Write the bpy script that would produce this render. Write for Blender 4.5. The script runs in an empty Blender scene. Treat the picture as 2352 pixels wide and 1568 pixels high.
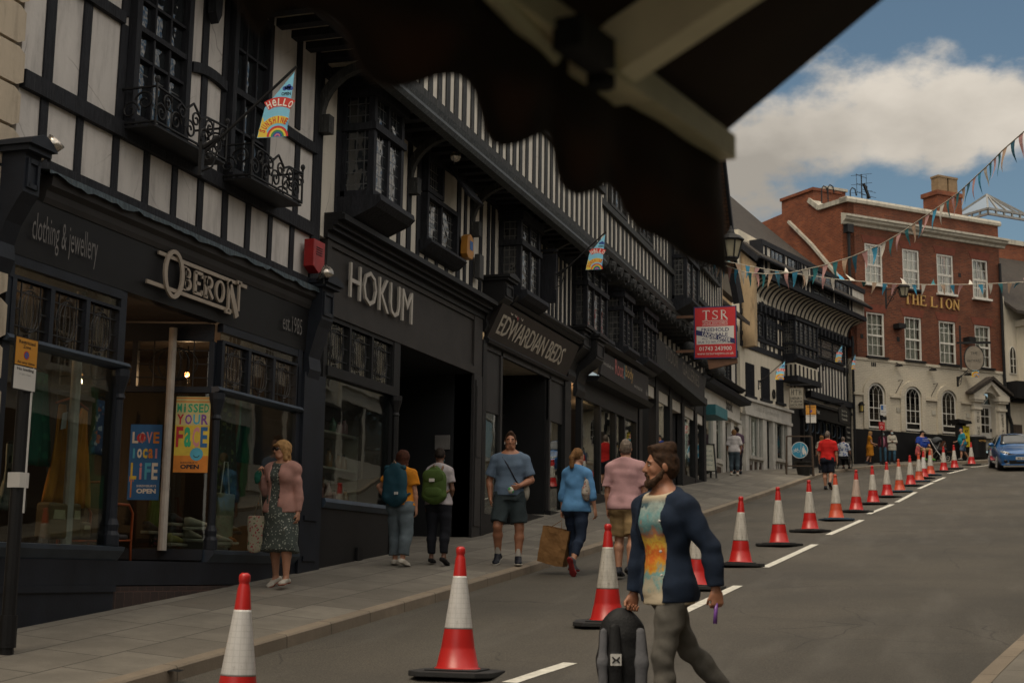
import bpy,bmesh,math,random
import numpy as np
from mathutils import Vector,Matrix
SC=bpy.context.scene;COL=SC.collection
random.seed(7);RNG=np.random.default_rng(7)
R=math.radians
# ------------------------------------------------------------------ camera
# the photographer stands on the right-hand pavement of a steep street: world origin = the lens, +Y = up the street
YAW,PITCH,ROLL=R(18.0),R(9.2),R(0.8)
_f=np.array([-math.sin(YAW)*math.cos(PITCH),math.cos(YAW)*math.cos(PITCH),math.sin(PITCH)])
_r=np.array([math.cos(YAW),math.sin(YAW),0.0]);_u=np.cross(_r,_f)
_u2=math.cos(ROLL)*_u - math.sin(ROLL)*_r;_r2=math.cos(ROLL)*_r + math.sin(ROLL)*_u
CAMR=np.array([_r2,_u2,_f])
cam=bpy.data.cameras.new("camera");camo=bpy.data.objects.new("camera",cam);COL.objects.link(camo)
camo.matrix_world=Matrix(((_r2[0],_u2[0],-_f[0],0),(_r2[1],_u2[1],-_f[1],0),(_r2[2],_u2[2],-_f[2],0),(0,0,0,1)))
cam.lens=50.0;cam.sensor_width=36.0;cam.clip_start=0.05;cam.clip_end=2000
cam.dof.use_dof=True;cam.dof.focus_distance=17.0;cam.dof.aperture_fstop=4.5
SC.camera=camo
# ------------------------------------------------------------------ world, sun, exposure
SUN_EL,SUN_AZ=R(62),R(200)          # azimuth clockwise from +Y: behind the photographer, to the left
wd=bpy.data.worlds.new("World");SC.world=wd;wd.use_nodes=True
nt=wd.node_tree;nt.nodes.clear()
def wn(t,**k):
 n=nt.nodes.new(t)
 for a,b in k.items():setattr(n,a,b)
 return n
out=wn('ShaderNodeOutputWorld');bg=wn('ShaderNodeBackground');bg.inputs[1].default_value=0.15
sky=wn('ShaderNodeTexSky',sky_type='NISHITA',sun_disc=False,sun_elevation=SUN_EL,sun_rotation=SUN_AZ,altitude=80,air_density=1.0,dust_density=2.0,ozone_density=1.5)
tc=wn('ShaderNodeTexCoord')
def wmath(op,a,b=None,c=None,clamp=False):
 n=wn('ShaderNodeMath',operation=op);n.use_clamp=clamp
 for i,v in enumerate((a,b,c)):
  if v is None:continue
  if isinstance(v,(int,float)):n.inputs[i].default_value=v
  else:nt.links.new(v,n.inputs[i])
 return n.outputs[0]
mp=wn('ShaderNodeMapping');mp.inputs['Scale'].default_value=(1,1,1.7);nt.links.new(tc.outputs['Generated'],mp.inputs[0])
n1=wn('ShaderNodeTexNoise');n1.inputs['Scale'].default_value=8.5;n1.inputs['Detail'].default_value=9;n1.inputs['Roughness'].default_value=.58
nt.links.new(mp.outputs[0],n1.inputs['Vector'])
n2=wn('ShaderNodeTexNoise');n2.inputs['Scale'].default_value=2.2;n2.inputs['Detail'].default_value=5
nt.links.new(mp.outputs[0],n2.inputs['Vector'])
# a big cumulus bank hangs over the roofs at the top of the street: direction lobes in world space
def lobe(d,k):
 v=np.array(d,float);v /= np.linalg.norm(v)
 dp=wn('ShaderNodeVectorMath',operation='DOT_PRODUCT');dp.inputs[1].default_value=tuple(v)
 nt.links.new(tc.outputs['Generated'],dp.inputs[0])
 return wmath('MULTIPLY_ADD',wmath('SUBTRACT',dp.outputs['Value'],1.0),k,1.0)     # 1 on axis, falls off
def pxdir(x,y):return np.array([(x-1176)/3267.,-(y-784)/3267.,1.0]) @ CAMR
lob=None
for (x,y,k) in ((1700,400,700),(1760,330,520),(1900,290,560),(2040,260,620),(2180,250,700),(2330,262,900),(2450,280,700),(1500,300,400),(1300,100,150),(900,-300,40)):
 l=lobe(pxdir(x,y),k);lob=l if lob is None else wmath('MAXIMUM',lob,l)
nb=wmath('SUBTRACT',wmath('MULTIPLY_ADD',n2.outputs['Fac'],3.2,-.8),wmath('MULTIPLY',wmath('MAXIMUM',lobe(pxdir(2050,150),26),0.0),3.0))
lob=wmath('MAXIMUM',wmath('MAXIMUM',lob,nb),-0.45)
cov=wmath('ADD',wmath('MULTIPLY',lob,.62),wmath('MULTIPLY_ADD',n1.outputs['Fac'],2.2,-1.28))
ms=wn('ShaderNodeMapRange',interpolation_type='SMOOTHSTEP');ms.inputs['From Min'].default_value=0.02;ms.inputs['From Max'].default_value=.42
nt.links.new(cov,ms.inputs['Value'])
n3=wn('ShaderNodeTexNoise');n3.inputs['Scale'].default_value=7;n3.inputs['Detail'].default_value=6
nt.links.new(mp.outputs[0],n3.inputs['Vector'])
cr=wn('ShaderNodeValToRGB');cr.color_ramp.elements[0].position=.36;cr.color_ramp.elements[1].position=.66
cr.color_ramp.elements[0].color=(2.9,2.65,2.3,1);cr.color_ramp.elements[1].color=(5.6,5.1,4.4,1)
nt.links.new(n3.outputs['Fac'],cr.inputs[0])
# unseen clouds overhead and across the street, brightened to light the shaded left facades
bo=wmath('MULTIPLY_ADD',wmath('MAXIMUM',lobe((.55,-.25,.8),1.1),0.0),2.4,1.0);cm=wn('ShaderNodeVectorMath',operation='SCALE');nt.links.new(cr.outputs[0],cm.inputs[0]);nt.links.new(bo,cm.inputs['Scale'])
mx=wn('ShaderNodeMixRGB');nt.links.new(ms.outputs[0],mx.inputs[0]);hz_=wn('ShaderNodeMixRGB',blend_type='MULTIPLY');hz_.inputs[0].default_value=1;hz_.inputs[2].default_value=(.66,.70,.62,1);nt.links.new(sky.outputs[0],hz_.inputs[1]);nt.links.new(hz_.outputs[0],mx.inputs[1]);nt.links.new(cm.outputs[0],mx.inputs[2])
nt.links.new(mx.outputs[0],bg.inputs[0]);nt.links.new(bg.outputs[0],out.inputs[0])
sun=bpy.data.lights.new("sun",'SUN');sun.energy=2.3;sun.angle=R(26);sun.color=(1.0,.86,.66)
so=bpy.data.objects.new("sun",sun);COL.objects.link(so)
_sd=Vector((math.sin(SUN_AZ)*math.cos(SUN_EL),math.cos(SUN_AZ)*math.cos(SUN_EL),math.sin(SUN_EL)))
so.rotation_euler=_sd.to_track_quat('Z','Y').to_euler()
SC.view_settings.view_transform='Standard';SC.view_settings.look='None';SC.view_settings.exposure=-.26;SC.view_settings.gamma=1.0
SC.cycles.use_denoising=True;SC.cycles.max_bounces=7;SC.cycles.transparent_max_bounces=12;SC.cycles.glossy_bounces=3
SC.cycles.caustics_reflective=False;SC.cycles.caustics_refractive=False
# ------------------------------------------------------------------ materials
MATS={}
class NT:                                     # a tiny node-tree helper
 def __init__(s,name):
  s.m=bpy.data.materials.new(name);s.m.use_nodes=True;s.t=s.m.node_tree
  s.b=s.t.nodes['Principled BSDF'];s.o=s.t.nodes['Material Output']
 def n(s,t,ins=None,**k):
  n=s.t.nodes.new(t)
  for a,b in k.items():setattr(n,a,b)
  for a,b in (ins or {}).items():
   if hasattr(b,'is_output'):s.t.links.new(b,n.inputs[a])
   else:n.inputs[a].default_value=b
  return n
 def l(s,a,b):s.t.links.new(a,b)
 def co(s,kind='Object',scale=(1,1,1)):
  c=s.n('ShaderNodeTexCoord');return s.n('ShaderNodeMapping',{0:c.outputs[kind],'Scale':scale}).outputs[0]
 def noise(s,v,sc,det=4,rough=.55):return s.n('ShaderNodeTexNoise',{'Vector':v,'Scale':sc,'Detail':det,'Roughness':rough}).outputs['Fac']
 def ramp(s,f,*st):
  r=s.n('ShaderNodeValToRGB',{0:f});e=r.color_ramp.elements
  while len(e)<len(st):e.new(.5)
  for i,(p,c) in enumerate(st):
   e[i].position=p;e[i].color=(c,c,c,1) if isinstance(c,(int,float)) else (*c,1)
  return r.outputs[0]
 def mix(s,f,a,b,mode='MIX'):
  n=s.n('ShaderNodeMixRGB',blend_type=mode)
  for i,v in enumerate((f,a,b)):
   if hasattr(v,'is_output'):s.l(v,n.inputs[i])
   elif isinstance(v,(int,float)):n.inputs[i].default_value=v if i==0 else (v,v,v,1)
   else:n.inputs[i].default_value=(*v,1)
  return n.outputs[0]
 def bump(s,h,st=.3,d=.02):s.l(s.n('ShaderNodeBump',{'Height':h,'Strength':st,'Distance':d}).outputs[0],s.b.inputs['Normal'])
 def math(s,op,a,b=0.0):
  n=s.n('ShaderNodeMath',operation=op)
  for i,v in enumerate((a,b)):
   if hasattr(v,'is_output'):s.l(v,n.inputs[i])
   else:n.inputs[i].default_value=v
  return n.outputs[0]
 def done(s,col=None,rough=.7,spec=None,metal=0):
  if col is not None:
   if hasattr(col,'is_output'):s.l(col,s.b.inputs['Base Color'])
   else:s.b.inputs['Base Color'].default_value=(*col,1)
  if hasattr(rough,'is_output'):s.l(rough,s.b.inputs['Roughness'])
  else:s.b.inputs['Roughness'].default_value=rough
  if spec is not None:s.b.inputs['Specular IOR Level'].default_value=spec
  s.b.inputs['Metallic'].default_value=metal
  return s.m
def mul(c,k):return tuple(x*k for x in c)
def plain(name,col,rough=.65,var=.22,sc=6.,bump=0.,bsc=60.,spec=None,metal=0,kind='Object'):
 """a painted / cloth / plastic surface: base colour with blotchy wear and optional fine relief"""
 if name in MATS:return MATS[name]
 t=NT(name);v=t.co(kind);f=t.noise(v,sc,5)
 c=t.ramp(f,(.28,mul(col,1-var)),(.72,mul(col,1+var*.7)))
 if bump:t.bump(t.noise(v,bsc,3),bump,.01)
 MATS[name]=t.done(c,rough,spec,metal);return MATS[name]
def m_plaster(name,col,dirt=.5,crack=True):
 t=NT(name);v=t.co('Object');a=t.noise(v,.9,6);b=t.noise(t.co('Object',(2.5,2.5,.5)),2.2,7,.65);f=t.noise(v,14,5)
 c=t.ramp(b,(.30,mul(col,1-dirt*.75)),(.5,mul(col,.96)),(.75,mul(col,1.05)))
 c=t.mix(t.ramp(a,(.35,.0),(.7,.35)),c,mul(col,.78))
 if crack:
  vo=t.n('ShaderNodeTexVoronoi',{'Vector':t.mix(.12,v,t.n('ShaderNodeTexNoise',{'Vector':v,'Scale':3.}).outputs['Color']),'Scale':1.1},feature='DISTANCE_TO_EDGE').outputs[0]
  k=t.math('MULTIPLY',t.ramp(vo,(0,1),(.008,0)),t.ramp(a,(.45,0),(.6,.8)))
  c=t.mix(k,c,mul(col,.35))
 t.bump(t.math('ADD',f,t.math('MULTIPLY',b,1.5)),.35,.02)
 return t.done(c,.85)
def m_timber(name,col,wear=(.10,.105,.11),amt=.25):
 t=NT(name);v=t.co('Object',(9,9,1.2));v2=t.co('Object');f=t.noise(v,3,6,.6);g=t.noise(v2,5,5)
 c=t.ramp(f,(.3,mul(col,.55)),(.7,mul(col,1.5)))
 c=t.mix(t.math('MULTIPLY',t.ramp(t.noise(v,5,8,.7),(.56,0),(.68,1)),amt),c,wear)
 t.bump(t.math('ADD',f,g),.5,.02);return t.done(c,.68,.25)
def m_brick(name,c1,c2,mortar,bw=.225,bh=.075,ms=.009,paint=0.,bump=.6,stain=.4):
 t=NT(name);uv=t.co('UV')
 b=t.n('ShaderNodeTexBrick',{'Vector':uv,'Color1':(*c1,1),'Color2':(*c2,1),'Mortar':(*mortar,1),'Scale':1.,'Mortar Size':ms,'Mortar Smooth':.3,'Bias':0.,'Brick Width':bw,'Row Height':bh})
 v=t.co('Object');n=t.noise(v,1.1,7,.6);m=t.noise(v,18,4)
 c=t.mix(t.math('MULTIPLY',t.ramp(n,(.35,1),(.65,0)),stain),b.outputs[0],mul(c1,.55))
 c=t.mix(t.math('MULTIPLY',t.ramp(m,(.55,0),(.75,1)),.35),c,mul(c2,1.35))
 t.bump(t.math('ADD',t.math('MULTIPLY',b.outputs['Fac'],-1.0),t.math('MULTIPLY',m,.6)),bump,.012)
 return t.done(c,.85)
def m_tiles(name,c1,c2,bw=.17,bh=.11):
 t=NT(name);uv=t.co('UV')
 b=t.n('ShaderNodeTexBrick',{'Vector':uv,'Color1':(*c1,1),'Color2':(*c2,1),'Mortar':(*mul(c1,.25),1),'Scale':1.,'Mortar Size':.012,'Mortar Smooth':.6,'Brick Width':bw,'Row Height':bh})
 v=t.co('Object');n=t.noise(v,.8,7,.65)
 c=t.mix(t.ramp(n,(.45,0),(.7,.6)),b.outputs[0],(.04,.036,.028))
 t.bump(t.math('ADD',t.math('MULTIPLY',b.outputs['Fac'],-1.),t.noise(v,9,4)),.8,.03);return t.done(c,.85)
def m_asphalt():
 t=NT('asphalt');v=t.co('Object');n=t.math('MULTIPLY_ADD' if False else 'ADD',t.math('MULTIPLY',t.noise(v,62,3,.7),.6),t.math('MULTIPLY',t.noise(v,210,2),.4));p=t.noise(v,.35,6,.6);q=t.noise(t.co('Object',(1.6,.22,1)),1.4,5);w=t.n('ShaderNodeTexVoronoi',{'Vector':v,'Scale':95.}).outputs['Color']
 c=t.ramp(n,(.34,(.030,.027,.023)),(.66,(.140,.124,.100)))
 c=t.mix(t.ramp(p,(.38,.45),(.62,0)),c,(.034,.033,.031));c=t.mix(t.ramp(q,(.52,0),(.72,.35)),c,(.135,.125,.11))
 vo=t.n('ShaderNodeTexVoronoi',{'Vector':t.mix(.16,v,t.n('ShaderNodeTexNoise',{'Vector':v,'Scale':2.5,'Detail':5.}).outputs['Color']),'Scale':.75},feature='DISTANCE_TO_EDGE').outputs[0]
 k=t.math('MULTIPLY',t.ramp(vo,(0,1),(.007,0)),t.ramp(t.noise(v,.45,4),(.5,0),(.56,.75)))
 c=t.mix(k,c,(.02,.019,.018));c=t.mix(t.ramp(t.noise(v,26,2),(.78,0),(.83,.5)),c,(.022,.021,.02))
 t.bump(t.math('ADD',n,t.n('ShaderNodeSeparateColor',{0:w}).outputs[0]),.65,.006);return t.done(c,.8,.35)
def m_paving(name,bw,bh,c1,c2,rot=0.):
 t=NT(name);c=t.n('ShaderNodeTexCoord');mp=t.n('ShaderNodeMapping',{0:c.outputs['Object'],'Rotation':(0,0,rot)}).outputs[0]
 wv=t.mix(.012,mp,t.n('ShaderNodeTexNoise',{'Vector':mp,'Scale':1.3}).outputs['Color'])
 b=t.n('ShaderNodeTexBrick',{'Vector':wv,'Color1':(*c1,1),'Color2':(*c2,1),'Mortar':(.03,.029,.027,1),'Scale':1.,'Mortar Size':.009,'Mortar Smooth':.2,'Brick Width':bw,'Row Height':bh},offset=.37,squash=1.35,squash_frequency=3)
 v=t.co('Object');n=t.noise(v,2.2,7,.65);f=t.noise(v,70,3)
 col=t.mix(t.ramp(n,(.4,.5),(.65,0)),b.outputs[0],mul(c1,.55));col=t.mix(t.math('MULTIPLY',f,.35),col,mul(c2,1.25))
 col=t.mix(t.ramp(t.noise(v,5,3),(.73,0),(.77,.6)),col,(.035,.034,.03))
 t.bump(t.math('ADD',t.math('MULTIPLY',b.outputs['Fac'],-1.4),t.math('MULTIPLY',f,.5)),.55,.012);return t.done(col,.8,.3)
def m_glass(name,tint=(.75,.8,.78),refl=1.5,rough=.0):
 """shop-window glass: clear, with Fresnel reflection of the street opposite, slightly wavy"""
 t=NT(name);tr=t.n('ShaderNodeBsdfTransparent',{0:(*tint,1)});gl=t.n('ShaderNodeBsdfGlossy',{0:(1,1,1,1),'Roughness':rough})
 nb=t.n('ShaderNodeBump',{'Height':t.noise(t.co('Object'),1.7,2),'Strength':.05,'Distance':.012}).outputs[0];t.l(nb,gl.inputs['Normal'])
 fc=t.math('POWER',t.n('ShaderNodeLayerWeight',{'Blend':.5}).outputs['Facing'],4.6);k=t.n('ShaderNodeMath',{0:t.math('ADD',t.math('MULTIPLY',fc,.95),.042),1:refl},operation='MULTIPLY',use_clamp=True).outputs[0]
 mxs=t.n('ShaderNodeMixShader',{0:k});t.l(tr.outputs[0],mxs.inputs[1]);t.l(gl.outputs[0],mxs.inputs[2]);t.l(mxs.outputs[0],t.o.inputs[0])
 return t.m
def m_leaded(name,bw,bh,base=(.012,.014,.016),lead=(.05,.05,.052),diamond=False):
 """small leaded quarries, each seated at its own slight angle"""
 t=NT(name);c=t.n('ShaderNodeTexCoord');uv=t.n('ShaderNodeMapping',{0:c.outputs['UV'],'Rotation':(0,0,R(45) if diamond else 0)}).outputs[0]
 b=t.n('ShaderNodeTexBrick',{'Vector':uv,'Color1':(0,0,0,1),'Color2':(1,1,1,1),'Mortar':(.5,.5,.5,1),'Scale':1.,'Mortar Size':.007,'Mortar Smooth':0.,'Brick Width':bw,'Row Height':bh},offset=0.)
 f=b.outputs['Fac'];col=t.mix(f,t.mix(b.outputs[0],base,mul(base,2.2)),lead)
 cell=t.n('ShaderNodeTexWhiteNoise',{0:t.n('ShaderNodeVectorMath',{0:uv,1:(1/bw,1/bh,1)},operation='MULTIPLY').outputs[0]},noise_dimensions='2D')
 t.bump(t.math('ADD',t.noise(t.co('UV'),5.5,1),t.math('MULTIPLY',b.outputs[0],.0)),.38,.05)
 t.b.inputs['IOR'].default_value=1.5
 return t.done(col,t.math('ADD',t.math('MULTIPLY',f,.45),.04),1.0)
def m_emit(name,col,st):
 t=NT(name);t.b.inputs['Emission Color'].default_value=(*col,1);t.b.inputs['Emission Strength'].default_value=st;return t.done(col,.5)
def m_cells(name,base,cols,sc,thr=.45,rough=.8):
 """a printed cloth: small motifs of several colours on a ground"""
 t=NT(name);v=t.co('Object');d=t.mix(.06,v,t.n('ShaderNodeTexNoise',{'Vector':v,'Scale':sc*.6,'Detail':4.}).outputs['Color'])
 vo=t.n('ShaderNodeTexVoronoi',{'Vector':d,'Scale':sc});k=t.ramp(vo.outputs['Distance'],(thr-.06,1),(thr+.04,0))
 pick=t.n('ShaderNodeSeparateColor',{0:vo.outputs['Color']}).outputs[0];n=len(cols)
 r=t.n('ShaderNodeValToRGB',{0:pick});r.color_ramp.interpolation='CONSTANT'
 while len(r.color_ramp.elements)<n:r.color_ramp.elements.new(.5)
 for i,cc in enumerate(cols):r.color_ramp.elements[i].position=i/n;r.color_ramp.elements[i].color=(*cc,1)
 return t.done(t.mix(k,base,r.outputs[0]),rough)
MT=dict(
 plaster=m_plaster('plaster_old',(.57,.54,.515)),plaster2=m_plaster('plaster_clean',(.60,.56,.49),.3),
 cream=m_plaster('render_cream',(.62,.56,.45),.25,False),rough=m_plaster('roughcast',(.40,.29,.17),.8,False),
 timber=m_timber('timber_black',(.013,.014,.018)),timber2=m_timber('timber_worn',(.035,.036,.036),(.22,.21,.2),.5),leadroof=m_timber('lead_flashing',(.05,.068,.08),(.2,.2,.19),.5),
 beam=m_timber('bressummer',(.055,.062,.068),(.28,.27,.25),.7),
 navy=plain('navy_paint',(.012,.015,.022),.5,.35,3,.15,40,.3),navyhi=plain('navy_sill_paint',(.036,.052,.075),.42,.3,4,.1,40,.4),
 black=plain('black_paint',(.0085,.0085,.0095),.5,.35,3,.12,40,.3),charcoal=plain('charcoal_paint',(.030,.028,.028),.55,.25,2,.1,50,.3),
 iron=plain('black_iron',(.008,.008,.009),.55,.3,8,.2,60,.3),
 stone=m_plaster('quoin_stone',(.50,.42,.32),.6,False),brick=m_brick('red_brick',(.105,.026,.009),(.20,.050,.016),(.17,.10,.065),stain=.6,bump=.9),
 brickside=m_brick('sunlit_brick',(.17,.040,.014),(.30,.078,.026),(.20,.12,.075),stain=.55,bump=.9),wbrick=m_brick('white_painted_brick',(.60,.54,.43),(.55,.49,.385),(.42,.37,.29),bump=.6,stain=.25),  # brickside: the red brick brightened, sunlight on the side put into its colour
 white=plain('white_joinery',(.60,.575,.52),.5,.12,4),coping=m_plaster('coping_stone',(.46,.43,.36),.7,False),
 tiles=m_tiles('roof_tiles',(.032,.025,.020),(.055,.041,.031)),tilesred=m_tiles('roof_tiles_red',(.17,.085,.05),(.22,.11,.06)),
 asphalt=m_asphalt(),paving=m_paving('paving_slabs',.85,.58,(.125,.112,.094),(.225,.205,.172),R(90)),setts=m_paving('paving_upper',.6,.4,(.19,.165,.13),(.23,.20,.16),R(82)),
 kerb=m_paving('kerb_stone',30.,.92,(.20,.165,.125),(.27,.22,.165)),paint=plain('road_paint',(.62,.60,.53),.7,.25,14,.2,120),
 glass=m_glass('shop_glass',refl=1.0),pane=m_glass('window_glass',(.85,.87,.85),1.5),lead=m_leaded('leaded_panes',.115,.16),lead2=m_leaded('leaded_panes_small',.10,.13,(.02,.021,.022),(.075,.072,.066)),
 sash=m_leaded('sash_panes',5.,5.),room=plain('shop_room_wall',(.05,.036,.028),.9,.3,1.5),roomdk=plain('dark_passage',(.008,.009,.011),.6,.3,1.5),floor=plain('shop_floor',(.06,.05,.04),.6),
 soffit=m_plaster('soffit_plaster',(.46,.41,.33),.5,False),curtain=plain('net_curtain',(.50,.485,.44),.9,.3,9),tilepl=m_brick('brown_glazed_tiles',(.026,.016,.014),(.04,.024,.02),(.075,.04,.032),.155,.24,.006,stain=.2),
)
# ------------------------------------------------------------------ mesh builder
class Fr:                                      # a facade frame: u along the wall (to the viewer's right), w outward, z up
 def __init__(s,P,a):
  s.P=np.array([P[0],P[1]]);s.d=np.array([math.sin(R(a)),math.cos(R(a))]);s.n=np.array([math.cos(R(a)),-math.sin(R(a))]);s.a=a
 def __call__(s,u,w,z):
  q=s.P + u*s.d + w*s.n;return (q[0],q[1],z)
FA=Fr((-8.0,0.0),0)
ID=None
SPLIT={n:n for n in ('console_bracket','shopfront_frame','stall_riser','timber_frame','jetty_joists','cornice','string_course','pier','riser_panel','gable_timbers','doorcase','parapet_coping','lobby_frame','open_casement','downpipe','transom_rail')}
SPLIT.update(window_sills='window_sill',corner_columns='corner_column',shop_posts='shop_post',flood_lamps='flood_lamp',vents='vent',stone_plaques='stone_plaque',jetty_brackets='jetty_bracket',carved_joist_ends='carved_joist_end',jetty_pendants='jetty_pendant',bargeboards='bargeboard',jetty_joists='jetty_joist',window_arches='window_arch',aerials='aerial')
class MB:
 def __init__(s,fr=None):s.v=[];s.f=[];s.mi=[];s.uv=[];s.fr=fr;s.ms=[];s.m=0;s.calls=[]
 def mat(s,m):
  m=MT[m] if isinstance(m,str) else m
  if m not in s.ms:s.ms.append(m)
  s.m=s.ms.index(m);return s
 def add(s,vs,fs,uvs=None):
  b=len(s.v);fb=len(s.f);s.v+=[tuple(map(float,p)) for p in vs]
  for f in fs:s.f.append(tuple(b+i for i in f));s.mi.append(s.m)
  s.calls.append((b,len(s.v),fb,len(s.f)));return s
 def clusters(s,gap=.03):                   # groups of shapes that touch: each becomes a part of its own
  bb=[(np.min(s.v[a:b],axis=0)-gap,np.max(s.v[a:b],axis=0)+gap) for a,b,_,_ in s.calls];n=len(bb);p=list(range(n))
  def fd(i):
   while p[i] != i:i=p[i]
   return i
  for i in range(n):
   for j in range(i):
    if np.all(bb[i][0] <= bb[j][1]) and np.all(bb[j][0] <= bb[i][1]):p[fd(i)]=fd(j)
  out={}
  for i in range(n):out.setdefault(fd(i),[]).append(s.calls[i])
  return list(out.values())
 def box(s,u0,u1,w0,w1,z0,z1):
  return s.add([(u0,w0,z0),(u1,w0,z0),(u1,w1,z0),(u0,w1,z0),(u0,w0,z1),(u1,w0,z1),(u1,w1,z1),(u0,w1,z1)],
      [(0,3,2,1),(4,5,6,7),(0,1,5,4),(1,2,6,5),(2,3,7,6),(3,0,4,7)])
 def quad(s,*p):return s.add(p,[tuple(range(len(p)))])
 def prism(s,poly,w0,w1,axis='w'):       # polygon in (u,z) extruded along w, or in (w,z) along u, or (u,w) along z
  n=len(poly)
  g={'w':lambda a,b,t:(a,t,b),'u':lambda a,b,t:(t,a,b),'z':lambda a,b,t:(a,b,t)}[axis]
  vs=[g(a,b,w0) for a,b in poly]+[g(a,b,w1) for a,b in poly]
  return s.add(vs,[tuple(range(n)),tuple(range(2*n-1,n-1,-1))]+[(i,(i+1) % n,n+(i+1) % n,n+i) for i in range(n)])
 def bar(s,p,q,a,b=None,up=(0,0,1)):   # square bar from p to q, section a x b
  p,q=np.array(p,float),np.array(q,float);d=q-p;d /= np.linalg.norm(d);x=np.cross(d,up)
  if np.linalg.norm(x)<1e-4:x=np.cross(d,(1,0,0))
  x /= np.linalg.norm(x);y=np.cross(x,d);b=b or a;vs=[]
  for c in (p,q):
   for i,j in ((-1,-1),(1,-1),(1,1),(-1,1)):vs.append(c+x*i*a/2+y*j*b/2)
  return s.add(vs,[(0,3,2,1),(4,5,6,7),(0,1,5,4),(1,2,6,5),(2,3,7,6),(3,0,4,7)])
 def tube(s,pts,r,n=8,caps=True):
  pts=[np.array(p,float) for p in pts];rs=r if isinstance(r,(list,tuple)) else [r]*len(pts);rings=[];prev=None
  for i,p in enumerate(pts):
   d=pts[min(i+1,len(pts)-1)]-pts[max(i-1,0)];d /= (np.linalg.norm(d) or 1)
   if prev is None:
    x=np.cross(d,(0,0,1));x=np.cross(d,(1,0,0)) if np.linalg.norm(x)<1e-3 else x
   else:x=prev-d*np.dot(prev,d)
   x /= np.linalg.norm(x);prev=x;y=np.cross(d,x)
   rings.append([p+rs[i]*(x*math.cos(t)+y*math.sin(t)) for t in np.linspace(0,2*math.pi,n,endpoint=False)])
  vs=[q for g in rings for q in g];fs=[]
  for i in range(len(pts)-1):
   for k in range(n):fs.append((i*n+k,i*n+(k+1) % n,(i+1)*n+(k+1) % n,(i+1)*n+k))
  if caps:fs+=[tuple(range(n-1,-1,-1)),tuple((len(pts)-1)*n+k for k in range(n))]
  return s.add(vs,fs)
 def lathe(s,prof,c=(0,0,0),n=16,sq=None):   # profile (r,z); sq: superellipse power for square bases
  vs=[];fs=[]
  for r,z in prof:
   for k in range(n):
    t=2*math.pi*k/n;vs.append((c[0]+r*math.cos(t),c[1]+r*math.sin(t),c[2]+z))
  for i in range(len(prof)-1):
   for k in range(n):fs.append((i*n+k,i*n+(k+1) % n,(i+1)*n+(k+1) % n,(i+1)*n+k))
  fs+=[tuple(range(n-1,-1,-1)),tuple((len(prof)-1)*n+k for k in range(n))]
  return s.add(vs,fs)
 def ell(s,c,r,n=12,m=8):
  prof=[(math.sin(math.pi*i/m),-math.cos(math.pi*i/m)) for i in range(m+1)];prof[0]=(.02,-1);prof[-1]=(.02,1);vs=[];fs=[]
  for a,z in prof:
   for k in range(n):vs.append((c[0]+r[0]*a*math.cos(2*math.pi*k/n),c[1]+r[1]*a*math.sin(2*math.pi*k/n),c[2]+r[2]*z))
  for i in range(m):
   for k in range(n):fs.append((i*n+k,i*n+(k+1) % n,(i+1)*n+(k+1) % n,(i+1)*n+k))
  fs+=[tuple(range(n-1,-1,-1)),tuple(m*n+k for k in range(n))]
  return s.add(vs,fs)
 def build(s,name,mat=None,parent=None,smooth=False,recalc=True,local=False):
  if name in SPLIT and parent is not None and mat is not None and len(s.calls)>1:
   nm=SPLIT[name];last=None
   for grp in s.clusters():
    k=MB(s.fr)
    for (v0,v1,f0,f1) in grp:
     b=len(k.v)-v0;k.v+=s.v[v0:v1]
     for f in s.f[f0:f1]:k.f.append(tuple(i+b for i in f));k.mi.append(0)
    last=k.build(nm,mat,parent,smooth,recalc,local)
   return last
  if mat is not None:
   s.ms=[MT[mat] if isinstance(mat,str) else mat];s.mi=[0]*len(s.f)
  lv=s.v;W=[s.fr(*p) for p in lv] if s.fr else lv
  o=np.array(root_loc(parent)) if (parent is not None and not local) else np.zeros(3)
  if parent is None and not local:
   a=np.array(W);o=np.array([(a[:,0].min()+a[:,0].max())/2,(a[:,1].min()+a[:,1].max())/2,a[:,2].min()])
  me=bpy.data.meshes.new(name);me.from_pydata([tuple(np.array(p)-o) for p in W],[],s.f)
  for m in s.ms:me.materials.append(m)
  for i,p in enumerate(me.polygons):p.material_index=s.mi[i]
  uv=me.uv_layers.new(name='UVMap')
  for p in me.polygons:                   # metric UVs from the facade frame
   q=[lv[i] for i in s.f[p.index]];a=np.array(q);nrm=np.zeros(3)
   for i in range(len(q)):nrm+=np.cross(a[i]-a[0],a[(i+1) % len(q)]-a[0])
   k=int(np.argmax(np.abs(nrm)*np.array([1,1,1.02 if abs(nrm[2])>.92*np.linalg.norm(nrm) else .6])))
   for li,c in zip(p.loop_indices,q):uv.data[li].uv=((c[1],c[2]) if k==0 else (c[0],c[2]) if k==1 else (c[0],c[1]))
  if recalc:
   bm=bmesh.new();bm.from_mesh(me);bmesh.ops.recalc_face_normals(bm,faces=bm.faces);bm.to_mesh(me);bm.free()
  if smooth:
   for p in me.polygons:p.use_smooth=True
  ob=bpy.data.objects.new(name,me);COL.objects.link(ob)
  if parent is not None:ob.parent=parent
  elif not local:ob.location=o
  return ob
def root_loc(o):
 while o.parent is not None:o=o.parent
 return tuple(o.location)
def tag(o,label=None,cat=None,group=None,kind=None):
 if label:o['label']=label
 if cat:o['category']=cat
 if group:o['group']=group
 if kind:o['kind']=kind
 return o
def thing(name,label,cat,loc,rotz=0,group=None):
 o=bpy.data.objects.new(name,None);COL.objects.link(o);o.location=loc;o.rotation_euler=(0,0,rotz);o.empty_display_size=.2
 return tag(o,label,cat,group)
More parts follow.
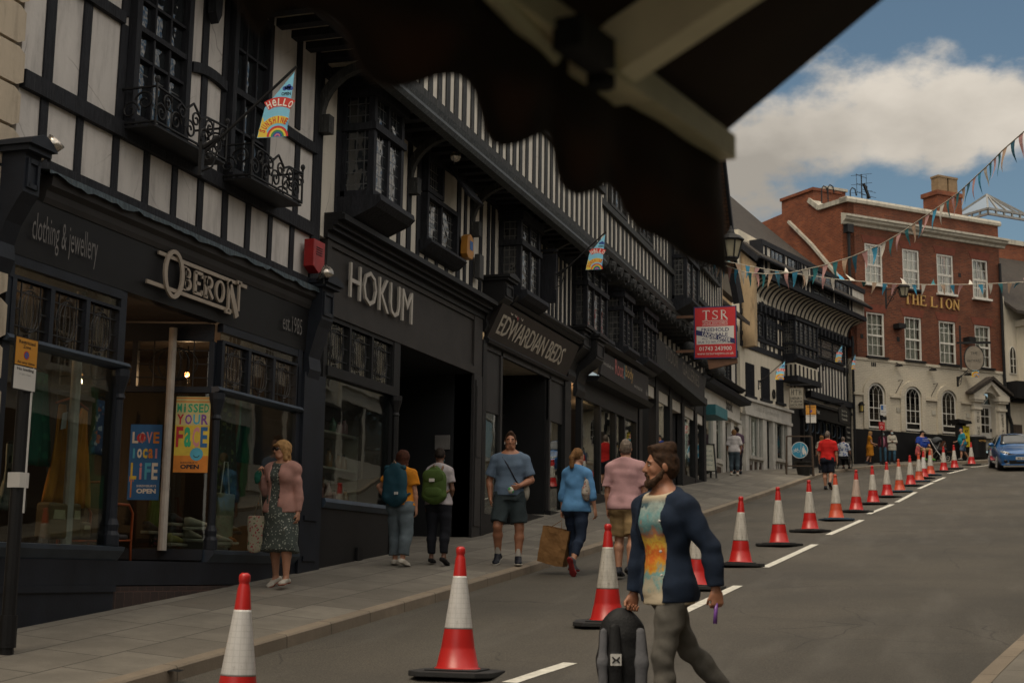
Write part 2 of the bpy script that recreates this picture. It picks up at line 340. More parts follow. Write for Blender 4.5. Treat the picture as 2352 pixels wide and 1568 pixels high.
def copy_tree(o,parent=None):
 c=o.copy();COL.objects.link(c);c.parent=parent
 for ch in list(o.children):copy_tree(ch,c)
 return c
def smooth_angle(ob,deg=40):
 for p in ob.data.polygons:p.use_smooth=True
 m=ob.modifiers.new('es','EDGE_SPLIT');m.split_angle=R(deg);return ob
def bevel(ob,w=.01,seg=2):
 m=ob.modifiers.new('bv','BEVEL');m.width=w;m.segments=seg;m.limit_method='ANGLE';m.angle_limit=R(40);return ob
# ------------------------------------------------------------------ lettering
_tc={}
def glyphs(s,bold=0.0,spacing=1.0):
 k=(s,bold,spacing)
 if k not in _tc:
  cu=bpy.data.curves.new('txt','FONT');cu.body=s;cu.size=1.0;cu.offset=bold;cu.space_character=spacing;cu.resolution_u=2
  ob=bpy.data.objects.new('txt',cu);COL.objects.link(ob);dg=bpy.context.evaluated_depsgraph_get();dg.update()
  me=bpy.data.meshes.new_from_object(ob.evaluated_get(dg))
  _tc[k]=([tuple(v.co) for v in me.vertices],[tuple(p.vertices) for p in me.polygons])
  bpy.data.objects.remove(ob);bpy.data.curves.remove(cu);bpy.data.meshes.remove(me)
 return _tc[k]
def text(mb,s,u0,z0,w,width=None,height=None,bold=0.0,spacing=1.0,shear=0.,thick=.0,fit='l',rot=0.,tilt=0.):
 """lettering laid on plane w of the builder's frame; width/height in metres set the letters' size; thick makes them stand proud"""
 V,F=glyphs(s,bold,spacing)
 if not V:return
 a=np.array(V);x0,x1=a[:,0].min(),a[:,0].max();y0,y1=a[:,1].min(),a[:,1].max()
 sy=height/(y1-y0) if height else None;sx=width/(x1-x0) if width else None
 sx=sx or sy;sy=sy or sx;off={'l':0,'c':-(x1-x0)*sx/2,'r':-(x1-x0)*sx}[fit]
 P=[((x-x0)*sx+off+(y-y0)*sy*shear,(y-y0)*sy) for x,y,_ in V];c,q=math.cos(rot),math.sin(rot)
 P=[(x*c-y*q,x*q+y*c) for x,y in P]
 top=[(u0+x,w+thick+tilt*y,z0+y) for x,y in P]
 mb.add(top,F)
 if thick:
  e={}
  for f in F:
   for i in range(len(f)):
    k=(f[i],f[(i+1) % len(f)]);kk=(k[1],k[0])
    if kk in e:del e[kk]
    else:e[k]=1
  n=len(top);mb.add(top+[(u0+x,w+tilt*y,z0+y) for x,y in P],[(a_,b_,b_+n,a_+n) for a_,b_ in e])
SERIF={  # strokes (x0,y0,x1,y1,width); arcs ('a',cx,cy,rx,ry,t0,t1,w)
 'T':[(.5,0,.5,1,.17),(.04,.96,.96,.96,.08),(.07,.80,.07,1,.06),(.93,.80,.93,1,.06),(.3,.02,.7,.02,.05)],
 'H':[(.2,0,.2,1,.17),(.8,0,.8,1,.17),(.2,.52,.8,.52,.07)]+[(x-.17,y,x+.17,y,.05) for x in (.2,.8) for y in (.025,.975)],
 'E':[(.2,0,.2,1,.17),(.05,.965,.85,.965,.07),(.05,.035,.9,.035,.07),(.2,.52,.7,.52,.07),(.83,.8,.83,1,.06),(.88,0,.88,.2,.06),(.68,.42,.68,.62,.05)],
 'L':[(.22,0,.22,1,.17),(.05,.975,.4,.975,.05),(.05,.035,.92,.035,.07),(.9,0,.9,.22,.06)],
 'I':[(.5,0,.5,1,.18),(.28,.025,.72,.025,.05),(.28,.975,.72,.975,.05)],
 'O':[('a',.5,.5,.44,.50,0,360,.15)],
 'N':[(.17,0,.17,1,.08),(.83,0,.83,1,.08),(.17,.97,.83,.03,.18),(.02,.975,.3,.975,.05),(.02,.025,.34,.025,.05),(.66,.975,.98,.975,.05)],
 'S':[('a',.5,.74,.33,.24,30,270,.13),('a',.5,.27,.36,.25,-150,90,.14),(.79,.74,.79,.97,.05),(.15,.03,.15,.3,.05)],
 'R':[(.2,0,.2,1,.17),('a',.36,.75,.38,.235,-90,90,.11),(.2,.965,.4,.965,.07),(.2,.52,.4,.52,.07),(.42,.5,.92,.03,.16),(.04,.025,.38,.025,.05),(.04,.975,.25,.975,.05),(.82,.025,1.0,.025,.05)],
}
def serif(mb,s,u0,z0,w,adv,height,wid,thick=.01):
 for i,ch in enumerate(s):
  if ch==' ':continue
  k=wid*(.85 if ch=='I' else 1)
  for st in SERIF[ch]:
   pts=[]
   if st[0]=='a':
    _,cx,cy,rx,ry,t0,t1,sw=st;n=18
    for j in range(n):
     q=[]
     for t in (t0+(t1-t0)*j/n,t0+(t1-t0)*(j+1)/n):
      for d in (0,1):
       ww=sw*(.55+.45*abs(math.cos(R(t)))) if ch=='O' else sw*.85
       q.append((cx+(rx-d*ww)*math.cos(R(t)),cy+(ry-d*ww*.8)*math.sin(R(t))))
     pts.append([q[0],q[2],q[3],q[1]])
   else:
    x0,y0,x1,y1,sw=st;L=math.hypot(x1-x0,y1-y0);nx,ny=-(y1-y0)/L*sw/2,(x1-x0)/L*sw/2
    if ch=='N' and sw>.15:nx,ny=sw*.55,0
    pts.append([(x0-nx,y0-ny),(x1-nx,y1-ny),(x1+nx,y1+ny),(x0+nx,y0+ny)])
   for q in pts:
    P=[(u0+i*adv+(a-.5)*k+adv/2,z0+b*height) for a,b in q]
    mb.prism(P,w,w+thick)
# ------------------------------------------------------------------ the lie of the land
def g(Y):
 if Y>72:return g(72)+.085*(min(Y,120)-72)
 return -1.74+.0845*Y+.00026*Y*Y
KERB=[(-60,-5.95),(20,-5.95),(40,-5.87),(51,-5.75),(57,-5.5),(61.3,-4.75),(62.9,-3.95),(69.8,3.0),(80,13.2),(130,63)]
FACL=[(-60,-8.0),(44.4,-8.0),(44.6,-8.6),(52.5,-8.24),(58,-6.95),(63.9,-5.3),(80,10.8),(130,61)]
HF=[(-60,.26),(23,.27),(28,.43),(40,.42),(44,.38),(47,.50),(52,.42),(57,.27),(62,.14),(130,.13)]
KERBR=[(-60,-3.2),(4,-1.3),(8,-.45),(11.2,.02),(14.6,.58),(20,1.35),(30,2.6),(45,3.9),(60,9.5),(130,70)]
def ip(tab,y):return float(np.interp(y,[a for a,b in tab],[b for a,b in tab]))
def pave(x,Y):
 k,f=ip(KERB,Y),ip(FACL,Y);return g(Y)+.11+(ip(HF,Y)-.11)*min(max((k-x)/max(k-f,.3),0),1.1)
def ground(x,Y):return pave(x,Y) if x<ip(KERB,Y) else (g(Y)+.11 if x>ip(KERBR,Y) else g(Y))
def at(x,y,d):
 """the point at depth d metres along the lens axis seen at (x, y) of a 2352-wide view"""
 return np.array([(x-1176)/3267.,-(y-784)/3267.,1.0]) @ CAMR * d
def foot(x,y):
 """where the line of sight through (x, y) meets the ground"""
 r=np.array([(x-1176)/3267.,-(y-784)/3267.,1.0]) @ CAMR;t=2.
 while t<110:
  p=r*t
  if p[2]<ground(p[0],p[1]):break
  t+=.02
 return (p[0],p[1],ground(p[0],p[1]))
def strip(fn,ys,n,name,mat,thick=None):
 mb=MB();N=n+1
 for Y in ys:
  for x,z in fn(Y):mb.v.append((x,Y,z))
 for i in range(len(ys)-1):
  for j in range(n):mb.f.append((i*N+j,i*N+j+1,(i+1)*N+j+1,(i+1)*N+j));mb.mi.append(0)
 o=mb.build(name,mat,recalc=False);return tag(o,kind='structure')
YS=[-60,-30,-15]+[y*1.0 for y in range(-8,82)]+[85,90,100,120,130]
strip(lambda Y:[(x,g(Y)) for x in np.linspace(-90,110,21)],YS,20,'road','asphalt')
YSL=[y for y in YS if y <= 80]
strip(lambda Y:[(x,pave(x,Y)) for x in np.linspace(ip(FACL,Y)-6,ip(KERB,Y)-.13,9)],YSL,8,'pavement','paving')
strip(lambda Y:[(ip(KERB,Y)-.13,pave(ip(KERB,Y)-.13,Y)+.004),(ip(KERB,Y)-.015,g(Y)+.116),(ip(KERB,Y),g(Y)+.10),(ip(KERB,Y)+.006,g(Y)-.05)],YSL,3,'kerb','kerb')
strip(lambda Y:[(x,g(Y)+.11) for x in np.linspace(ip(KERBR,Y)+.14,ip(KERBR,Y)+14,4)],YSL,3,'pavement','paving')
strip(lambda Y:[(ip(KERBR,Y)-.006,g(Y)-.05),(ip(KERBR,Y),g(Y)+.10),(ip(KERBR,Y)+.015,g(Y)+.116),(ip(KERBR,Y)+.14,g(Y)+.114)],YSL,3,'kerb','kerb')
# dropped drain channel across the pavement in the near left corner
mb=MB()
for k in range(12):
 a=np.array((-8.0+k*.18,9.75));mb.add([(a[0],9.62+.02*k,pave(a[0],9.62)+.004),(a[0]+.17,9.64+.02*k,pave(a[0]+.17,9.62)+.004),(a[0]+.17,9.72+.02*k,pave(a[0]+.17,9.72)+.006),(a[0],9.70+.02*k,pave(a[0],9.7)+.006)],[(0,1,2,3)])
tag(mb.build('drain_channel','iron',recalc=False),'dark iron drain channel crossing the pavement by the sign post','drain cover')
# white lane dashes: centre line beside the cones, one sheet each 4 mm above the road
def dash(x0,y0,x1,y1,wd,lab):
 p,q=np.array((x0,y0)),np.array((x1,y1));d=(q-p)/np.linalg.norm(q-p);n=np.array((-d[1],d[0]))*wd/2;k=5;mb=MB();vs=[]
 for i in range(k+1):
  c=p+(q-p)*i/k
  for s_ in (-1,1):e=c+n*s_*(1+random.uniform(-.06,.06));vs.append((e[0],e[1],g(e[1])+.005))
 mb.add(vs,[(2*i,2*i+1,2*i+3,2*i+2) for i in range(k)]);return tag(mb.build('road_marking','paint',recalc=False),lab,'road marking','white dashes of the lane line')
# ------------------------------------------------------------------ facade measuring
def ray(x,y):return np.array([(x-1176)/3267.,-(y-784)/3267.,1.0]) @ CAMR
def fp(fr,x,y,w=0.):
 """(u, z) on plane w of a facade frame for a point seen at (x, y) of the 2352-wide view"""
 r=ray(x,y);t=(np.dot(fr.n,fr.P)+w)/np.dot(fr.n,r[:2]);p=r*t
 return float(np.dot(p[:2]-fr.P,fr.d)),float(p[2])
Z1,Z2,Z4,Z5=(0,0,1.96),(0,800,1.96),(1100,300,1.96),(1100,1000,2.24)
ZA,ZB,ZC,ZD,ZE,ZF,ZG,ZH=(1750,1000,3.92),(1750,1400,2.613),(2150,1250,2.613),(2250,650,2.613),(2650,950,3.137),(2600,1400,3.485),(3100,1250,2.8515),(3100,650,2.6137)
ZW=(1150,1200,1.96);Z3=(0,1500,1.46);Z8=(2600,1300,1.865);Z7=(2600,600,1.865)
def px(Z,x,y):return ((Z[0]+x/Z[2])/1.6416,(Z[1]+y/Z[2])/1.6416)
def fz(fr,Z,x,y,w=0.):return fp(fr,*px(Z,x,y),w)
def U(fr,Z,x,y,w=0.):return fz(fr,Z,x,y,w)[0]
# ------------------------------------------------------------------ building pieces
def window(par,fr,u0,u1,z0,z1,w,cols,rows,frame='white',pane='sash',fw=.06,bar=.022,meet=None,curtain=None,name='window',deep=.10,label=None,sill=None,sillmat=None):
 """a sash or casement window: frame with glazing bars, glass set back in it, perhaps a net curtain behind"""
 m=MB(fr);d0=w-deep
 m.box(u0,u0+fw,d0,w,z0,z1).box(u1-fw,u1,d0,w,z0,z1).box(u0+fw,u1-fw,d0,w-.003,z1-fw,z1).box(u0+fw,u1-fw,d0,w-.003,z0,z0+fw)
 a0,a1,b0,b1=u0+fw,u1-fw,z0+fw,z1-fw
 for i in range(1,cols):c=a0+(a1-a0)*i/cols;m.box(c-bar/2,c+bar/2,d0+.03,w-.03,b0,b1)
 for i in range(1,rows):c=b0+(b1-b0)*i/rows;m.box(a0,a1,d0+.032,w-.034,c-bar/2,c+bar/2)
 if meet:m.box(a0,a1,d0+.02,w-.015,meet-.028,meet+.028)
 o=m.build(name,frame,par)
 if label:o['label']=label
 MB(fr).box(a0,a1,w-deep*.65-.006,w-deep*.65,b0,b1).build('pane',pane,o)
 if curtain:
  k=24;mm=MB(fr);vs=[]
  for i in range(k+1):
   f=i/k;vs+=[(a0+(a1-a0)*f,w-deep-.10+.03*math.sin(f*37),b0),(a0+(a1-a0)*f,w-deep-.10+.025*math.sin(f*37+.4),b1)]
  mm.add(vs,[(2*i,2*i+1,2*i+3,2*i+2) for i in range(k) if not (curtain==2 and 8<i<17)]);mm.build('curtain','curtain',o,recalc=False)
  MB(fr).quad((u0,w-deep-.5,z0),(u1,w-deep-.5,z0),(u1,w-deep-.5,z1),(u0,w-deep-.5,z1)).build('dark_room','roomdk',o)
 if sill:MB(fr).box(u0-.09,u1+.09,w-.05,w+sill,z0-.10,z0-.003).build('sill',sillmat or frame,o)
 return o
def studs(m,us,z0,z1,w,sw=.14,th=.05,rough=.012):
 th=min(th,.022)
 for u in us:
  a=u+random.uniform(-rough,rough);b=u+random.uniform(-rough,rough);h=sw/2*random.uniform(.9,1.12)
  m.prism([(a-h,z0),(a+h,z0),(b+h,z1),(b-h,z1)],w,w+th)
def arc_brace(m,u0,z0,u1,z1,w,th=.05,sw=.16,sag=.12,n=8):
 P=[]
 for i in range(n+1):
  t=i/n;P.append((u0+(u1-u0)*t,z0+(z1-z0)*t+sag*4*t*(1-t)))
 d=sw/2;m.prism([(a,b-d) for a,b in P]+[(a,b+d) for a,b in reversed(P)],w,w+th)
def jbracket(m,u,w0,z0,w1,z1,th=.11,sw=.13,n=9):
 """a curved bracket under a jetty, in the plane across the wall"""
 P=[(w0+(w1-w0)*(1-math.cos(t)),z0+(z1-z0)*math.sin(t)) for t in np.linspace(0,math.pi/2,n)]
 Q=[(w0+(w1-w0)*(1-math.cos(t))-sw*math.cos(t)*.9,z0+(z1-z0)*math.sin(t)+sw*math.sin(t)*.9) for t in np.linspace(0,math.pi/2,n)]
 m.prism(P+Q[::-1],u-th/2,u+th/2,'u');m.box(u-th*.7,u+th*.7,w0-.04,w0+.12,z0-.22,z0+.02)
def oriel(par,fr,u0,u1,w,z0,z1,zt,nf,ns,pane='lead',cant=0.,frame='timber',sillw=.14,apron=True):
 """a projecting bay window with mullions and one transom, on a moulded sill"""
 m=MB(fr);p=.09;c=cant
 m.box(u0,u0+p,w-p,w,z0,z1).box(u1-p,u1,w-p,w,z0,z1).box(u0+c*0,u0+.07,0,.08,z0,z1).box(u1-.07,u1,0,.08,z0,z1)
 for i in range(1,nf):q=u0+(u1-u0)*i/nf;m.box(q-.035,q+.035,w-.09,w-.004,z0,z1)
 for z,h,e in ((z0,.10,.0),(zt,.10,.03),(z1-.14,.14,.05)):
  m.box(u0-e+.001,u1+e-.001,w-p-.002,w+e+.003,z,z+h);m.box(u0-e,u0+p-.002,0.01,w-p-.003,z,z+h);m.box(u1-p+.002,u1+e,0.01,w-p-.003,z,z+h)
 for i in range(1,ns):q=w*i/ns;m.box(u0+.01,u0+.08,q-.03,q+.03,z0,z1)
 o=m.build('bay_window',frame,par)
 g_=MB(fr).box(u0+.07,u1-.07,w-.062,w-.05,z0+.1,z1-.12);g_.build('pane',pane,o)
 MB(fr).box(u0+.035,u0+.047,.06,w-.09,z0+.1,z1-.12).build('pane',pane,o)
 MB(fr).box(u1-.047,u1-.035,.06,w-.09,z0+.1,z1-.12).build('pane',pane,o)
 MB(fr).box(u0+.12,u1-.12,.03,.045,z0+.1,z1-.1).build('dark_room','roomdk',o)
 s=MB(fr);e=sillw
 s.prism([(0,z0-.001),(w+e,z0-.001),(w+e+.02,z0-.08),(w+e-.06,z0-.16),(w*.5,z0-.30),(0,z0-.36)],u0-e*.6,u1+e*.6,'u');s.build('sill',frame,o)
 s=MB(fr);s.prism([(0,z1+.16),(w*.6,z1+.12),(w+.10,z1+.001),(0,z1+.001)],u0-.08,u1+.08,'u');s.build('cornice',frame,o)
 return o
def scroll(m,c,r,turns,s=1,n=26,th=.012,ax='u',w=0.,t0=0.):
 pts=[]
 for i in range(n+1):
  t=i/n;a=t0+s*turns*2*math.pi*t;q=r*(1-.82*t);x,z=c[0]+q*math.cos(a),c[1]+q*math.sin(a)
  pts.append((x,w,z) if ax=='u' else (w,x,z))
 m.tube(pts,th,5)
def balconet(par,fr,u0,u1,w,z0,h):
 m=MB(fr)
 m.box(u0,u1,.02,w,z0-.05,z0-.03)
 for ww in (.1,.22,.34):m.box(u0,u1,ww,ww+.04,z0-.03,z0+.0)
 uc=(u0+u1)/2
 top=[(u0,w,z0+h),(uc-.28,w,z0+h*.95),(uc-.15,w,z0+h*.8),(uc,w,z0+h*1.12),(uc+.15,w,z0+h*.8),(uc+.28,w,z0+h*.95),(u1,w,z0+h)]
 pts=[]
 for i in range(len(top)-1):
  for k in range(4):
   t=k/4;pts.append(tuple(np.array(top[i])*(1-t)+np.array(top[i+1])*t))
 m.tube(pts+[top[-1]],.014,5);m.tube([(u0,w,z0),(u1,w,z0)],.014,5);m.tube([(u0,w,z0+h*.5),(uc-.3,w,z0+h*.5)],.009,4)
 for u in (u0,u1):
  m.tube([(u,0.02,z0),(u,w,z0)],.014,5);m.tube([(u,0.02,z0+h),(u,w,z0+h)],.014,5);m.tube([(u,w,z0-.02),(u,w,z0+h*1.12)],.014,5)
  scroll(m,(w*.3,z0+h*.35),.10,1.4,1,ax='w',w=u);scroll(m,(w*.68,z0+h*.6),.11,1.4,-1,ax='w',w=u,t0=3)
  m.ell((u,w,z0+h*1.2),(.03,.03,.04),6,4)
 k=5
 for i in range(k):
  f=(i+.5)/k;u=u0+(u1-u0)*f;s=1 if i % 2 else -1
  scroll(m,(u-.05,z0+h*.30),h*.30,1.5,s,w=w,t0=0 if s>0 else math.pi);scroll(m,(u+.06,z0+h*.68),h*.25,1.4,-s,w=w,t0=math.pi if s>0 else 0)
  m.tube([(u0+(u1-u0)*i/k,w,z0),(u0+(u1-u0)*i/k,w,z0+h*.92)],.009,4)
 return m.build('balconet','iron',par)
def medallion(m,u0,u1,z0,z1,w,r=.0055):
 """leaded pattern of a shop transom light: square quarries round an oval of petals"""
 uc,zc,W,H=(u0+u1)/2,(z0+z1)/2,(u1-u0),(z1-z0)
 for f in (.22,.78):m.box(u0+W*f-.005,u0+W*f+.005,w,w+.012,z0,z1)
 for f in (.2,.5,.8):m.box(u0,u0+W*(.22 if f==.5 else 1),w+.001,w+.011,z0+H*f-.005,z0+H*f+.005);m.box(u0+W*.78,u1,w+.001,w+.0115,z0+H*f-.005,z0+H*f+.005)
 for a in (.34,.22,.10):
  P=[(uc+W*a*math.sin(t),w+.006,zc+H*.37*math.cos(t)) for t in np.linspace(0,2*math.pi,22)];m.tube(P,r,4,False)
 for s in (-1,1):m.tube([(uc-W*.06,w+.006,zc+s*H*.4),(uc,w+.006,zc+s*H*.48),(uc+W*.06,w+.006,zc+s*H*.4)],r,4)
 m.box(uc-.004,uc+.004,w,w+.01,z0,z0+H*.1);m.box(uc-.004,uc+.004,w,w+.01,z1-H*.1,z1)
def transom_lights(par,fr,u0,u1,z0,z1,n,w,frame='navy',pane='pane',name='transom_light'):
 o=None;m=MB(fr);d=(u1-u0)/n
 for i in range(n+1):m.box(u0+d*i-.03,u0+d*i+.03,w-.06,w+.03,z0,z1)
 m.box(u0,u1,w-.05,w+.02,z1,z1+.012)
 f=m.build('transom_frame',frame,par);l=MB(fr)
 for i in range(n):
  a,b=u0+d*i+.03,u0+d*i+d-.03;medallion(l,a,b,z0,z1,w-.012)
  MB(fr).box(a,b,w-.03,w-.022,z0,z1).build('pane',pane,f)
 l.build('leading','roomdk',f);return f
def column(m,fr,u,w,z0,z1,r=.045):
 m.lathe([(r*1.7,0),(r*1.7,.10),(r*1.3,.14),(r*1.5,.2),(r,.26),(r*.9,(z1-z0)*.5),(r*.9,z1-z0-.3),(r*1.3,z1-z0-.28),(r,z1-z0-.24),(r*1.2,z1-z0-.2),(r*2.0,z1-z0-.07),(r*2.0,z1-z0)],(u,w,z0),12)
def console(m,fr,u0,u1,w,z0,z1,cap=.10):
 """scrolled console bracket at the end of a shop fascia, with a little pedimented cap"""
 H=z1-z0;P=[(0,z0),(.06,z0),(.10,z0+H*.12),(.08,z0+H*.25),(.14,z0+H*.42),(w*.8,z0+H*.58),(w,z0+H*.66),(w,z1),(0,z1)]
 m.prism(P,u0,u1,'u');m.box(u0-.05,u1+.05,0,w+.07,z1+.001,z1+.05)
 uc=(u0+u1)/2;m.prism([(u0-.08,z1+.051),(u1+.08,z1+.051),(u1+.06,z1+.10),(uc,z1+.10+cap),(u0-.06,z1+.10)],0.0,w+.11)
 m.box(u0+.05,u1-.05,w+.002,w+.02,z0+H*.70,z0+H*.74);m.box(u0+.05,u1-.05,w+.002,w+.02,z1-.09,z1-.05);m.box(u0+.03,u0+.06,w+.002,w+.02,z0+H*.70,z1-.05);m.box(u1-.06,u1-.03,w+.002,w+.02,z0+H*.70,z1-.05)
# ------------------------------------------------------------------ 0: stone neighbour at the left edge
q=thing('stone_building','pale stone building with chamfered corner blocks at the far left edge','building',(-8.4,9.2,-.7))
m=MB(FA);z=-.75;k=0
while z<7.4:
 e=.0 if k % 2 else .10;m.prism([(8.2,z+.015),(10.13-e*.2,z+.015),(10.22-e*.2,z+.06),(10.22-e*.2,z+.32),(10.13-e*.2,z+.365),(8.2,z+.365)],-.5,.06);z+=.38;k+=1
m.build('quoin_blocks','stone',q)
MB(FA).box(2.0,10.15,-3,.0,-1.6,8.0).build('wall','stone',q)
# ------------------------------------------------------------------ 1: black and white timber-framed clothes shop
ob=thing('timber_framed_shop','tall black and white timbered shop with navy front and wide lettered fascia','building',(-8.0,13.2,-.45))
WU=6.62                                     # underside of the jetty all along the row
MB(FA).box(10.24,16.4,-.25,0,3.5,9.3).build('wall','plaster',ob)
m=MB(FA);T=.055
studs(m,[10.62,11.17,11.79,13.38,15.69],4.38,5.40,0,.13,T);studs(m,[10.66,11.21,11.80,13.36,15.66],5.50,WU+.1,0,.13,T)
studs(m,[10.60,11.16,11.76,12.32,12.86,13.40,13.95,14.50,15.05,15.62],3.66,4.22,0,.105,T)
studs(m,[13.02,13.80,14.86],4.38,WU+.1,0,.10,T+.004);studs(m,[16.27],3.5,9,0,.24,T+.03)
m.box(10.24,16.15,0,T+.012,4.22,4.385);m.box(10.24,16.15,0,T+.012,3.53,3.655);m.box(10.24,11.74,0,T+.006,5.385,5.50)
arc_brace(m,13.05,5.40,13.8,5.42,0,T+.006,.115,.05);arc_brace(m,14.9,5.40,16.2,5.38,0,T+.006,.13,-.02)
m.prism([(13.29,6.12),(13.36,6.0),(13.43,6.12),(13.46,6.9),(13.27,6.9)],.06,.16)
m.build('timber_frame','timber',ob)
for a,b,za,zb in ((11.87,12.95,4.42,7.1),(13.86,14.80,4.42,6.53)):
 window(ob,FA,a,b,za,zb,.10,3,4,'timber','sash',.09,.03,5.43,deep=.13)
 MB(FA).box(a-.03,b+.03,.0,.16,za-.10,za-.003).build('sill','timber',ob)
balconet(ob,FA,11.80,13.20,.42,4.36,.36);balconet(ob,FA,13.78,15.05,.42,4.36,.36)
m=MB(FA);m.box(10.24,16.35,.0,.80,WU+.10,WU+.13);m.build('jetty_soffit','soffit',ob)
m=MB(FA)
for i in range(15):u=10.5+i*.41;m.box(u,u+.15,.0,.76,WU,WU+.098)
m.box(10.24,16.35,.762,.90,WU-.12,WU+.16);m.build('jetty_joists','timber',ob)
m=MB(FA);m.box(10.24,16.35,.6,.84,WU+.16,9.3);m.build('upper_storey','plaster',ob)
MB(FA).prism([(-3.5,11.8),(1.1,9.2),(1.1,9.35),(-3.5,11.95)],8,16.4,'u').build('roof','tiles',ob)
# flashing with a ragged edge, cornice, fascia
m=MB(FA);n=60
for i in range(n):
 a,b=10.5+i*5.8/n,10.5+(i+1)*5.8/n;za,zb=[3.475+.012*math.sin(k*1.9)+random.uniform(-.02,.02) for k in (i,i+1)] if i==0 else (zl,3.475+.012*math.sin((i+1)*.9)+random.uniform(-.028,.012));zl=zb
 m.quad((a,.03,3.545),(b,.03,3.545),(b,.19,3.52),(a,.19,3.52));m.quad((a,.19,3.52),(b,.19,3.52),(b,.20,zb),(a,.20,za))
m.build('lead_flashing','leadroof',ob,recalc=False)
m=MB(FA);m.prism([(0,3.25),(.07,3.25),(.09,3.30),(.10,3.36),(.15,3.40),(.16,3.50),(0,3.50)],10.6,16.32,'u');m.build('cornice','charcoal',ob)
MB(FA).prism([(-.1,2.71),(.03,2.71),(.06,3.25),(-.1,3.25)],10.24,16.4,'u').build('fascia',plain('fascia_black',(.0085,.0085,.0095),.5,.3,2,.06,60,.3),ob)
m=MB(FA);console(m,FA,fp(FA,55,400,.3)[0],fp(FA,92,410,.3)[0],.30,2.5,fp(FA,70,352,.3)[1],.07);console(m,FA,fp(FA,744,690,.24)[0]-.05,fp(FA,766,700,.24)[0],.24,2.35,fp(FA,755,665,.24)[1],.06);m.build('console_bracket','navy',ob)
letter=plain('letter_bronze',(.30,.25,.20),.5,.12,6)
m=MB(FA);text(m,'clothing & jewellery',10.47,2.80,.075,1.0,.33,-.004);text(m,'est.1985',15.36,2.88,.075,.52,.20,-.004);m.build('lettering',plain('letter_thin',(.13,.12,.115),.6),ob)
# the big wordmark between two bars
m=MB(FA);L0=.07
m.box(12.52,14.40,L0,L0+.022,3.185,3.225);m.box(12.33,14.19,L0,L0+.022,2.845,2.885)
def ring(m,uc,zc,a,b,wd,w0,w1,n=28,sh=0.):
 for i in range(n):
  P=[]
  for t in (2*math.pi*i/n,2*math.pi*(i+1)/n):
   P+=[(uc+a*math.cos(t)+sh*math.sin(t),zc+b*math.sin(t)),(uc+(a-wd)*math.cos(t)+sh*math.sin(t),zc+(b-wd*.7)*math.sin(t))]
  m.prism([P[0],P[2],P[3],P[1]],w0,w1)
ring(m,12.80,3.03,.20,.26,.062,L0+.023,L0+.045)
def strokes(m,S,u0,z0,su,sz,w0,w1):
 for x0,y0,x1,y1,wd in S:
  a=np.array((u0+x0*su,z0+y0*sz));b=np.array((u0+x1*su,z0+y1*sz));d=(b-a)/np.linalg.norm(b-a);n_=np.array((-d[1],d[0]))*wd/2
  m.prism([tuple(a-n_),tuple(b-n_),tuple(b+n_),tuple(a+n_)],w0,w1)
S4=.042
strokes(m,[(.1,0,.1,1,S4*1.2),(0,0,.3,0,S4*.8),(0,1,.3,1,S4*.8)],13.02,2.925,.2,.225,L0,L0+.022);ring(m,13.09,3.095,.075,.065,.035,L0,L0+.022);ring(m,13.10,2.985,.09,.07,.04,L0,L0+.022)
strokes(m,[(.1,0,.1,1,S4*1.2),(0,0,.8,0,S4*.8),(0,1,.8,1,S4*.8),(.1,.5,.6,.5,S4*.8),(.8,.8,.8,1,S4*.7),(.8,0,.8,.22,S4*.7)],13.25,2.925,.2,.225,L0,L0+.022)
strokes(m,[(.1,0,.1,1,S4*1.2),(0,0,.3,0,S4*.8),(.35,.45,.8,0,S4)],13.47,2.925,.22,.225,L0,L0+.022);ring(m,13.55,3.09,.09,.07,.038,L0,L0+.022)
ring(m,13.80,3.04,.105,.125,.042,L0,L0+.022)
strokes(m,[(.1,-.42,.1,1.1,S4),(.1,1.15,.85,-.55,.085),(.95,-.2,.95,1.32,S4*.9),(.75,1.28,1.15,1.28,S4),(-.12,-.42,.3,-.42,S4*1.1),(0,1.12,.3,1.12,S4)],13.93,2.93,.27,.22,L0+.024,L0+.046)
m.build('lettering',letter,ob)
# shopfront joinery
GZ=.2
m=MB(FA)
m.box(12.0,12.10,-.10,.02,-.6,2.71);m.box(15.90,16.02,-.08,.03,-.3,2.71);m.box(10.24,12.0,-.05,.025,2.62,2.71);m.box(14.02,15.9,-.05,.025,2.62,2.71);m.box(10.24,10.34,-.06,.02,-.7,2.71)
m.box(16.02,16.62,-.1,.07,-.3,2.45);m.box(16.12,16.5,.071,.09,.1,.16);m.box(16.12,16.5,.071,.09,.6,.66)
m.build('shopfront_frame','navy',ob)
m=MB(FA)
for a,b in ((10.24,12.14),(13.9,16.0)):
 m.prism([(-.05,1.915),(.06,1.93),(.09,1.955),(.06,1.99),(-.05,1.99)],a,b,'u');m.prism([(-.05,.06),(.03,.06),(.06,.10),(.10,.15),(.11,.19),(-.05,.20)],a,b+(.03 if a<12 else 0),'u')
m.build('window_sills','navyhi',ob)
m=MB(FA);column(m,FA,12.06,.02,.2,1.92);column(m,FA,13.98,.01,.2,1.92);m.build('corner_columns','navy',ob,smooth=False)
m=MB(FA);m.box(10.24,12.12,-.3,.04,-1.2,.06);m.box(10.24,12.13,.041,.06,-.24,-.18);m.box(12.13,16.02,-.3,.02,-.18,.06);m.build('stall_riser','navy',ob)
MB(FA).box(12.121,16.02,-1.9,.035,-1.0,-.19).build('entrance_step','tilepl',ob)
transom_lights(ob,FA,10.34,12.0,1.99,2.5,3,.0);transom_lights(ob,FA,14.04,15.9,1.99,2.5,3,.0)
m=MB(FA);m.box(10.24,12.0,-.05,.028,2.50,2.53);m.box(14.02,15.9,-.05,.028,2.50,2.53);m.build('transom_rail','navy',ob)
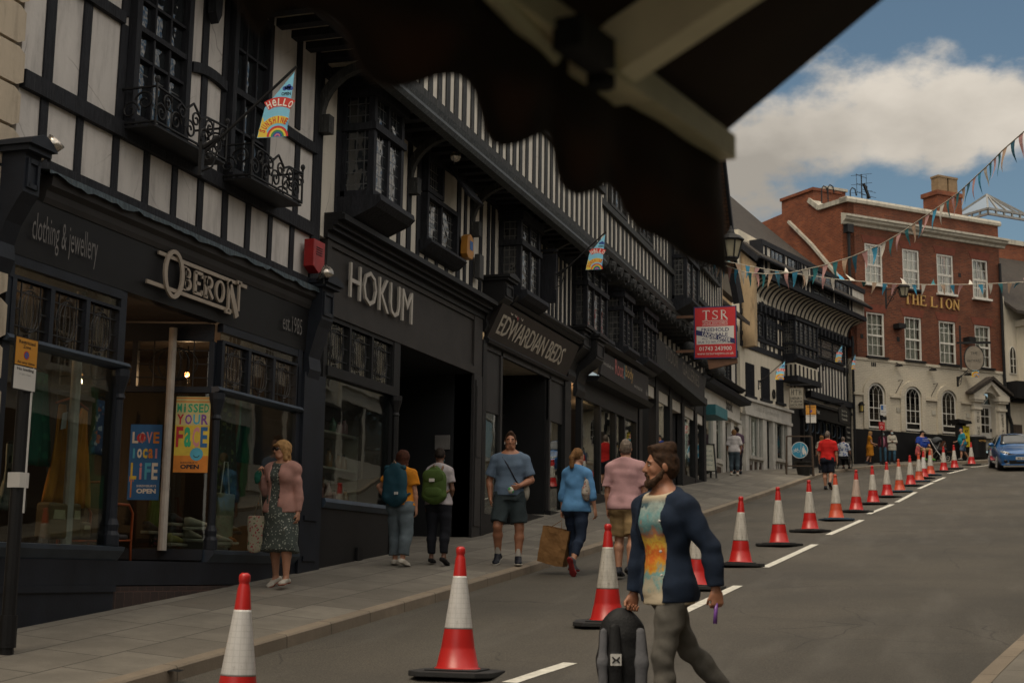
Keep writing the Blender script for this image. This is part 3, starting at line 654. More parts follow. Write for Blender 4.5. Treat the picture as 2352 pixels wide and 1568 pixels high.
for a,b in ((10.34,12.0),(14.04,15.9)):
 MB(FA).box(a,b,-.02,-.012,.2,1.92).build('shop_window','glass',ob);MB(FA).box(a,b,-.02,-.012,2.53,2.62).build('shop_window','glass',ob)
# the splayed glass of the entrance lobby
FR=Fr((-8.0+-1.75,13.42),math.degrees(math.atan2(1.75,.54)))
Lr=math.hypot(1.75,.54)
MB(FR).box(0,Lr-.05,-.006,.006,.2,1.92).build('shop_window','glass',ob)
transom_lights(ob,FR,.05,Lr-.06,1.99,2.5,2,.0)
m=MB(FR);m.box(0,Lr-.05,-.03,.06,1.92,1.985);m.box(0,Lr-.05,-.03,.08,.08,.199);m.box(0,Lr-.05,-.03,.02,2.51,2.7);m.box(0,.07,-.03,.03,.2,2.5);m.build('lobby_frame','navy',ob)
MB(FR).box(0,Lr-.02,-.06,-.031,-.18,.08).build('lobby_riser','navy',ob)
# the room behind the glass
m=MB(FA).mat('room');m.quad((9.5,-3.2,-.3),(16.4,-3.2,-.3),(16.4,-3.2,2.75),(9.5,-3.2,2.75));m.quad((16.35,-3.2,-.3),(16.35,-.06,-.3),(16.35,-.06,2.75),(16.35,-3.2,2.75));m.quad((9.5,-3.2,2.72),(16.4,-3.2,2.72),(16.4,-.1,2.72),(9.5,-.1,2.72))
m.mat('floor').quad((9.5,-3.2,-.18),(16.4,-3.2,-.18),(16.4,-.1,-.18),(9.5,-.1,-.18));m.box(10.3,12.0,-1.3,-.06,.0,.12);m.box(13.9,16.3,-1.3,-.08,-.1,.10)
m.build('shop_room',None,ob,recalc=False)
m=MB(FA);m.lathe([(.055,0),(.05,1.7),(.05,2.5)],(11.72,-.25,.15),10);m.lathe([(.05,0),(.045,1.2),(.045,2.45)],(13.70,-.42,.18),10);m.build('shop_posts',plain('white_post',(.42,.38,.34),.6),ob)
# ------------------------------------------------------------------ 2 & 3: the long jettied row
hk=thing('jettied_timber_house','long jettied black and white house over a charcoal shopfront with large white letters','building',(-8.0,19.6,-.1))
MB(FA).box(16.4,23.3,-.25,0,4.3,6.7).build('wall','plaster2',hk)
m=MB(FA);T=.05
studs(m,[16.93,18.62,19.45,21.62,22.28],4.6,WU,0,.17,T);studs(m,[17.2,17.55,17.9,18.25],4.5,5.0,0,.15,T);studs(m,[19.05,19.83,21.95,22.75,23.15],4.6,WU,0,.12,T);studs(m,[20.2,20.65,21.1],4.5,4.95,0,.12,T)
m.box(16.4,23.3,0,T+.01,WU-.18,WU+.06);m.build('timber_frame','timber',hk)
def jetty(par,u0,u1,w,z,gap=.41,jw=.16,beam=.22,offs=.1):
 MB(FA).box(u0,u1,0.0,w,z+.10,z+.14).build('jetty_soffit','soffit',par)
 m=MB(FA);u=u0+offs
 while u<u1-.1:m.box(u,u+jw,0.0,w-.04,z-.0,z+.098);u+=gap
 m.build('jetty_joists','timber',par)
 MB(FA).prism([(w-.05,z-.16),(w+.10,z-.16),(w+.14,z-.1),(w+.10,z-.02),(w+.13,z+.06),(w-.05,z+.06)],u0,u1,'u').build('bressummer','beam',par)
def close_studding(par,u0,u1,w,z0,z1,step=.34,sw=.15,skip=(),rail=None,mat='timber2',wall='plaster2'):
 MB(FA).box(u0,u1,w-.2,w,z0,z1).build('wall',wall,par)
 m=MB(FA);us=[u for u in np.arange(u0+.08,u1-.02,step) if not any(a<u<b for a,b in skip)];studs(m,us,z0,z1,w,sw,.045,.02)
 m.box(u0,u1,w,w+.07,z0-.10,z0+.05)
 if rail:m.box(u0,u1,w,w+.09,rail-.07,rail+.07)
 m.build('close_studding',mat,par)
jetty(hk,16.4,23.3,.75,WU-.12);close_studding(hk,16.4,23.3,.76,WU+.05,9.2,.36,.15)
m=MB(FA)
for u in (16.32,19.45,22.28):jbracket(m,u,.05,5.85,.70,6.46)
m.build('jetty_brackets','timber2',hk)
oriel(hk,FA,16.97,18.02,.50,4.93,6.47,5.86,2,1,'lead')
# casement pair with the upper right light propped open
window(hk,FA,19.94,21.36,5.03,5.80,.12,2,1,'timber','lead2',.07,.06,deep=.14);window(hk,FA,19.94,20.66,5.82,6.42,.12,1,1,'timber','lead2',.07,.05,deep=.14)
MB(FA).prism([(0,5.03),(.22,5.03),(.24,4.98),(.1,4.86),(0,4.84)],19.85,21.45,'u').build('sill','timber',hk)
m=MB(FA);m.prism([(.13,6.42),(.52,5.88),(.56,5.90),(.17,6.44)],20.7,21.33,'u');m.build('open_casement','timber',hk)
# charcoal shopfront: cornice, panelled fascia, leaded transoms, plate glass, dark passage
m=MB(FA)
for (a,b,c) in ((.06,4.30,4.40),(.14,4.40,4.46),(.20,4.46,4.53),(.30,4.53,4.60),(.26,4.60,4.63)):m.box(16.55,22.9,-.1,a,b+.001,c)
m.build('cornice','black',hk)
m=MB(FA);m.box(16.62,22.86,-.2,.0,3.30,4.30);m.box(16.62,16.75,.001,.035,3.42,4.299);m.box(22.44,22.86,.001,.04,3.30,4.299);m.box(16.75,22.44,.001,.03,4.22,4.299);m.box(16.62,22.44,.001,.045,3.30,3.42);m.box(16.75,22.44,.001,.02,3.42,3.46);m.build('fascia',plain('fascia_charcoal',(.036,.032,.030),.6,.22,2.5,.1,60,.3),hk)
m=MB(FA);text(m,'HOKUM',17.30,3.64,.035,2.27,.49,-.006,.98,0,.03);m.build('lettering',plain('letter_pewter',(.42,.385,.34),.45,.1),hk)
zs=fz(FA,ZW,350,1365)[1]
m=MB(FA);m.box(18.98,19.22,-.12,.03,-.2,3.30);m.box(16.62,16.72,-.1,.03,-.2,3.30);m.box(16.72,18.98,-.08,.05,2.50,2.63);m.box(16.72,18.98,-.08,.02,3.24,3.299);m.build('shopfront_frame','black',hk)
MB(FA).prism([(-.05,zs-.10),(.05,zs-.10),(.09,zs-.03),(.07,zs+.02),(-.05,zs+.02)],16.72,19.0,'u').build('window_sill','navyhi',hk)
MB(FA).box(16.62,19.2,-.3,.02,-.5,zs-.10).build('stall_riser','black',hk)
m=MB(FA);m.box(17.85,18.02,.02,.05,.12,.30);m.build('air_brick','iron',hk)
transom_lights(hk,FA,16.72,18.98,2.63,3.24,3,-.01,'black');MB(FA).box(16.72,18.98,-.03,-.022,zs,2.5).build('shop_window','glass',hk)
m=MB(FA);column(m,FA,19.02,.06,zs,2.5);m.build('corner_column','black',hk)
m=MB(FA);m.box(22.44,22.86,-.3,.05,-.2,3.30);m.box(22.50,22.80,.051,.07,.75,3.2);m.box(22.52,22.78,.071,.08,1.9,3.1);m.build('pilaster','charcoal',hk)
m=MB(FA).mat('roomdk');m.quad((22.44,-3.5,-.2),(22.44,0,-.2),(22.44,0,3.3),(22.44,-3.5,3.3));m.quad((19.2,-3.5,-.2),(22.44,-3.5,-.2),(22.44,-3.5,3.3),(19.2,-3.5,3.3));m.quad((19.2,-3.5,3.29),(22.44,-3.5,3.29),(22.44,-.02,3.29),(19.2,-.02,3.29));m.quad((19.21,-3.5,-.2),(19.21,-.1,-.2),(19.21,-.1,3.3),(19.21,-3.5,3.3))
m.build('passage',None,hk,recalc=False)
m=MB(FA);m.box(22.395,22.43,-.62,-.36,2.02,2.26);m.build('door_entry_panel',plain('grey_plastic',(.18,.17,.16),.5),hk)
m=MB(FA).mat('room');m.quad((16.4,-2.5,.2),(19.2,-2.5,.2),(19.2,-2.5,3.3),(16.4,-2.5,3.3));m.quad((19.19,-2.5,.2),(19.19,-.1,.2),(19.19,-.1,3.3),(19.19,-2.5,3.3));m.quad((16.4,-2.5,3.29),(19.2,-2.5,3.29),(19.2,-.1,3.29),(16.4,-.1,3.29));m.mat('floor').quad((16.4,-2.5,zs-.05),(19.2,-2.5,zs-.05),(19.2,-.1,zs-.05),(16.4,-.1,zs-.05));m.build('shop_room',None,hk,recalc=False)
MB(FA).prism([(-3.5,11.7),(1.1,9.1),(1.1,9.25),(-3.5,11.85)],16.4,28.5,'u').build('roof','tiles',hk)
# --- bed shop
ed=thing('jettied_timber_house','jettied black and white house above the bed shop with tilted dark sign','building',(-8.0,25.9,.6))
MB(FA).box(23.3,28.6,-.25,0,4.6,6.8).build('wall','plaster2',ed)
m=MB(FA);studs(m,[23.42,25.25,25.62,26.6,27.5,28.45],4.9,WU,0,.16,.05);studs(m,[25.95,26.28,26.95,27.22,27.8,28.12],4.9,WU,0,.13,.05);m.box(23.3,28.6,0,.06,WU-.18,WU+.06);m.build('timber_frame','timber',ed)
jetty(ed,23.3,28.3,.75,WU-.12);close_studding(ed,23.3,28.3,.76,WU+.05,9.2,.36,.15,rail=7.95)
m=MB(FA);jbracket(m,26.55,.05,5.85,.70,6.46);jbracket(m,25.3,.05,5.95,.70,6.46);m.build('jetty_brackets','timber2',ed)
oriel(ed,FA,23.75,24.95,.43,4.96,6.40,5.80,2,1,'lead2',frame='timber')
m=MB(FA);m.box(25.45,25.50,.08,.60,5.05,6.0);m.box(25.45,25.5,.08,.6,6.05,6.1);m.build('open_casement','timber',ed)
# tilted fascia sign
FS=FA
m=MB(FA);m.prism([(0,4.02),(.06,4.02),(.34,4.62),(.30,4.66),(0,4.66)],23.05,28.1,'u');o=m.build('sign_board',plain('sign_dark',(.022,.019,.018),.4,.3,2,0,60,.3),ed)
m=MB(FA);m.prism([(0,4.66),(.36,4.66),(.42,4.71),(.38,4.74),(.44,4.80),(.44,4.84),(0,4.86)],23.5,28.2,'u');m.prism([(0,3.90),(.10,3.92),(.12,3.97),(.07,4.02),(0,4.02)],23.0,28.2,'u');m.build('cornice','black',ed)
m=MB(FA);text(m,'EDWARDIAN BEDS',23.30,4.13,.115,4.05,.33,.004,.95,.0,.012,tilt=.467);m.build('lettering',plain('letter_cream',(.46,.41,.34),.5,.1),ed)
m=MB(FA).mat(plain('heart_red',(.20,.01,.012),.5));V=[(.0,-.5),(.5,.1),(.42,.45),(.15,.45),(0,.25),(-.15,.45),(-.42,.45),(-.5,.1)]
m.quad(*[(24.02+.17*a,.30,4.52+.14*b) for a,b in V]);m.mat(plain('letter_cream',(.46,.41,.34)));
for du in (-.35,-.12,.25):ring(m,24.02+du,4.55,.06,.05,.02,.3,.306,12)
m.build('sign_emblem',None,ed)
m=MB(FA);console(m,FA,22.9,23.35,.42,4.1,4.98,.05);console(m,FA,28.15,28.75,.40,3.95,4.98,.04);m.build('console_bracket','black',ed)
m=MB(FA);m.box(22.86,23.05,-.2,.06,.1,3.95);m.box(28.05,28.5,-.2,.06,.4,3.95);m.build('pier','black',ed)
E2=24.0
m=MB(FA);m.box(23.05,23.95,-.06,.0,2.75,3.9);m.box(27.0,28.05,-.06,.0,3.0,3.9);m.box(23.05,28.05,-.04,.03,3.82,3.92);m.box(23.92,24.02,-.06,.03,.8,3.9);m.box(27.0,27.1,-.06,.03,1.1,3.9);m.build('shopfront_frame','charcoal',ed)
MB(FA).box(23.05,23.92,-.03,-.02,.98,2.75).build('shop_window','glass',ed);MB(FA).box(27.1,28.05,-.03,-.02,1.2,3.0).build('shop_window','glass',ed)
m=MB(FA);m.box(23.0,24.0,-.2,.04,.2,.98);m.box(24.9,28.1,-.9,.05,.5,1.08);m.prism([(-.9,1.08),(.09,1.08),(.09,1.2),(-.9,1.2)],26.95,28.1,'u');m.build('stall_riser','black',ed)
# set-back display window behind the lobby
m=MB(FA);m.box(24.02,27.0,-.95,-.89,3.35-.05,3.9);m.box(24.0,27.0,-.98,-.86,3.02-.0,3.10);m.box(26.9,27.02,-.95,-.03,.9,3.9);m.build('lobby_frame','black',ed)
MB(FA).box(24.0,26.95,-.93,-.92,1.2,3.02).build('shop_window','glass',ed);MB(FA).box(24.0,26.95,-.95,-.9,3.1,3.3).build('lobby_panel','black',ed)
MB(FA).box(24.0,26.95,-1.0,-.85,1.05,1.2).build('window_sill','black',ed)
m=MB(FA).mat(plain('bed_room_wall',(.62,.54,.42),.9));m.quad((22.9,-2.6,.5),(28.2,-2.6,.5),(28.2,-2.6,3.9),(22.9,-2.6,3.9));m.mat('soffit').quad((22.9,-2.6,3.89),(28.2,-2.6,3.89),(28.2,-.05,3.89),(22.9,-.05,3.89));m.mat('floor').quad((22.9,-2.6,.95),(28.2,-2.6,.95),(28.2,-.1,.95),(22.9,-.1,.95));m.build('shop_room',None,ed,recalc=False)
# ------------------------------------------------------------------ 4: the Tudor house with carved joist ends, oriels and a street gable
td=thing('tudor_gabled_house','gabled black and white Tudor house with carved joist ends and three oriels','building',(-8.0,36.0,1.9))
MB(FA).box(28.6,44.4,-.3,0,4.6,7.0).build('wall','plaster2',td)
m=MB(FA);studs(m,list(np.arange(28.75,44.3,.62)),4.9,6.75,0,.16,.05);m.box(28.6,44.4,0,.07,6.55,6.8);m.build('timber_frame','timber',td)
oriel(td,FA,28.70,30.50,.34,5.10,6.62,6.05,3,1,'lead2');oriel(td,FA,31.5,32.5,.45,5.15,6.45,6.0,2,1,'lead2');oriel(td,FA,33.6,35.2,.45,5.2,6.5,6.05,3,1,'lead2')
MB(FA).box(28.5,44.4,0.0,.60,6.93,6.98).build('jetty_soffit','soffit',td)
MB(FA).prism([(.5,6.75),(.70,6.75),(.74,6.85),(.70,6.93),(.5,6.93)],28.5,44.4,'u').build('bressummer','timber2',td)
m=MB(FA)
for u in np.arange(28.9,44.2,.66):m.tube([(u,.02,6.66),(u,.66,6.62)],[.17,.16],12);m.tube([(u,.66,6.62),(u,.74,6.60)],[.12,.10],10)
m.build('carved_joist_ends','timber2',td)
close_studding(td,28.3,36.1,.60,6.98,9.4,.40,.17,rail=7.85);close_studding(td,36.1,44.4,.60,6.98,10.0,.42,.17,rail=7.85)
oriel(td,Fr((-7.4,0),0),36.3,38.0,.42,7.15,9.0,8.25,2,1,'lead2')
for u in (29.4,32.2):window(td,Fr((-7.4,0),0),u,u+1.5,7.95,9.1,.09,3,2,'timber2','lead2',.07,.05)
window(td,Fr((-7.4,0),0),40.0,43.2,8.8,10.0,.16,5,1,'timber2','lead2',.08,.07)
MB(FA).prism([(-3.5,12.4),(1.0,9.3),(1.0,9.45),(-3.5,12.55)],28.3,39.2,'u').build('roof','tiles',td)
# gable toward the street
gu0,gu1,gz,ga=39.0,44.6,9.9,13.6
m=MB(FA);m.prism([(gu0,gz),(gu1,gz),((gu0+gu1)/2,ga)],-.2,.62);m.build('gable_wall','plaster2',td)
m=MB(FA)
for u in np.arange(gu0+.3,gu1-.2,.36):
 h=(ga-gz)*(1-abs(u-(gu0+gu1)/2)/((gu1-gu0)/2));m.box(u-.07,u+.07,.62,.67,gz,gz+max(h-.05,.05))
m.box(gu0,gu1,.62,.72,gz-.12,gz+.06);m.build('gable_studs','timber2',td)
m=MB(FA);uc=(gu0+gu1)/2;o_=.95
for s in (-1,1):
 e=uc+s*(gu1-gu0)/2*1.10;zb=gz-.35
 m.prism([(e,zb),(e,zb+.34),(uc,ga+.42),(uc,ga+.1)],o_,o_+.09)
m.build('bargeboards','timber',td)
for s in (-1,1):
 e=uc+s*(gu1-gu0)/2*1.12
 MB(FA).prism([(e,gz-.30),(e,gz-.12),(uc,ga+.62),(uc,ga+.44)],-5.0,o_+.04).build('gable_roof','tilesred',td)
m=MB(FA);m.box(44.3,44.6,-5,.58,7.0,9.9);m.build('end_wall','rough',td)
# root-and-body style shop fascia with splayed bay, and the big gallery sign
def quadboard(mb,fr,P,w,th=.05):
 Q=[fp(fr,*p,w) for p in P];mb.prism(Q,w-th,w);return Q
m=MB(FA);Q1=[(29.75,4.28),(34.6,4.22),(34.6,4.86),(30.1,4.80)];m.prism(Q1,.30,.36);m.build('sign_board',plain('sign_slate',(.028,.026,.026),.6,.22,6,0,60,.3),td)
m=MB(FA);text(m,'theroots&body.com',30.0,4.50,.365,.95,.11);text(m,'www.roots.co.uk',33.0,4.40,.365,.9,.10);text(m,'6a',34.3,4.36,.365,.18,.15);m.build('lettering',plain('letter_grey',(.34,.32,.29)),td)
for s_,u_,c_ in (('Root',31.1,(.42,.13,.12)),('&',31.95,(.12,.26,.30)),('Body',32.1,(.40,.26,.10))):
 m=MB(FA);text(m,s_,u_,4.46,.366,.8 if len(s_)>1 else .14,.34,.006);m.build('lettering',plain('letter_'+str(len(s_))+s_[0],c_),td)
m=MB(FA);m.prism([(.0,4.90),(.42,4.90),(.50,4.97),(.46,5.02),(0,5.04)],29.6,35.0,'u');m.prism([(0,4.10),(.34,4.12),(.42,4.22),(0,4.24)],29.6,35.0,'u');m.build('cornice','black',td)
m=MB(FA);console(m,FA,28.85,29.5,.50,3.7,4.9,.04);m.build('console_bracket','black',td)
m=MB(FA)
for u in (29.35,30.95,32.4,33.3,34.6):m.box(u,u+.13,-.08,.05,1.0,4.1)
m.box(29.3,34.7,-.05,.06,3.72,4.1);m.box(29.3,34.7,-.2,.06,1.0,1.75);m.build('shopfront_frame','black',td)
MB(FA).box(29.4,34.6,-.03,-.02,1.75,3.72).build('shop_window','glass',td)
m=MB(FA).mat('room');m.quad((28.7,-2.5,1),(44.3,-2.5,2),(44.3,-2.5,5),(28.7,-2.5,5));m.mat('floor').quad((28.7,-2.5,1.7),(35.2,-2.5,1.7),(35.2,-.1,1.7),(28.7,-.1,1.7));m.quad((35.2,-2.5,2.5),(44.3,-2.5,2.5),(44.3,-.1,2.5),(35.2,-.1,2.5));m.mat('soffit').quad((28.7,-2.5,4.15),(35.2,-2.5,4.15),(35.2,-.1,4.15),(28.7,-.1,4.15));m.build('shop_room',None,td,recalc=False)
P=[px(ZC,810,230),px(ZC,1310,655),px(ZC,1345,455),px(ZC,865,62)]
m=MB(FA);Q=[fp(FA,*p,.35) for p in P];m.prism(Q,.27,.35);m.build('sign_board',plain('sign_slate',(.040,.037,.038)),td)
m=MB(FA);sl=math.atan2(Q[1][1]-Q[0][1],Q[1][0]-Q[0][0])
text(m,'TUDOR',Q[0][0]+1.6,Q[0][1]+.20+1.6*math.tan(sl),.355,1.7,.36,0,1.1,rot=sl);text(m,'GALLERIES',Q[0][0]+3.95,Q[0][1]+.20+3.95*math.tan(sl),.355,2.5,.36,0,1.1,rot=sl);m.build('lettering',plain('letter_dull',(.17,.145,.115)),td)
m=MB(FA);m.prism([(Q[0][0]-.1,Q[0][1]-.02),(Q[1][0]+.15,Q[1][1]-.02),(Q[1][0]+.15,Q[1][1]-.22),(Q[0][0]-.1,Q[0][1]-.22)],0,.45);m.build('cornice','timber2',td)
m=MB(FA)
for u,z0 in ((34.9,1.9),(36.9,2.0),(38.7,2.1),(40.5,2.2),(42.5,2.3),(44.0,2.3)):m.box(u,u+.35,-.15,.06,z0-.3,5.3)
m.box(40.85,44.0,-.05,.05,2.3,2.86);m.box(35.2,44.3,-.05,.04,4.9,5.3);m.build('shopfront_frame','black',td)
MB(FA).box(40.85,44.0,-.04,-.03,2.86,4.9).build('shop_window','glass',td);MB(FA).box(37.25,38.7,-.04,-.03,2.6,4.9).build('shop_window','glass',td)
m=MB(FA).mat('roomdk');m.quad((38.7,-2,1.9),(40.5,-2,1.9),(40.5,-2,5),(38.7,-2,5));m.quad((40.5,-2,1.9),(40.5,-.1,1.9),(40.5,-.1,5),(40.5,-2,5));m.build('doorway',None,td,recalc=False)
# lower jetty of the end bay, with ball-shaped pendants
m=MB(FA)
for u in (38.6,39.8,41.0,42.2,43.4):m.ell((u,.62,6.18),(.20,.22,.20),12,8);m.tube([(u,.05,6.05),(u,.3,5.95),(u,.55,6.05)],.05,6)
m.build('jetty_pendants','timber2',td,smooth=True)
# ------------------------------------------------------------------ 5: small white shop and the cream shop beyond it
FB=Fr((-8.6,44.5),2.6);FW=Fr((-8.24,52.5),13.2);FH=Fr((-6.95,58.0),15.6);FL=Fr((-5.3,63.9),45.0)
bk=thing('white_fronted_shop','narrow timbered building with a plain white shopfront and short dark name','building',(-8.5,48.5,3.2))
MB(FB).box(0,8.0,-.3,0,5.4,9.2).build('wall','plaster2',bk)
m=MB(FB);studs(m,[.3,1.0,1.7,2.4,3.1,3.8,4.5,5.2,6.0,6.7,7.8],6.2,9.2,0,.2,.05);m.box(0,8,0,.07,8.0,8.25);m.box(0,8,0,.06,9.0,9.2);m.build('timber_frame','timber',bk)
window(bk,FB,5.1,6.6,6.5,8.0,.1,2,1,'timber','lead2',.07,.05)
oriel(bk,FB,1.0,4.8,.35,6.7,8.1,7.6,4,1,'lead2')
za,zb=fz(FB,ZF,500,585)[1],fz(FB,ZF,520,410)[1]
m=MB(FB);m.prism([(0,zb),(.5,zb+.05),(.55,zb+.2),(.3,zb+.3),(0,zb+.35)],0,8.05,'u');m.prism([(0,zb+.35),(.5,zb+.3),(.65,zb+.42),(0,zb+.5)],0,6.5,'u');m.build('cornice','timber',bk)
m=MB(FB);m.box(0,7.9,-.1,.12,za,zb);m.box(0,8,-.1,.16,za-.12,za);m.build('fascia','white',bk)
m=MB(FB);a=fz(FB,ZF,435,525)[0];b=fz(FB,ZF,522,530)[0];text(m,'bsok',a,za+.14,.125,b-a,.42,.03);m.build('lettering','black',bk)
us=U(FB,ZF,330,800),U(FB,ZF,412,800),U(FB,ZF,450,800),U(FB,ZF,525,800),U(FB,ZF,585,800),U(FB,ZF,612,800),U(FB,ZF,690,800)
m=MB(FB)
for a,b in ((us[1],us[2]),(us[3],us[3]+.5),(us[5],us[6]),(us[0]-.5,us[0])):m.box(a,b,-.1,.06,3.0,za-.12)
m.box(us[0],us[1],-.05,.10,3.8,3.95);m.box(us[0],us[1],-.05,.03,3.0,3.8);m.box(us[3]+.5,us[4],-.05,.03,3.0,4.1);m.box(us[6]-.25,us[6]+.1,-.1,.14,3.2,za-.1);m.build('shopfront_frame','white',bk)
MB(FB).box(us[0]+.15,us[1]-.15,.031,.036,3.15,3.7).build('riser_panel',plain('brown_panel',(.06,.035,.024),.5),bk)
MB(FB).box(us[0],us[1],-.03,-.02,3.95,za-.12).build('shop_window','glass',bk);MB(FB).box(0,us[0]-.5,-.03,-.02,3.2,za-.12).build('shop_window','glass',bk);MB(FB).box(us[3]+.5,us[4],-.03,-.02,4.1,za-.12).build('shop_window','glass',bk)
m=MB(FB);m.box(us[2],us[3],-.5,-.45,3.0,za-.12);m.build('door',plain('door_dark',(.03,.03,.03)),bk)
m=MB(FB).mat(plain('bright_room',(.16,.14,.11),.9));m.quad((0,-2,3),(7.9,-2,3.2),(7.9,-2,5.6),(0,-2,5.6));m.mat('floor').quad((0,-2,3.4),(7.9,-2,3.4),(7.9,-.1,3.4),(0,-.1,3.4));m.build('shop_room',None,bk,recalc=False)
m=MB(FB);z0=fz(FB,ZF,240,700)[1];m.box(.2,2.0,.05,.9,fz(FB,ZF,240,515,.9)[1],fz(FB,ZF,240,375,.9)[1]);m.build('awning_box',plain('teal_board',(.03,.17,.20),.5),bk)
MB(FB).prism([(-4.5,12.5),(.5,9.2),(.5,9.35),(-4.5,12.65)],0,8.1,'u').build('roof','tiles',bk)
# rendered gable flank that stands up behind, with its dark raking verge
FG=Fr((-8.0,52.4),-90)
m=MB();p=[at(*px(ZD,1150,780),50),at(*px(ZD,1220,540),50),at(*px(ZD,1265,560),50),at(*px(ZD,1385,1270),50),at(*px(ZD,1180,1090),50)]
dv=np.array((-.25,.25,0));m.add([q for q in p]+[q+dv for q in p],[(0,1,2,3,4),(9,8,7,6,5)]+[(i,(i+1) % 5,5+(i+1) % 5,5+i) for i in range(5)]);m.build('gable_flank',m_plaster('grey_render',(.36,.33,.28),.3,False),bk)
m=MB();
for s0,s1,a in ((px(ZD,1262,545),px(ZD,1400,1290),.28),(px(ZD,1215,550),px(ZD,1140,840),.14),(px(ZD,1140,840),px(ZD,1200,1010),.12)):m.bar(at(*s0,49.6),at(*s1,49.6),a,.25)
m.build('gable_timbers','timber',bk)
# --- cream shop
cs=thing('cream_shop','cream rendered shop with three shuttered windows and a grey white double shopfront','building',(-7.6,55.2,3.9))
S=1.03
MB(FW).box(.35,5.75,-.3,0,6.0,13.0).build('wall','cream',cs)
m=MB(FW);zt=8.62
m.box(.35,5.75,0,.06,zt-.1,zt+.1);m.box(.35,5.75,0,.06,9.75,9.95)
studs(m,[.5,1.15,1.6,2.05,2.5,3.0,3.45,3.9,4.4,4.9],zt+.1,9.75 if False else 9.0,0,.16,.05);studs(m,[.45,1.1,2.75,4.6,5.5],zt,10.6,0,.18,.05);m.box(.35,5.75,0,.06,8.95,9.1);arc_brace(m,3.6,9.3,4.4,10.4,0,.05,.16,.1);m.build('timber_frame','timber',cs)
window(cs,FW,1.25,2.6,9.1,10.1,.1,3,2,'timber','lead2',.08,.05);window(cs,FW,2.85,4.1,9.1,10.2,.1,3,1,'timber','lead2',.08,.05)
for a,b,z0,z1 in ((.85,1.72,6.72,7.95),(2.44,3.34,6.75,8.0),(4.08,4.86,6.80,8.0)):
 m=MB(FW);m.box(a,b,-.1,.03,z0,z1)
 for k in range(9):u=a+(b-a)*k/9;m.box(u,u+.02,.03,.045,z0,z1)
 m.box(a-.1,b+.1,.0,.10,z0-.1,z0);m.build('shuttered_window','timber',cs)
zf0,zf1=5.89*S,6.30*S
m=MB(FW);m.box(.55,5.5,-.1,.10,zf0,zf1);m.box(.45,5.6,-.1,.18,zf1,zf1+.10);m.box(.5,5.55,-.1,.14,zf0-.12,zf0);m.build('fascia',plain('grey_white_fascia',(.46,.44,.40),.6,.2,3),cs)
m=MB(FW).mat(plain('ghost_letter',(.28,.26,.22)));
text(m,'Salads &',1.6,zf0+.12,.105,.9,.22,-.01,shear=.2);text(m,'Sandwiches',2.55,zf0+.10,.105,1.5,.18,-.012,shear=.2);m.build('lettering',None,cs)
m=MB(FW)
for a,b in ((.6,.93),(2.36,2.78),(3.46,3.68),(5.05,5.5)):m.box(a,b,-.1,.09,3.4,zf0-.12)
for u in (1.2,2.02,3.95,4.72):m.box(u-.04,u+.04,-.04,.05,4.1,zf0-.12)
for a,b,z0 in ((.93,2.36,4.42),(3.68,5.05,4.52)):
 m.prism([(0,z0-.12),(.16,z0-.10),(.18,z0+.02),(0,z0+.06)],a,b,'u');m.box(a,b,-.05,.06,3.4,z0-.12-.45)
 for k in range(4):u=a+(b-a)*k/3;m.box(u-.05,u+.05,-.03,.07,3.4,z0-.1)
 m.box(a,b,-.05,.05,z0-.17,z0-.1)
m.build('shopfront_frame',plain('grey_white_joinery',(.47,.45,.41),.55,.2,4),cs)
m=MB(FW)
for a,b,z0 in ((.93,2.36,4.42),(3.68,5.05,4.52)):m.box(a,b,-.02,.02,3.8,z0-.17)
m.build('riser_panel',plain('brown_panel',(.06,.035,.024),.5),cs)
MB(FW).box(.93,2.36,-.04,-.03,4.45,zf0-.12).build('shop_window','glass',cs);MB(FW).box(3.68,5.05,-.04,-.03,4.55,zf0-.12).build('shop_window','glass',cs)
o=MB(FW).box(2.78,3.46,-.4,-.35,3.6,zf0-.12).build('door',plain('grey_white_joinery',(.47,.45,.41)),cs);MB(FW).box(3.38,3.42,-.35,-.3,4.7,5.0).build('handle','iron',o)
m=MB(FW).mat(plain('bright_room',(.16,.14,.11),.9));m.quad((.5,-1.6,3.5),(5.5,-1.6,3.5),(5.5,-1.6,6.2),(.5,-1.6,6.2));m.build('shop_room',None,cs,recalc=False)
m=MB(FW);ring(m,3.72,7.05,.13,.19,.05,.02,.07,14);m.build('oval_plaque','iron',cs)
# ------------------------------------------------------------------ 6: the big timbered house with the coved jetty
hh=thing('coved_timber_house','large timber-framed house with a striped cove under its upper floor and steep tiled roof','building',(-6.2,61.0,4.3))
ue=6.9
uc0=U(FH,ZE,690,300,.75);zc1=11.40;zc0=10.52;zev=12.72
MB(FH).box(-.1,ue,-.3,0,6.6,12.4).build('wall','plaster2',hh)
MB(FH).box(uc0,ue,.3,.75,zc1,zev).build('upper_storey','plaster2',hh)
MB(FH).box(uc0,ue,-6,.3,zc1,zev).build('upper_flank','plaster2',hh)
m=MB(FH);m.box(uc0-.04,ue,.3,.86,zc1-.14,zc1+.05);m.box(uc0-.03,ue,.72,.82,zev-.2,zev)
for x in (690,745,960,1115,1160,1195,1240,1285,1530,1570,1720,1755):u=U(FH,ZE,x,300+(x-690)*.38,.75);m.box(u-.07,u+.07,.70,.80,zc1,zev)
m.box(uc0-.04,uc0+.12,.3,.81,zc1-.1,zev);m.box(uc0-.045,uc0,-.2,.0,zc1,zev);m.box(uc0-.05,uc0,-6,.75,zc1-.2,zc1+.05);m.build('timber_frame','timber',hh)
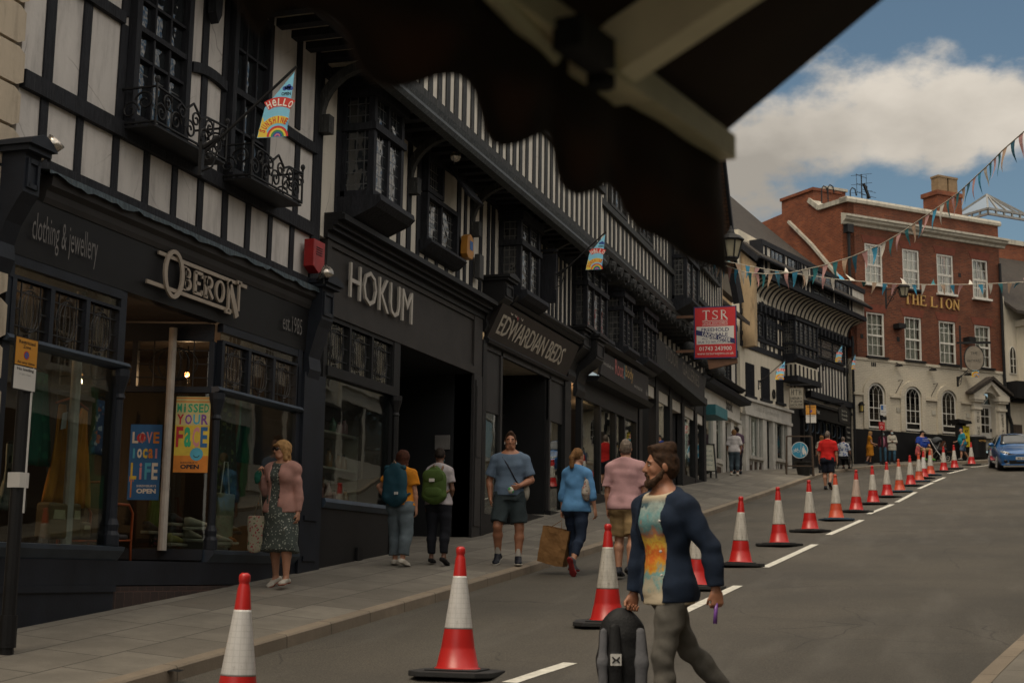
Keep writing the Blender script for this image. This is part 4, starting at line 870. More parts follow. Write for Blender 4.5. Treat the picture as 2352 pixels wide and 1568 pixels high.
for a,b,h in ((800,955,1),(1000,1140,1),(1300,1525,1),(1575,1715,1)):
 ua,ub=U(FH,ZE,a,300+(a-690)*.38,.75),U(FH,ZE,b,300+(b-690)*.38,.75);window(hh,FH,ua,ub,zc1+.10,zev-.12,.79,3,1,'timber','lead2',.05,.04,deep=.05)
# cove
m=MB(FH);n=8;C=[(.08+.66*(1-math.cos(t)),zc0+(zc1-.16-zc0)*math.sin(t)) for t in np.linspace(0,math.pi/2,n)]
for i in range(n-1):m.quad((uc0-.5,C[i][0],C[i][1]),(ue,C[i][0],C[i][1]),(ue,C[i+1][0],C[i+1][1]),(uc0-.5,C[i+1][0],C[i+1][1]))
m.build('cove','soffit',hh,recalc=False,smooth=True)
m=MB(FH)
for i in range(28):
 u=uc0-.5+.10+i*(ue-uc0+.4)/28;D=[(a+.0,b-.0) for a,b in C];E=[(a+.035*math.sin(t)+.012,b-.035*math.cos(t)*.3-.01) for (a,b),t in zip(C,np.linspace(0,math.pi/2,n))]
 m.prism(D+E[::-1],u-.045,u+.045,'u')
m.box(uc0-.6,ue,0,.14,zc0-.14,zc0+.02)
for u in np.arange(uc0-.4,ue-.1,.42):m.box(u,u+.16,0,.34,zc0-.42,zc0-.14)
m.build('cove_ribs','timber',hh)
m=MB(FH)
o1=U(FH,ZE,1070,1200,.5),U(FH,ZE,1340,1290,.5);oz=fz(FH,ZE,1200,1500,.5)[1]
oriel(hh,FH,o1[0],o1[1],.6,fz(FH,ZE,1070,1210,.6)[1],zc0-.2,fz(FH,ZE,1070,1080,.6)[1],5,1,'lead2',sillw=.08)
m=MB(FH);m.box(o1[0],o1[1],0,.58,oz,fz(FH,ZE,1070,1210,.6)[1]-.3);m.build('oriel_apron','cream',hh)
m=MB(FH);zz=fz(FH,ZE,1070,1210,.6)[1]-.36
for k in range(7):u=o1[0]+(o1[1]-o1[0])*k/6;m.box(u-.04,u+.04,.58,.62,oz,zz)
for k in range(4):m.box(o1[0]-.04,o1[0],.58*k/3-.03,.58*k/3+.05,oz,zz)
m.box(o1[0]-.08,o1[1]+.08,0,.70,oz-.22,oz);m.box(o1[1],ue-.2,0,.25,oz-.55,oz-.3);studs(m,list(np.arange(o1[1]+.2,ue-.1,.36)),oz-.3,9.0,0,.12,.06);studs(m,[.1,.5,o1[1]+.1,ue-.35],7.3,zc0,0,.16,.07);m.box(-.1,ue,0,.08,8.95,9.15)
m.build('timber_frame','timber',hh)
window(hh,FH,o1[1]+.35,ue-.75,9.2,zc0-.4,.1,3,2,'timber','lead2',.07,.05)
zf=6.62
m=MB(FH);m.box(.9,ue-.5,-.1,.14,zf+.0,zf+.40);m.box(.8,ue-.45,-.1,.26,zf+.40,zf+.52);m.box(.85,ue-.5,-.1,.2,zf-.12,zf)
for u in np.arange(1.2,ue-.4,.62):m.box(u-.05,u+.05,-.08,.10,3.8,zf-.1)
m.box(.9,ue-.5,-.1,.1,3.8,5.0);m.box(-.1,.9,-.2,.04,3.6,zf+.4);m.build('shopfront_frame','black',hh)
m=MB(FH)
for u in np.arange(1.2,ue-.9,.62):ring(m,u+.31,zf-.42,.30,.30,.05,.02,.06,16)
m.build('window_arches','navyhi',hh)
MB(FH).box(.9,ue-.5,-.05,-.04,5.0,zf-.1).build('shop_window','glass',hh)
m=MB(FH);text(m,'Smooth Fox',1.25,zf+.12,.145,1.6,.2);m.build('lettering','white',hh)
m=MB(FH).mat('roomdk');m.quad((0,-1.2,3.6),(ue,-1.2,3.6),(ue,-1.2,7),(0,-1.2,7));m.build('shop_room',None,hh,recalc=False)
# roof: eaves over the street, ridge well back
zE1=fz(FH,Z7,495,690,1.05);zE2=fz(FH,Z7,1165,965,1.05);WR=-6.5;zr=fz(FH,Z7,640,410,WR);zr0=fz(FH,Z7,300,235,WR)
zev2=(zE1[1]+zE2[1])/2;zrr=(zr[1]+zr0[1])/2
m=MB(FH);n=10;A=[]
for i in range(n+1):
 t=i/n;A.append((1.05+(WR-1.05)*t,zev2+(zrr-zev2)*t-.28*math.sin(math.pi*t)*.6))
uL,uR=zE1[0]-.05,ue+.05
m.prism(A+[(b,z-.14) for b,z in reversed(A)],uL,uR,'u');m.build('roof','tiles',hh)
m=MB(FH);m.prism([(WR,zrr),(2*WR-1,zev2),(2*WR-1,zev2-.14),(WR,zrr-.14)],uL,uR,'u');m.build('roof','tiles',hh)
m=MB(FH);m.tube([(uL,WR,zrr+.03),(uR,WR,zrr+.03)],.12,8);m.build('ridge','tiles',hh)
m=MB(FH);m.prism([(.75,zev2-.25),(WR,zrr-.3),(2*WR,zev2-.3),(2*WR,8),(.75,8.5)],uL+.15,uL+.4,'u');m.build('gable_wall','rough',hh)
m=MB(FH);m.bar((uL+.02,1.0,zev2-.18),(uL+.02,WR,zrr-.22),.12,.2);m.tube([(uL,1.08,zev2-.10),(uR,1.08,zev2-.10)],.06,6);m.build('verge_and_gutter','timber',hh)
m=MB(FH);m.tube([(ue-.35,.3,4.2),(ue-.35,.3,10.6)],.06,8);m.build('downpipe','iron',hh)
# ------------------------------------------------------------------ 7: the red-brick inn
ln=thing('brick_inn','three-storey red brick inn with white painted ground floor, sash windows and gilt letters','building',(-1.8,67.4,5.0))
u0,u1=.47,9.72;zB=9.66;zT=16.78
def wall_open(fr,u0,u1,w0,w1,z0,z1,holes):
 m=MB(fr);us=sorted({u0,u1} | {h[0] for h in holes} | {h[1] for h in holes})
 for a,b in zip(us[:-1],us[1:]):
  c=(a+b)/2;zz=z0
  for h in sorted([h for h in holes if h[0]<c<h[1]],key=lambda h:h[2]):
   m.box(a,b,w0,w1,zz,h[2]);zz=h[3]
  m.box(a,b,w0,w1,zz,z1)
 return m
cols=((1.40,2.43),(3.63,4.64),(5.72,6.74),(7.95,8.94));RW=((13.10,14.98),(9.78,11.80))
wall_open(FL,u0,u1,-.4,0,zB,zT,[(a,b,c,d) for a,b in cols for c,d in RW]).build('wall','brick',ln)
wall_open(FL,u0,u1,-.4,.05,6.46,zB,[(7.92,9.02,6.46,8.62)]).build('ground_floor_wall','wbrick',ln)
wall_open(FL,u0,u1,-.4,.08,4.0,6.46,[(7.92,9.02,5.6,6.46)]).build('plinth','black',ln)
m=MB(FL);m.prism([(-.45,zT),(.10,zT),(.12,zT+.12),(.06,zT+.24),(-.45,zT+.26)],u0-.1,u1+.12,'u');m.build('parapet_coping','coping',ln)
m=MB(FL);m.prism([(0,15.68),(.10,15.70),(.14,15.80),(.30,15.88),(.34,15.98),(.42,16.0),(.42,16.10),(0,16.22)],u0-.40,u1+.3,'u');m.build('cornice','coping',ln)
for i,(a,b) in enumerate(cols):
 for (z0,z1,meet,sl) in ((13.10,14.98,13.98,i != 1),(9.78,11.80,10.75,False)):
  window(ln,FL,a,b,z0,z1,-.03,3,4,'white','pane',.075,.03,meet,curtain=(2 if (z0>12 and i >= 2) else 1),sill=.2,sillmat='white' if sl else 'iron',deep=.08)
  m=MB(FL);m.prism([(a-.08,z1+.01),(b+.08,z1+.01),(b+.22,z1+.36),(a-.22,z1+.36)],.0,.012);m.build('brick_lintel',plain('rubbed_brick',(.15,.036,.018),.85,.25,5),ln)
for a,b in ((1.32,2.23),(3.48,4.36),(5.65,6.50)):
 c=(a+b)/2;r=(b-a)/2;zs_=8.07;zt_=zs_+r*1.05
 m=MB(FL);fw=.06
 m.box(a,a+fw,.0,.07,6.63,zs_);m.box(b-fw,b,.0,.07,6.63,zs_);m.box(a,b,.0,.09,6.55,6.63);m.box(a+fw,b-fw,.0,.068,6.86,6.92)
 for i in range(16):
  P=[]
  for t in (math.pi*i/16,math.pi*(i+1)/16):P+=[(c+r*math.cos(t),zs_+r*1.05*math.sin(t)),(c+(r-fw)*math.cos(t),zs_+(r-fw)*1.05*math.sin(t))]
  m.prism([P[0],P[2],P[3],P[1]],.001,.071)
 for k in (1,2):u=a+(b-a)*k/3;m.box(u-.018,u+.018,.02,.06,6.92,zs_+.02)
 for z_ in (7.22,7.46,7.75,zs_):m.box(a+fw,b-fw,.018,.062 if z_==7.46 else .055,z_-.018,z_+.018)
 for cc in (a+(b-a)/3,b-(b-a)/3):           # intersecting gothic bars in the head
  for s in (-1,1):
   P=[(cc+s*(b-a)/3*(1-math.cos(t))*1.25,.045,zs_+r*.93*math.sin(t)) for t in np.linspace(0,1.35,9)];P=[p for p in P if (p[0]-c)**2+((p[2]-zs_)/1.05)**2<(r-.02)**2]
   if len(P)>1:m.tube(P,.017,4)
 o=m.build('arched_window','white',ln)
 Q=[(c+(r-.01)*math.cos(t),zs_+(r-.01)*1.05*math.sin(t)) for t in np.linspace(0,math.pi,18)]
 MB(FL).prism([(b-.01,6.6)]+Q+[(a+.01,6.6)],.052,.057).build('pane',m_glass('pub_pane',(.25,.24,.22),1.6) if 'pub_pane' not in bpy.data.materials else bpy.data.materials['pub_pane'],o)
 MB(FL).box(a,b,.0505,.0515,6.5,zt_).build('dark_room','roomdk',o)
 m=MB(FL);n=26
 for i in range(n):
  t0,t1=math.pi*i/n,math.pi*(i+1)/n;ro,ri=r+.30,r+.06
  m.prism([(c+ri*math.cos(t0),zs_+ri*math.sin(t0)),(c+ro*math.cos(t0),zs_+ro*math.sin(t0)),(c+ro*math.cos(t1),zs_+ro*math.sin(t1)),(c+ri*math.cos(t1),zs_+ri*math.sin(t1))],.05,.13)
 m.box(a-.30,a-.06,.05,.12,6.5,zs_);m.box(b+.06,b+.30,.05,.12,6.5,zs_);m.build('arch_surround','wbrick',ln)
m=MB(FL)
for a,b in ((u0,1.02),(2.53,3.18),(4.66,5.35),(6.80,7.45)):m.box(a,b,.05,.15,7.98,8.08)
m.build('string_course','wbrick',ln)
m=MB(FL);m.box(u0,u1,.05,.09,zB-.10,zB+.02);m.build('ledge','wbrick',ln)
gold=plain('gilt_letter',(.55,.33,.10),.4,.1,6,metal=.0)
m=MB(FL);serif(m,'THE',3.58,12.38,.03,.47,.49,.43,.05);serif(m,'LION',5.18,12.38,.03,.46,.49,.44,.05);m.build('lettering',gold,ln)
# doorcase
m=MB(FL)
for a,b in ((7.49,7.90),(9.04,9.46)):
 m.box(a,b,.05,.25,5.3,7.75);m.box(a-.05,b+.05,.05,.32,7.75,7.86);m.box(a-.02,b+.02,.05,.27,7.86,8.1);m.box(a-.08,b+.08,.05,.38,8.1,8.2);m.box(a-.13,b+.13,.05,.42,8.2,8.42)
m.prism([(7.34,8.42),(9.62,8.42),(9.72,8.55),(8.66,9.24),(7.24,8.55)] if False else [(7.3,8.42),(7.9,8.42),(8.5,8.95),(8.5,9.12)],.05,.40);m.prism([(9.66,8.42),(9.04,8.42),(8.5,8.95),(8.5,9.12)],.05,.40)
n=20;ri=.52;cz=8.08
P=[(8.48+ri*math.cos(t),cz+ri*math.sin(t)) for t in np.linspace(math.pi,0,n)]
m.prism([(7.9,8.0),(7.96,8.0)]+P+[(9.0,8.0),(9.04,8.0),(9.04,8.5),(8.5,8.95),(7.9,8.5)],.05,.22)
m.box(7.90,7.97,-.3,.1,5.5,8.1);m.box(8.98,9.04,-.3,.1,5.5,8.1);m.build('doorcase',plain('stucco_white',(.58,.53,.44),.7,.15,3),ln)
m=MB(FL);m.prism([(7.16,8.44),(8.5,9.18),(9.80,8.44),(9.80,8.56),(8.5,9.34),(7.16,8.56)],.05,.52);m.build('pediment_roof','tiles',ln)
m=MB(FL);m.box(7.97,8.98,-.25,-.19,5.9,8.04);m.box(8.02,8.5,-.189,-.17,6.05,6.6);m.box(8.56,8.93,-.189,-.17,6.05,6.6);m.box(7.97,8.98,-.25,-.14,8.0,8.08)
for k in range(5):t=math.pi*k/4;m.bar((8.48,-.18,8.08),(8.48+.5*math.cos(t),-.18,8.08+.5*math.sin(t)),.03)
o=m.build('door','white',ln)
m=MB(FL)
for a in (8.05,8.32,8.59):
 for z_ in (6.75,7.15,7.55):m.box(a,a+.22,-.188,-.18,z_,z_+.34)
Q=[(8.48+.5*math.cos(t),cz+.5*math.sin(t)) for t in np.linspace(0,math.pi,16)];m.prism(Q,-.24,-.22);m.build('pane',bpy.data.materials['pub_pane'],o)
m=MB(FL);m.box(8.88,8.92,-.19,-.12,6.8,6.95);m.build('handle','iron',o)
m=MB(FL);m.box(7.45,9.5,-.2,.55,4.8,5.72);m.box(7.4,9.6,-.2,.9,4.8,5.55);m.build('door_step','iron',ln)
for s,a in (('THE HAYWARD',7.70),('RESTAURANT',9.25)):
 m=MB(FL);n=len(s)
 for i,ch in enumerate(s):
  if ch != ' ':text(m,ch,a,7.48-i*(1.82 if n>10 else 1.78)/n,.26,.13,.145,.01,fit='c')
 m.build('lettering','black',ln)
# side wall with raking party parapet and stacks
FS=Fr((FL(u0,0,0)[0],FL(u0,0,0)[1]),135)
top=[fz(FS,Z7,*q) for q in ((1110,300),(915,358),(843,303))]
zt=zT
P=[(0.0,6.4),(0,zT),(top[1][0],top[1][1]),(top[2][0],top[2][1]),(top[2][0]-.02,top[2][1]+.0),(-8.5,top[2][1]-.3),(-8.5,6.4)]
m=MB(FS);m.prism(P,-.35,0);m.build('side_wall','brickside',ln)
m=MB(FS);m.box(-8.5,0.0,-.36,.03,4.2,9.6);m.build('side_wall_base','wbrick',ln)
m=MB(FS)
for a,b in (((0.05,zT),top[1]),(top[1],top[2])):m.bar((a[0],-.15,a[1]+.10),(b[0],-.15,b[1]+.10),.5,.22)
m.build('parapet_coping','coping',ln)
m=MB(FS);P=[fz(FS,Z7,*q,.06) for q in ((700,440),(860,600),(1040,815),(1050,840))]
for a,b in zip(P[:-1],P[1:]):m.bar((a[0],.06,a[1]),(b[0],.06,b[1]),.2,.12)
m.build('stepped_flashing','coping',ln)
m=MB(FS)
a,b=fz(FS,Z7,680,300,-.3),fz(FS,Z7,905,300,-.3);zc=fz(FS,Z7,860,240,-.3)[1]
m.box(a[0],b[0],-1.6,-.02,12,zc);m.box(a[0]-.06,b[0]+.06,-1.7,.05,zc,zc+.14);m.build('side_stack','brickside',ln)
a,b=fz(FL,Z7,965,300,-2.4),fz(FL,Z7,1098,300,-2.4);zc=fz(FL,Z7,1030,222,-2.4)[1]
o=MB(FL).box(a[0],b[0],-3.6,-2.4,15,zc).build('chimney','brickside',ln);MB(FL).box(a[0]-.08,b[0]+.08,-3.7,-2.32,zc,zc+.13).build('cap','coping',o)
a,b=fz(FL,Z7,1745,300,-2.4),fz(FL,Z7,1915,300,-2.4);zc=fz(FL,Z7,1830,262,-2.4)[1]
o=MB(FL).box(a[0],b[0],-3.4,-2.4,15,zc).build('chimney','brickside',ln);MB(FL).box(a[0]-.07,b[0]+.07,-3.5,-2.33,zc,zc+.22).build('cap','brickside',o)
w_=(b[0]-a[0])
for k in (.12,.54):
 m=MB(FL);c0=a[0]+w_*k;m.box(c0,c0+w_*.36,-3.0,-2.5,zc+.22,zc+.95);m.box(c0-.03,c0+w_*.36+.03,-3.03,-2.47,zc+.95,zc+1.05);m.build('chimney_pot',plain('buff_pot',(.24,.16,.085),.8),o)
m=MB(FL)
def ant(x,y0,y1,w=-2.2):
 p,q=fz(FL,Z7,x,y0,w),fz(FL,Z7,x,y1,w);m.tube([(p[0],w,p[1]),(p[0],w,q[1])],.03,5);return p[0],q[1]
u_,z_=ant(1213,305,108);
for k,(dz,l) in enumerate(((.05,.55),(.5,.5),(.9,.5),(1.95,1.9),(2.15,1.7))):m.bar((u_-l*.6,-2.2,z_-dz),(u_+l*.6,-2.2,z_-dz-.1),.02);m.bar((u_-.3,-2.6,z_-dz+.03),(u_+.3,-1.8,z_-dz+.03),.015)
for du in (-.3,.3):m.bar((u_+du,-2.2,z_-.0),(u_+du,-2.2,z_-1.1),.015)
u_,z_=ant(1250,315,190)
for dz in (.2,.45,.7,.95):m.bar((u_-.35,-2.2,z_-dz),(u_+.55,-2.2,z_-dz-.06),.015)
m.bar((u_-.2,-2.2,z_+.1),(u_+.15,-2.2,z_-.6),.10)
for x,y1 in ((930,210),(975,202),(1132,222)):
 p,q=fz(FL,Z7,x,310,-1.5),fz(FL,Z7,x,y1,-1.5);m.tube([(p[0],-1.5,p[1]),(p[0],-1.5,q[1]),(p[0]+.12,-1.5,q[1]+.16),(p[0]+.3,-1.5,q[1]+.1),(p[0]+.36,-1.5,q[1]-.2)],.03,5)
m.build('aerials','iron',ln)
m=MB(FL);m.tube([(u0-.06,.1,12.5),(u0-.06,.1,15.4)],.07,8);m.box(u0-.24,u0+.1,-.05,.26,15.3,15.68);m.tube([(u1-.1,.12,5.6),(u1-.1,.12,14.9)],.07,8);m.build('downpipe','iron',ln)
m=MB(FL)
for u,z_ in ((7.05,13.99),(1.02,10.55),(3.15,10.6)):m.box(u,u+.16,.0,.015,z_,z_+.2)
for k in range(3):m.box(1.56+k*.1,1.63+k*.1,.05,.06,9.32,9.5)
m.build('vents','iron',ln)
m=MB(FL)
for u in (2.95,5.05,7.15):m.box(u,u+.22,.05,.08,7.35,7.55)
m.build('stone_plaques','coping',ln)
m=MB(FL)
for u,z_ in ((2.98,9.4),(5.0,9.36),(7.15,9.3)):
 m.prism([(u-.14,z_),(u+.14,z_),(u+.05,z_+.1),(u-.05,z_+.1)],.15,.4);m.tube([(u,.05,z_+.2),(u,.28,z_+.1)],.02,5)
for u,z_ in ((3.05,11.15),(7.3,10.9)):m.box(u-.1,u+.3,.0,.4,z_,z_+.22)
for u in (2.85,4.95):m.tube([(u+.25,.05,8.78),(u+.25,.35,8.78),(u+.1,.05,8.2)],.015,5)
m.build('flood_lamps','iron',ln)
# ------------------------------------------------------------------ 8: white house right of the inn, and the brick block with a glass lantern behind
wh=thing('white_gothic_house','white rendered house with pointed windows and dark tiled roof at the right edge','building',(3.5,71.5,5.5))
MB(FL).box(9.75,16,-.5,.1,4.5,13.0).build('wall','cream',wh)
m=MB(FL);m.box(10.55,16,.1,.7,9.2,12.2);m.box(10.45,16,.1,.8,11.9,12.2);m.build('bay','cream',wh)
m=MB(FL);m.box(9.75,16,.1,.75,8.4,9.2);m.build('bay_base','black',wh)
MB(FL).prism([(.9,12.4),(-5.5,17.0),(-5.5,17.15),(.9,12.55)],9.8,17,'u').build('roof','tiles',wh)
MB(FL).prism([(.12,12.0),(.12,13.3),(-4.5,16.9),(-4.5,12)],9.74,9.79,'u').build('gable','cream',wh)
def gothic(a,b,z0,z1,w):
 c=(a+b)/2;h=(b-a)*.95;P=[(a,z0),(b,z0),(b,z1-h)]+[(b-(b-a)*.5*(1-math.cos(t))*1.0,z1-h+h*math.sin(t)) for t in np.linspace(.2,math.pi/2,6)]+[(a+(b-a)*.5*(1-math.cos(t)),z1-h+h*math.sin(t)) for t in np.linspace(math.pi/2,.2,6)][1:]+[(a,z1-h)]
 o=MB(FL).prism(P,w,w+.03).build('gothic_window','white',wh)
 k=.82;Q=[(c+(x-c)*k,(z0+z1)/2+(z-(z0+z1)/2)*.93) for x,z in P];MB(FL).prism(Q,w+.031,w+.035).build('pane',bpy.data.materials['pub_pane'],o)
 m=MB(FL);m.box(c-.02,c+.02,w+.036,w+.05,z0+.05,z1-.1)
 for f in (.3,.55):m.box(a+.08,b-.08,w+.036,w+.048,z0+(z1-z0)*f-.015,z0+(z1-z0)*f+.015)
 m.build('bars','white',o)
gothic(9.98,10.42,9.6,10.95,.11);gothic(10.95,11.35,9.6,11.1,.71);gothic(10.9,11.5,6.6,8.0,.11);gothic(12.3,13.0,9.6,11.1,.71);gothic(12.3,13,6.6,8.0,.11)
m=MB(FL);m.box(10.0,10.55,.1,.2,6.5,7.2);m.box(10.08,10.47,.2,.215,6.6,7.1);m.build('menu_case',plain('brown_case',(.05,.035,.025)),wh)
m=MB(FL);m.tube([(9.9,.25,8.3),(10.6,.25,8.3),(10.7,.25,8.4),(10.7,.25,8.9)],.08,8);m.tube([(9.85,.22,5.8),(9.85,.22,7.2),(9.7,.22,7.6),(9.7,.22,8.2)],.08,8);m.build('downpipe','iron',wh)
bb=thing('brick_block','red brick block behind the inn with sloping tiled roof under a glazed roof lantern','building',(2.5,76,6))
MB(FL).prism([(-5,12),(-5,17.6),(-14,17.6),(-14,12)],11.2,18,'u').build('wall','brickside',bb);MB(FL).box(11.1,18,-5.1,-4.9,17.6,17.85).build('coping','coping',bb)
MB(FL).prism([(8.9,15.5),(11.4,15.5),(11.4,18.6),(10.4,18.5)],-12,-4.5).build('roof','tiles',bb)
a=fz(FL,Z7,2100,380,-6);b=fz(FL,Z7,2235,268,-6);z0=fz(FL,Z7,2105,385,-6)[1];z1=fz(FL,Z7,2105,348,-6)[1]
ua,ub=a[0],a[0]+2*(b[0]-a[0])
m=MB(FL)
for u in np.linspace(ua,ub,6):m.bar((u,-6,z0),(u,-6,z1),.09);m.bar((u,-6-(ub-ua),z0),(u,-6-(ub-ua),z1),.09);m.bar((ua,-6-(u-ua),z0),(ua,-6-(u-ua),z1),.09)
for z_ in (z0,z1):m.bar((ua,-6,z_),(ub,-6,z_),.12);m.bar((ua,-6,z_),(ua,-6-(ub-ua),z_),.12)
ap=((ua+ub)/2,-6-(ub-ua)/2,b[1]+.5)
for c_ in ((ua,-6),(ub,-6),(ua,-6-(ub-ua)),((ua+ub)/2,-6),(ua+(ub-ua)*.25,-6),(ua+(ub-ua)*.75,-6)):m.bar((*c_,z1),ap,.09)
o=m.build('roof_lantern',plain('lantern_frame',(.22,.22,.21)),bb)
m=MB(FL);m.quad((ua,-6,z1),(ub,-6,z1),ap);m.quad((ua,-6-(ub-ua),z1),(ua,-6,z1),ap);m.quad((ua,-6,z0),(ub,-6,z0),(ub,-6,z1),(ua,-6,z1));m.quad((ua,-6,z0),(ua,-6,z1),(ua,-6-(ub-ua),z1),(ua,-6-(ub-ua),z0));m.build('glazing','pane',o,recalc=False)
# ------------------------------------------------------------------ the opposite side of the street (seen in the shop glass)
def opposite(P,ang,L,H,wall,label,front,cols,name='rendered_house',zs=None,fascia='white',rows=2):
 fr=Fr(P,180+ang);Yc=P[1];gz=min(g(P[1]),g(P[1]+L))
 o=thing(name,label,'building',(P[0]+.5,P[1]+L/2,g(P[1]+L/2)))
 MB(fr).box(-L,0,-4,0,gz-.4,gz+H).build('wall',wall,o);gb=g(P[1]+L/2)+.12
 m=MB(fr);m.box(-L,0,0,.10,gb+2.75,gb+3.3);m.box(-L,0,.0,.2,gb+3.3,gb+3.42);m.build('fascia',fascia,o)
 m=MB(fr)
 for k in range(4):u=-L+.1+(L-.2)*k/3;m.box(u-.12,u+.12,0,.08,gb-.3,gb+2.75)
 m.box(-L,0,0,.05,gb-.3,gb+.55);m.build('shopfront_frame',front,o)
 MB(fr).box(-L,0,.012,.02,gb+.55,gb+2.75).build('shop_window','sash',o)
 for r in range(rows):
  for c in range(cols):
   u=-L+L*(c+.5)/cols;window(o,fr,u-.48,u+.48,gb+4.0+2.7*r,gb+5.75+2.7*r,.04,3,4,'white','sash',.07,.03,gb+4.87+2.7*r,deep=.03,sill=.1)
 MB(fr).prism([(-4,gz+H+2.4),(.4,gz+H),(.4,gz+H+.12),(-4,gz+H+2.52)],-L,0,'u').build('roof','tiles',o)
 return o
green=plain('chemist_green',(.04,.22,.10),.4)
KX=lambda Y:ip([(-20,-.2),(0,1.4),(8,2.2),(20,4.2),(40,6.2),(60,8.5),(90,13)],Y)
TW='mirrored in the shop glass'
for (Y,L,H,wl,fr_,fa,lab,c) in ((-9,8,7,'cream','white','white','cream cafe that carries the awning, '+TW,3),(-1,7.2,6.6,'cream',green,'white','cream house over a green chemist front, '+TW,3),(6.4,7,7,'cream','white','white','cream house with plain white shopfront, '+TW,2),(13.6,8,6.8,'plaster2','white','white','off-white house with deep white fascia, '+TW,3),(21.8,9,7.2,'cream','black','white','cream house with black shopfront, '+TW,3),(31,10,8.2,'cream',green,'white','tall cream house over a second green shopfront, '+TW,4),(41.3,9,8.5,'plaster2','white','charcoal','pale house under a charcoal fascia, '+TW,3),(50.5,9,8,'cream','white','white','cream house with white fascia well up the far side, '+TW,3),(60,10,9,'cream','white','white','cream house at the top of the far side, '+TW,4),(70.5,12,10,'cream','white','white','last cream house of the far side, '+TW,4)):
 opposite((KX(Y),Y),math.degrees(math.atan2(KX(Y+L)-KX(Y),L)),L*1.01,H,wl,lab,fr_,c,fascia=fa)
# ------------------------------------------------------------------ the awning over the photographer
FV=Fr((-.8426,0),math.degrees(math.atan(.2029)))
awn=thing('shop_awning','dark brown fabric awning with wavy valance on a cream folding-arm frame overhead','awning',(-.45,1.9,.6))
cloth=plain('awning_cloth',(.032,.017,.011),.95,.25,6,.25,400)
_t=cloth.node_tree;_tr=_t.nodes.new('ShaderNodeBsdfTranslucent');_tr.inputs[0].default_value=(.16,.055,.02,1);_ms=_t.nodes.new('ShaderNodeMixShader');_ms.inputs[0].default_value=.07
_t.links.new(_t.nodes['Principled BSDF'].outputs[0],_ms.inputs[1]);_t.links.new(_tr.outputs[0],_ms.inputs[2]);_t.links.new(_ms.outputs[0],_t.nodes['Material Output'].inputs[0])
cream=plain('awning_cream_paint',(.90,.80,.56),.4,.15,9)
ur=fp(FV,1650,345)[0]
TR=[fp(FV,(900+x/.9408)/1.6416,y/.9408/1.6416) for x,y in ((150,40),(200,30),(250,15),(330,50),(400,110),(432,190),(470,250),(520,290),(580,310),(640,295),(690,275),(730,268),(780,290),(820,340),(842,410),(858,460),(882,500),(920,525),(970,515),(1020,490),(1065,470),(1105,488),(1135,550),(1152,610),(1180,665),(1230,692),(1280,675),(1325,648),(1360,655),(1390,690),(1412,750),(1442,810),(1500,850),(1560,890),(1605,922))]
tu=np.array([a for a,b in TR]);tu=np.maximum.accumulate(tu+np.arange(len(tu))*1e-5);tz=np.array([b for a,b in TR]);V=[];N=260;ul=-1.6
m=MB(FV)
for i in range(N+1):
 u=ul+(ur-ul)*i/N;zz=float(np.interp(u,tu,tz)) if u>tu[0] else .53-.03*math.cos((u-tu[0])*24);wz=.012*math.sin(u*9)+.006*math.sin(u*31);V+=[(u,wz,zz),(u,wz*.3,.70)]
m.v=V;m.f=[(2*i,2*i+2,2*i+3,2*i+1) for i in range(N)];m.mi=[0]*N
vo=m.build('valance',cloth,awn,recalc=False,smooth=True);md=vo.modifiers.new('s','SOLIDIFY');md.thickness=.004
m=MB(FV);n=14;V=[];F=[]
for i in range(n+1):
 for j in range(n+1):
  u=ul+(ur+.0-ul)*i/n;s=2.2*j/n;V.append((u,s,.715+.69*s-.012*math.sin(math.pi*j/n)))
for i in range(n):
 for j in range(n):F.append((i*(n+1)+j,(i+1)*(n+1)+j,(i+1)*(n+1)+j+1,i*(n+1)+j+1))
m.v=V;m.f=F;m.mi=[0]*len(F);vo=m.build('canopy',cloth,awn,recalc=False,smooth=True);md=vo.modifiers.new('s','SOLIDIFY');md.thickness=.004
m=MB(FV);m.box(ul,ur-.01,-.008,.034,.672,.712);m.box(ul,ur-.012,-.014,-.008,.684,.700);m.build('front_rail',cream,awn)
m=MB(FV);ux=fp(FV,1350,120)[0];
m.bar((ux+.02,.02,.69),(ux+.02,1.3,1.28),.05,.075);m.box(ux-.05,ux+.10,-.014,.05,.655,.70);m.tube([(ux-.1,.0,.66),(ux-.3,.02,.672)],.012,6);m.build('folding_arm',cream,awn)
m=MB(FV);m.box(ux-.16,ux-.06,.03,.07,.645,.685);m.tube([(ux-.02,.03,.64),(ux-.02,.03,.70)],.02,8);m.build('arm_joint','iron',awn)
# ------------------------------------------------------------------ lane line and cones
PXL=lambda x,y:foot(x,y)
for i,((a,b),(c,d)) in enumerate((((1170,1568),(1310,1523)),((1560,1410),(1695,1345)),((1757,1303),(1872,1250)),((1903,1228),(1980,1194)),((1995,1180),(2050,1158)),((2060,1153),(2103,1130)),((2110,1122),(2143,1108)),((2145,1106),(2170,1096)),((2178,1087),(2220,1077)),((2230,1073),(2272,1068)))):
 p,q=foot(a,b),foot(c,d);nth=('nearest','second','third','fourth','fifth','sixth','seventh','eighth','ninth','farthest')[i]
 dash(p[0],p[1],q[0],q[1],.125,f'{nth} white dash of the lane line beside the row of cones')
red=plain('cone_red',(.46,.016,.014),.35,.12,5,.03,80);orange=plain('cone_orange',(.50,.065,.024),.45,.2,7);rubber=plain('cone_rubber',(.018,.018,.019),.8,.35,9,.3,90);bluerub=plain('cone_rubber_blue',(.03,.055,.085),.75,.3,9)
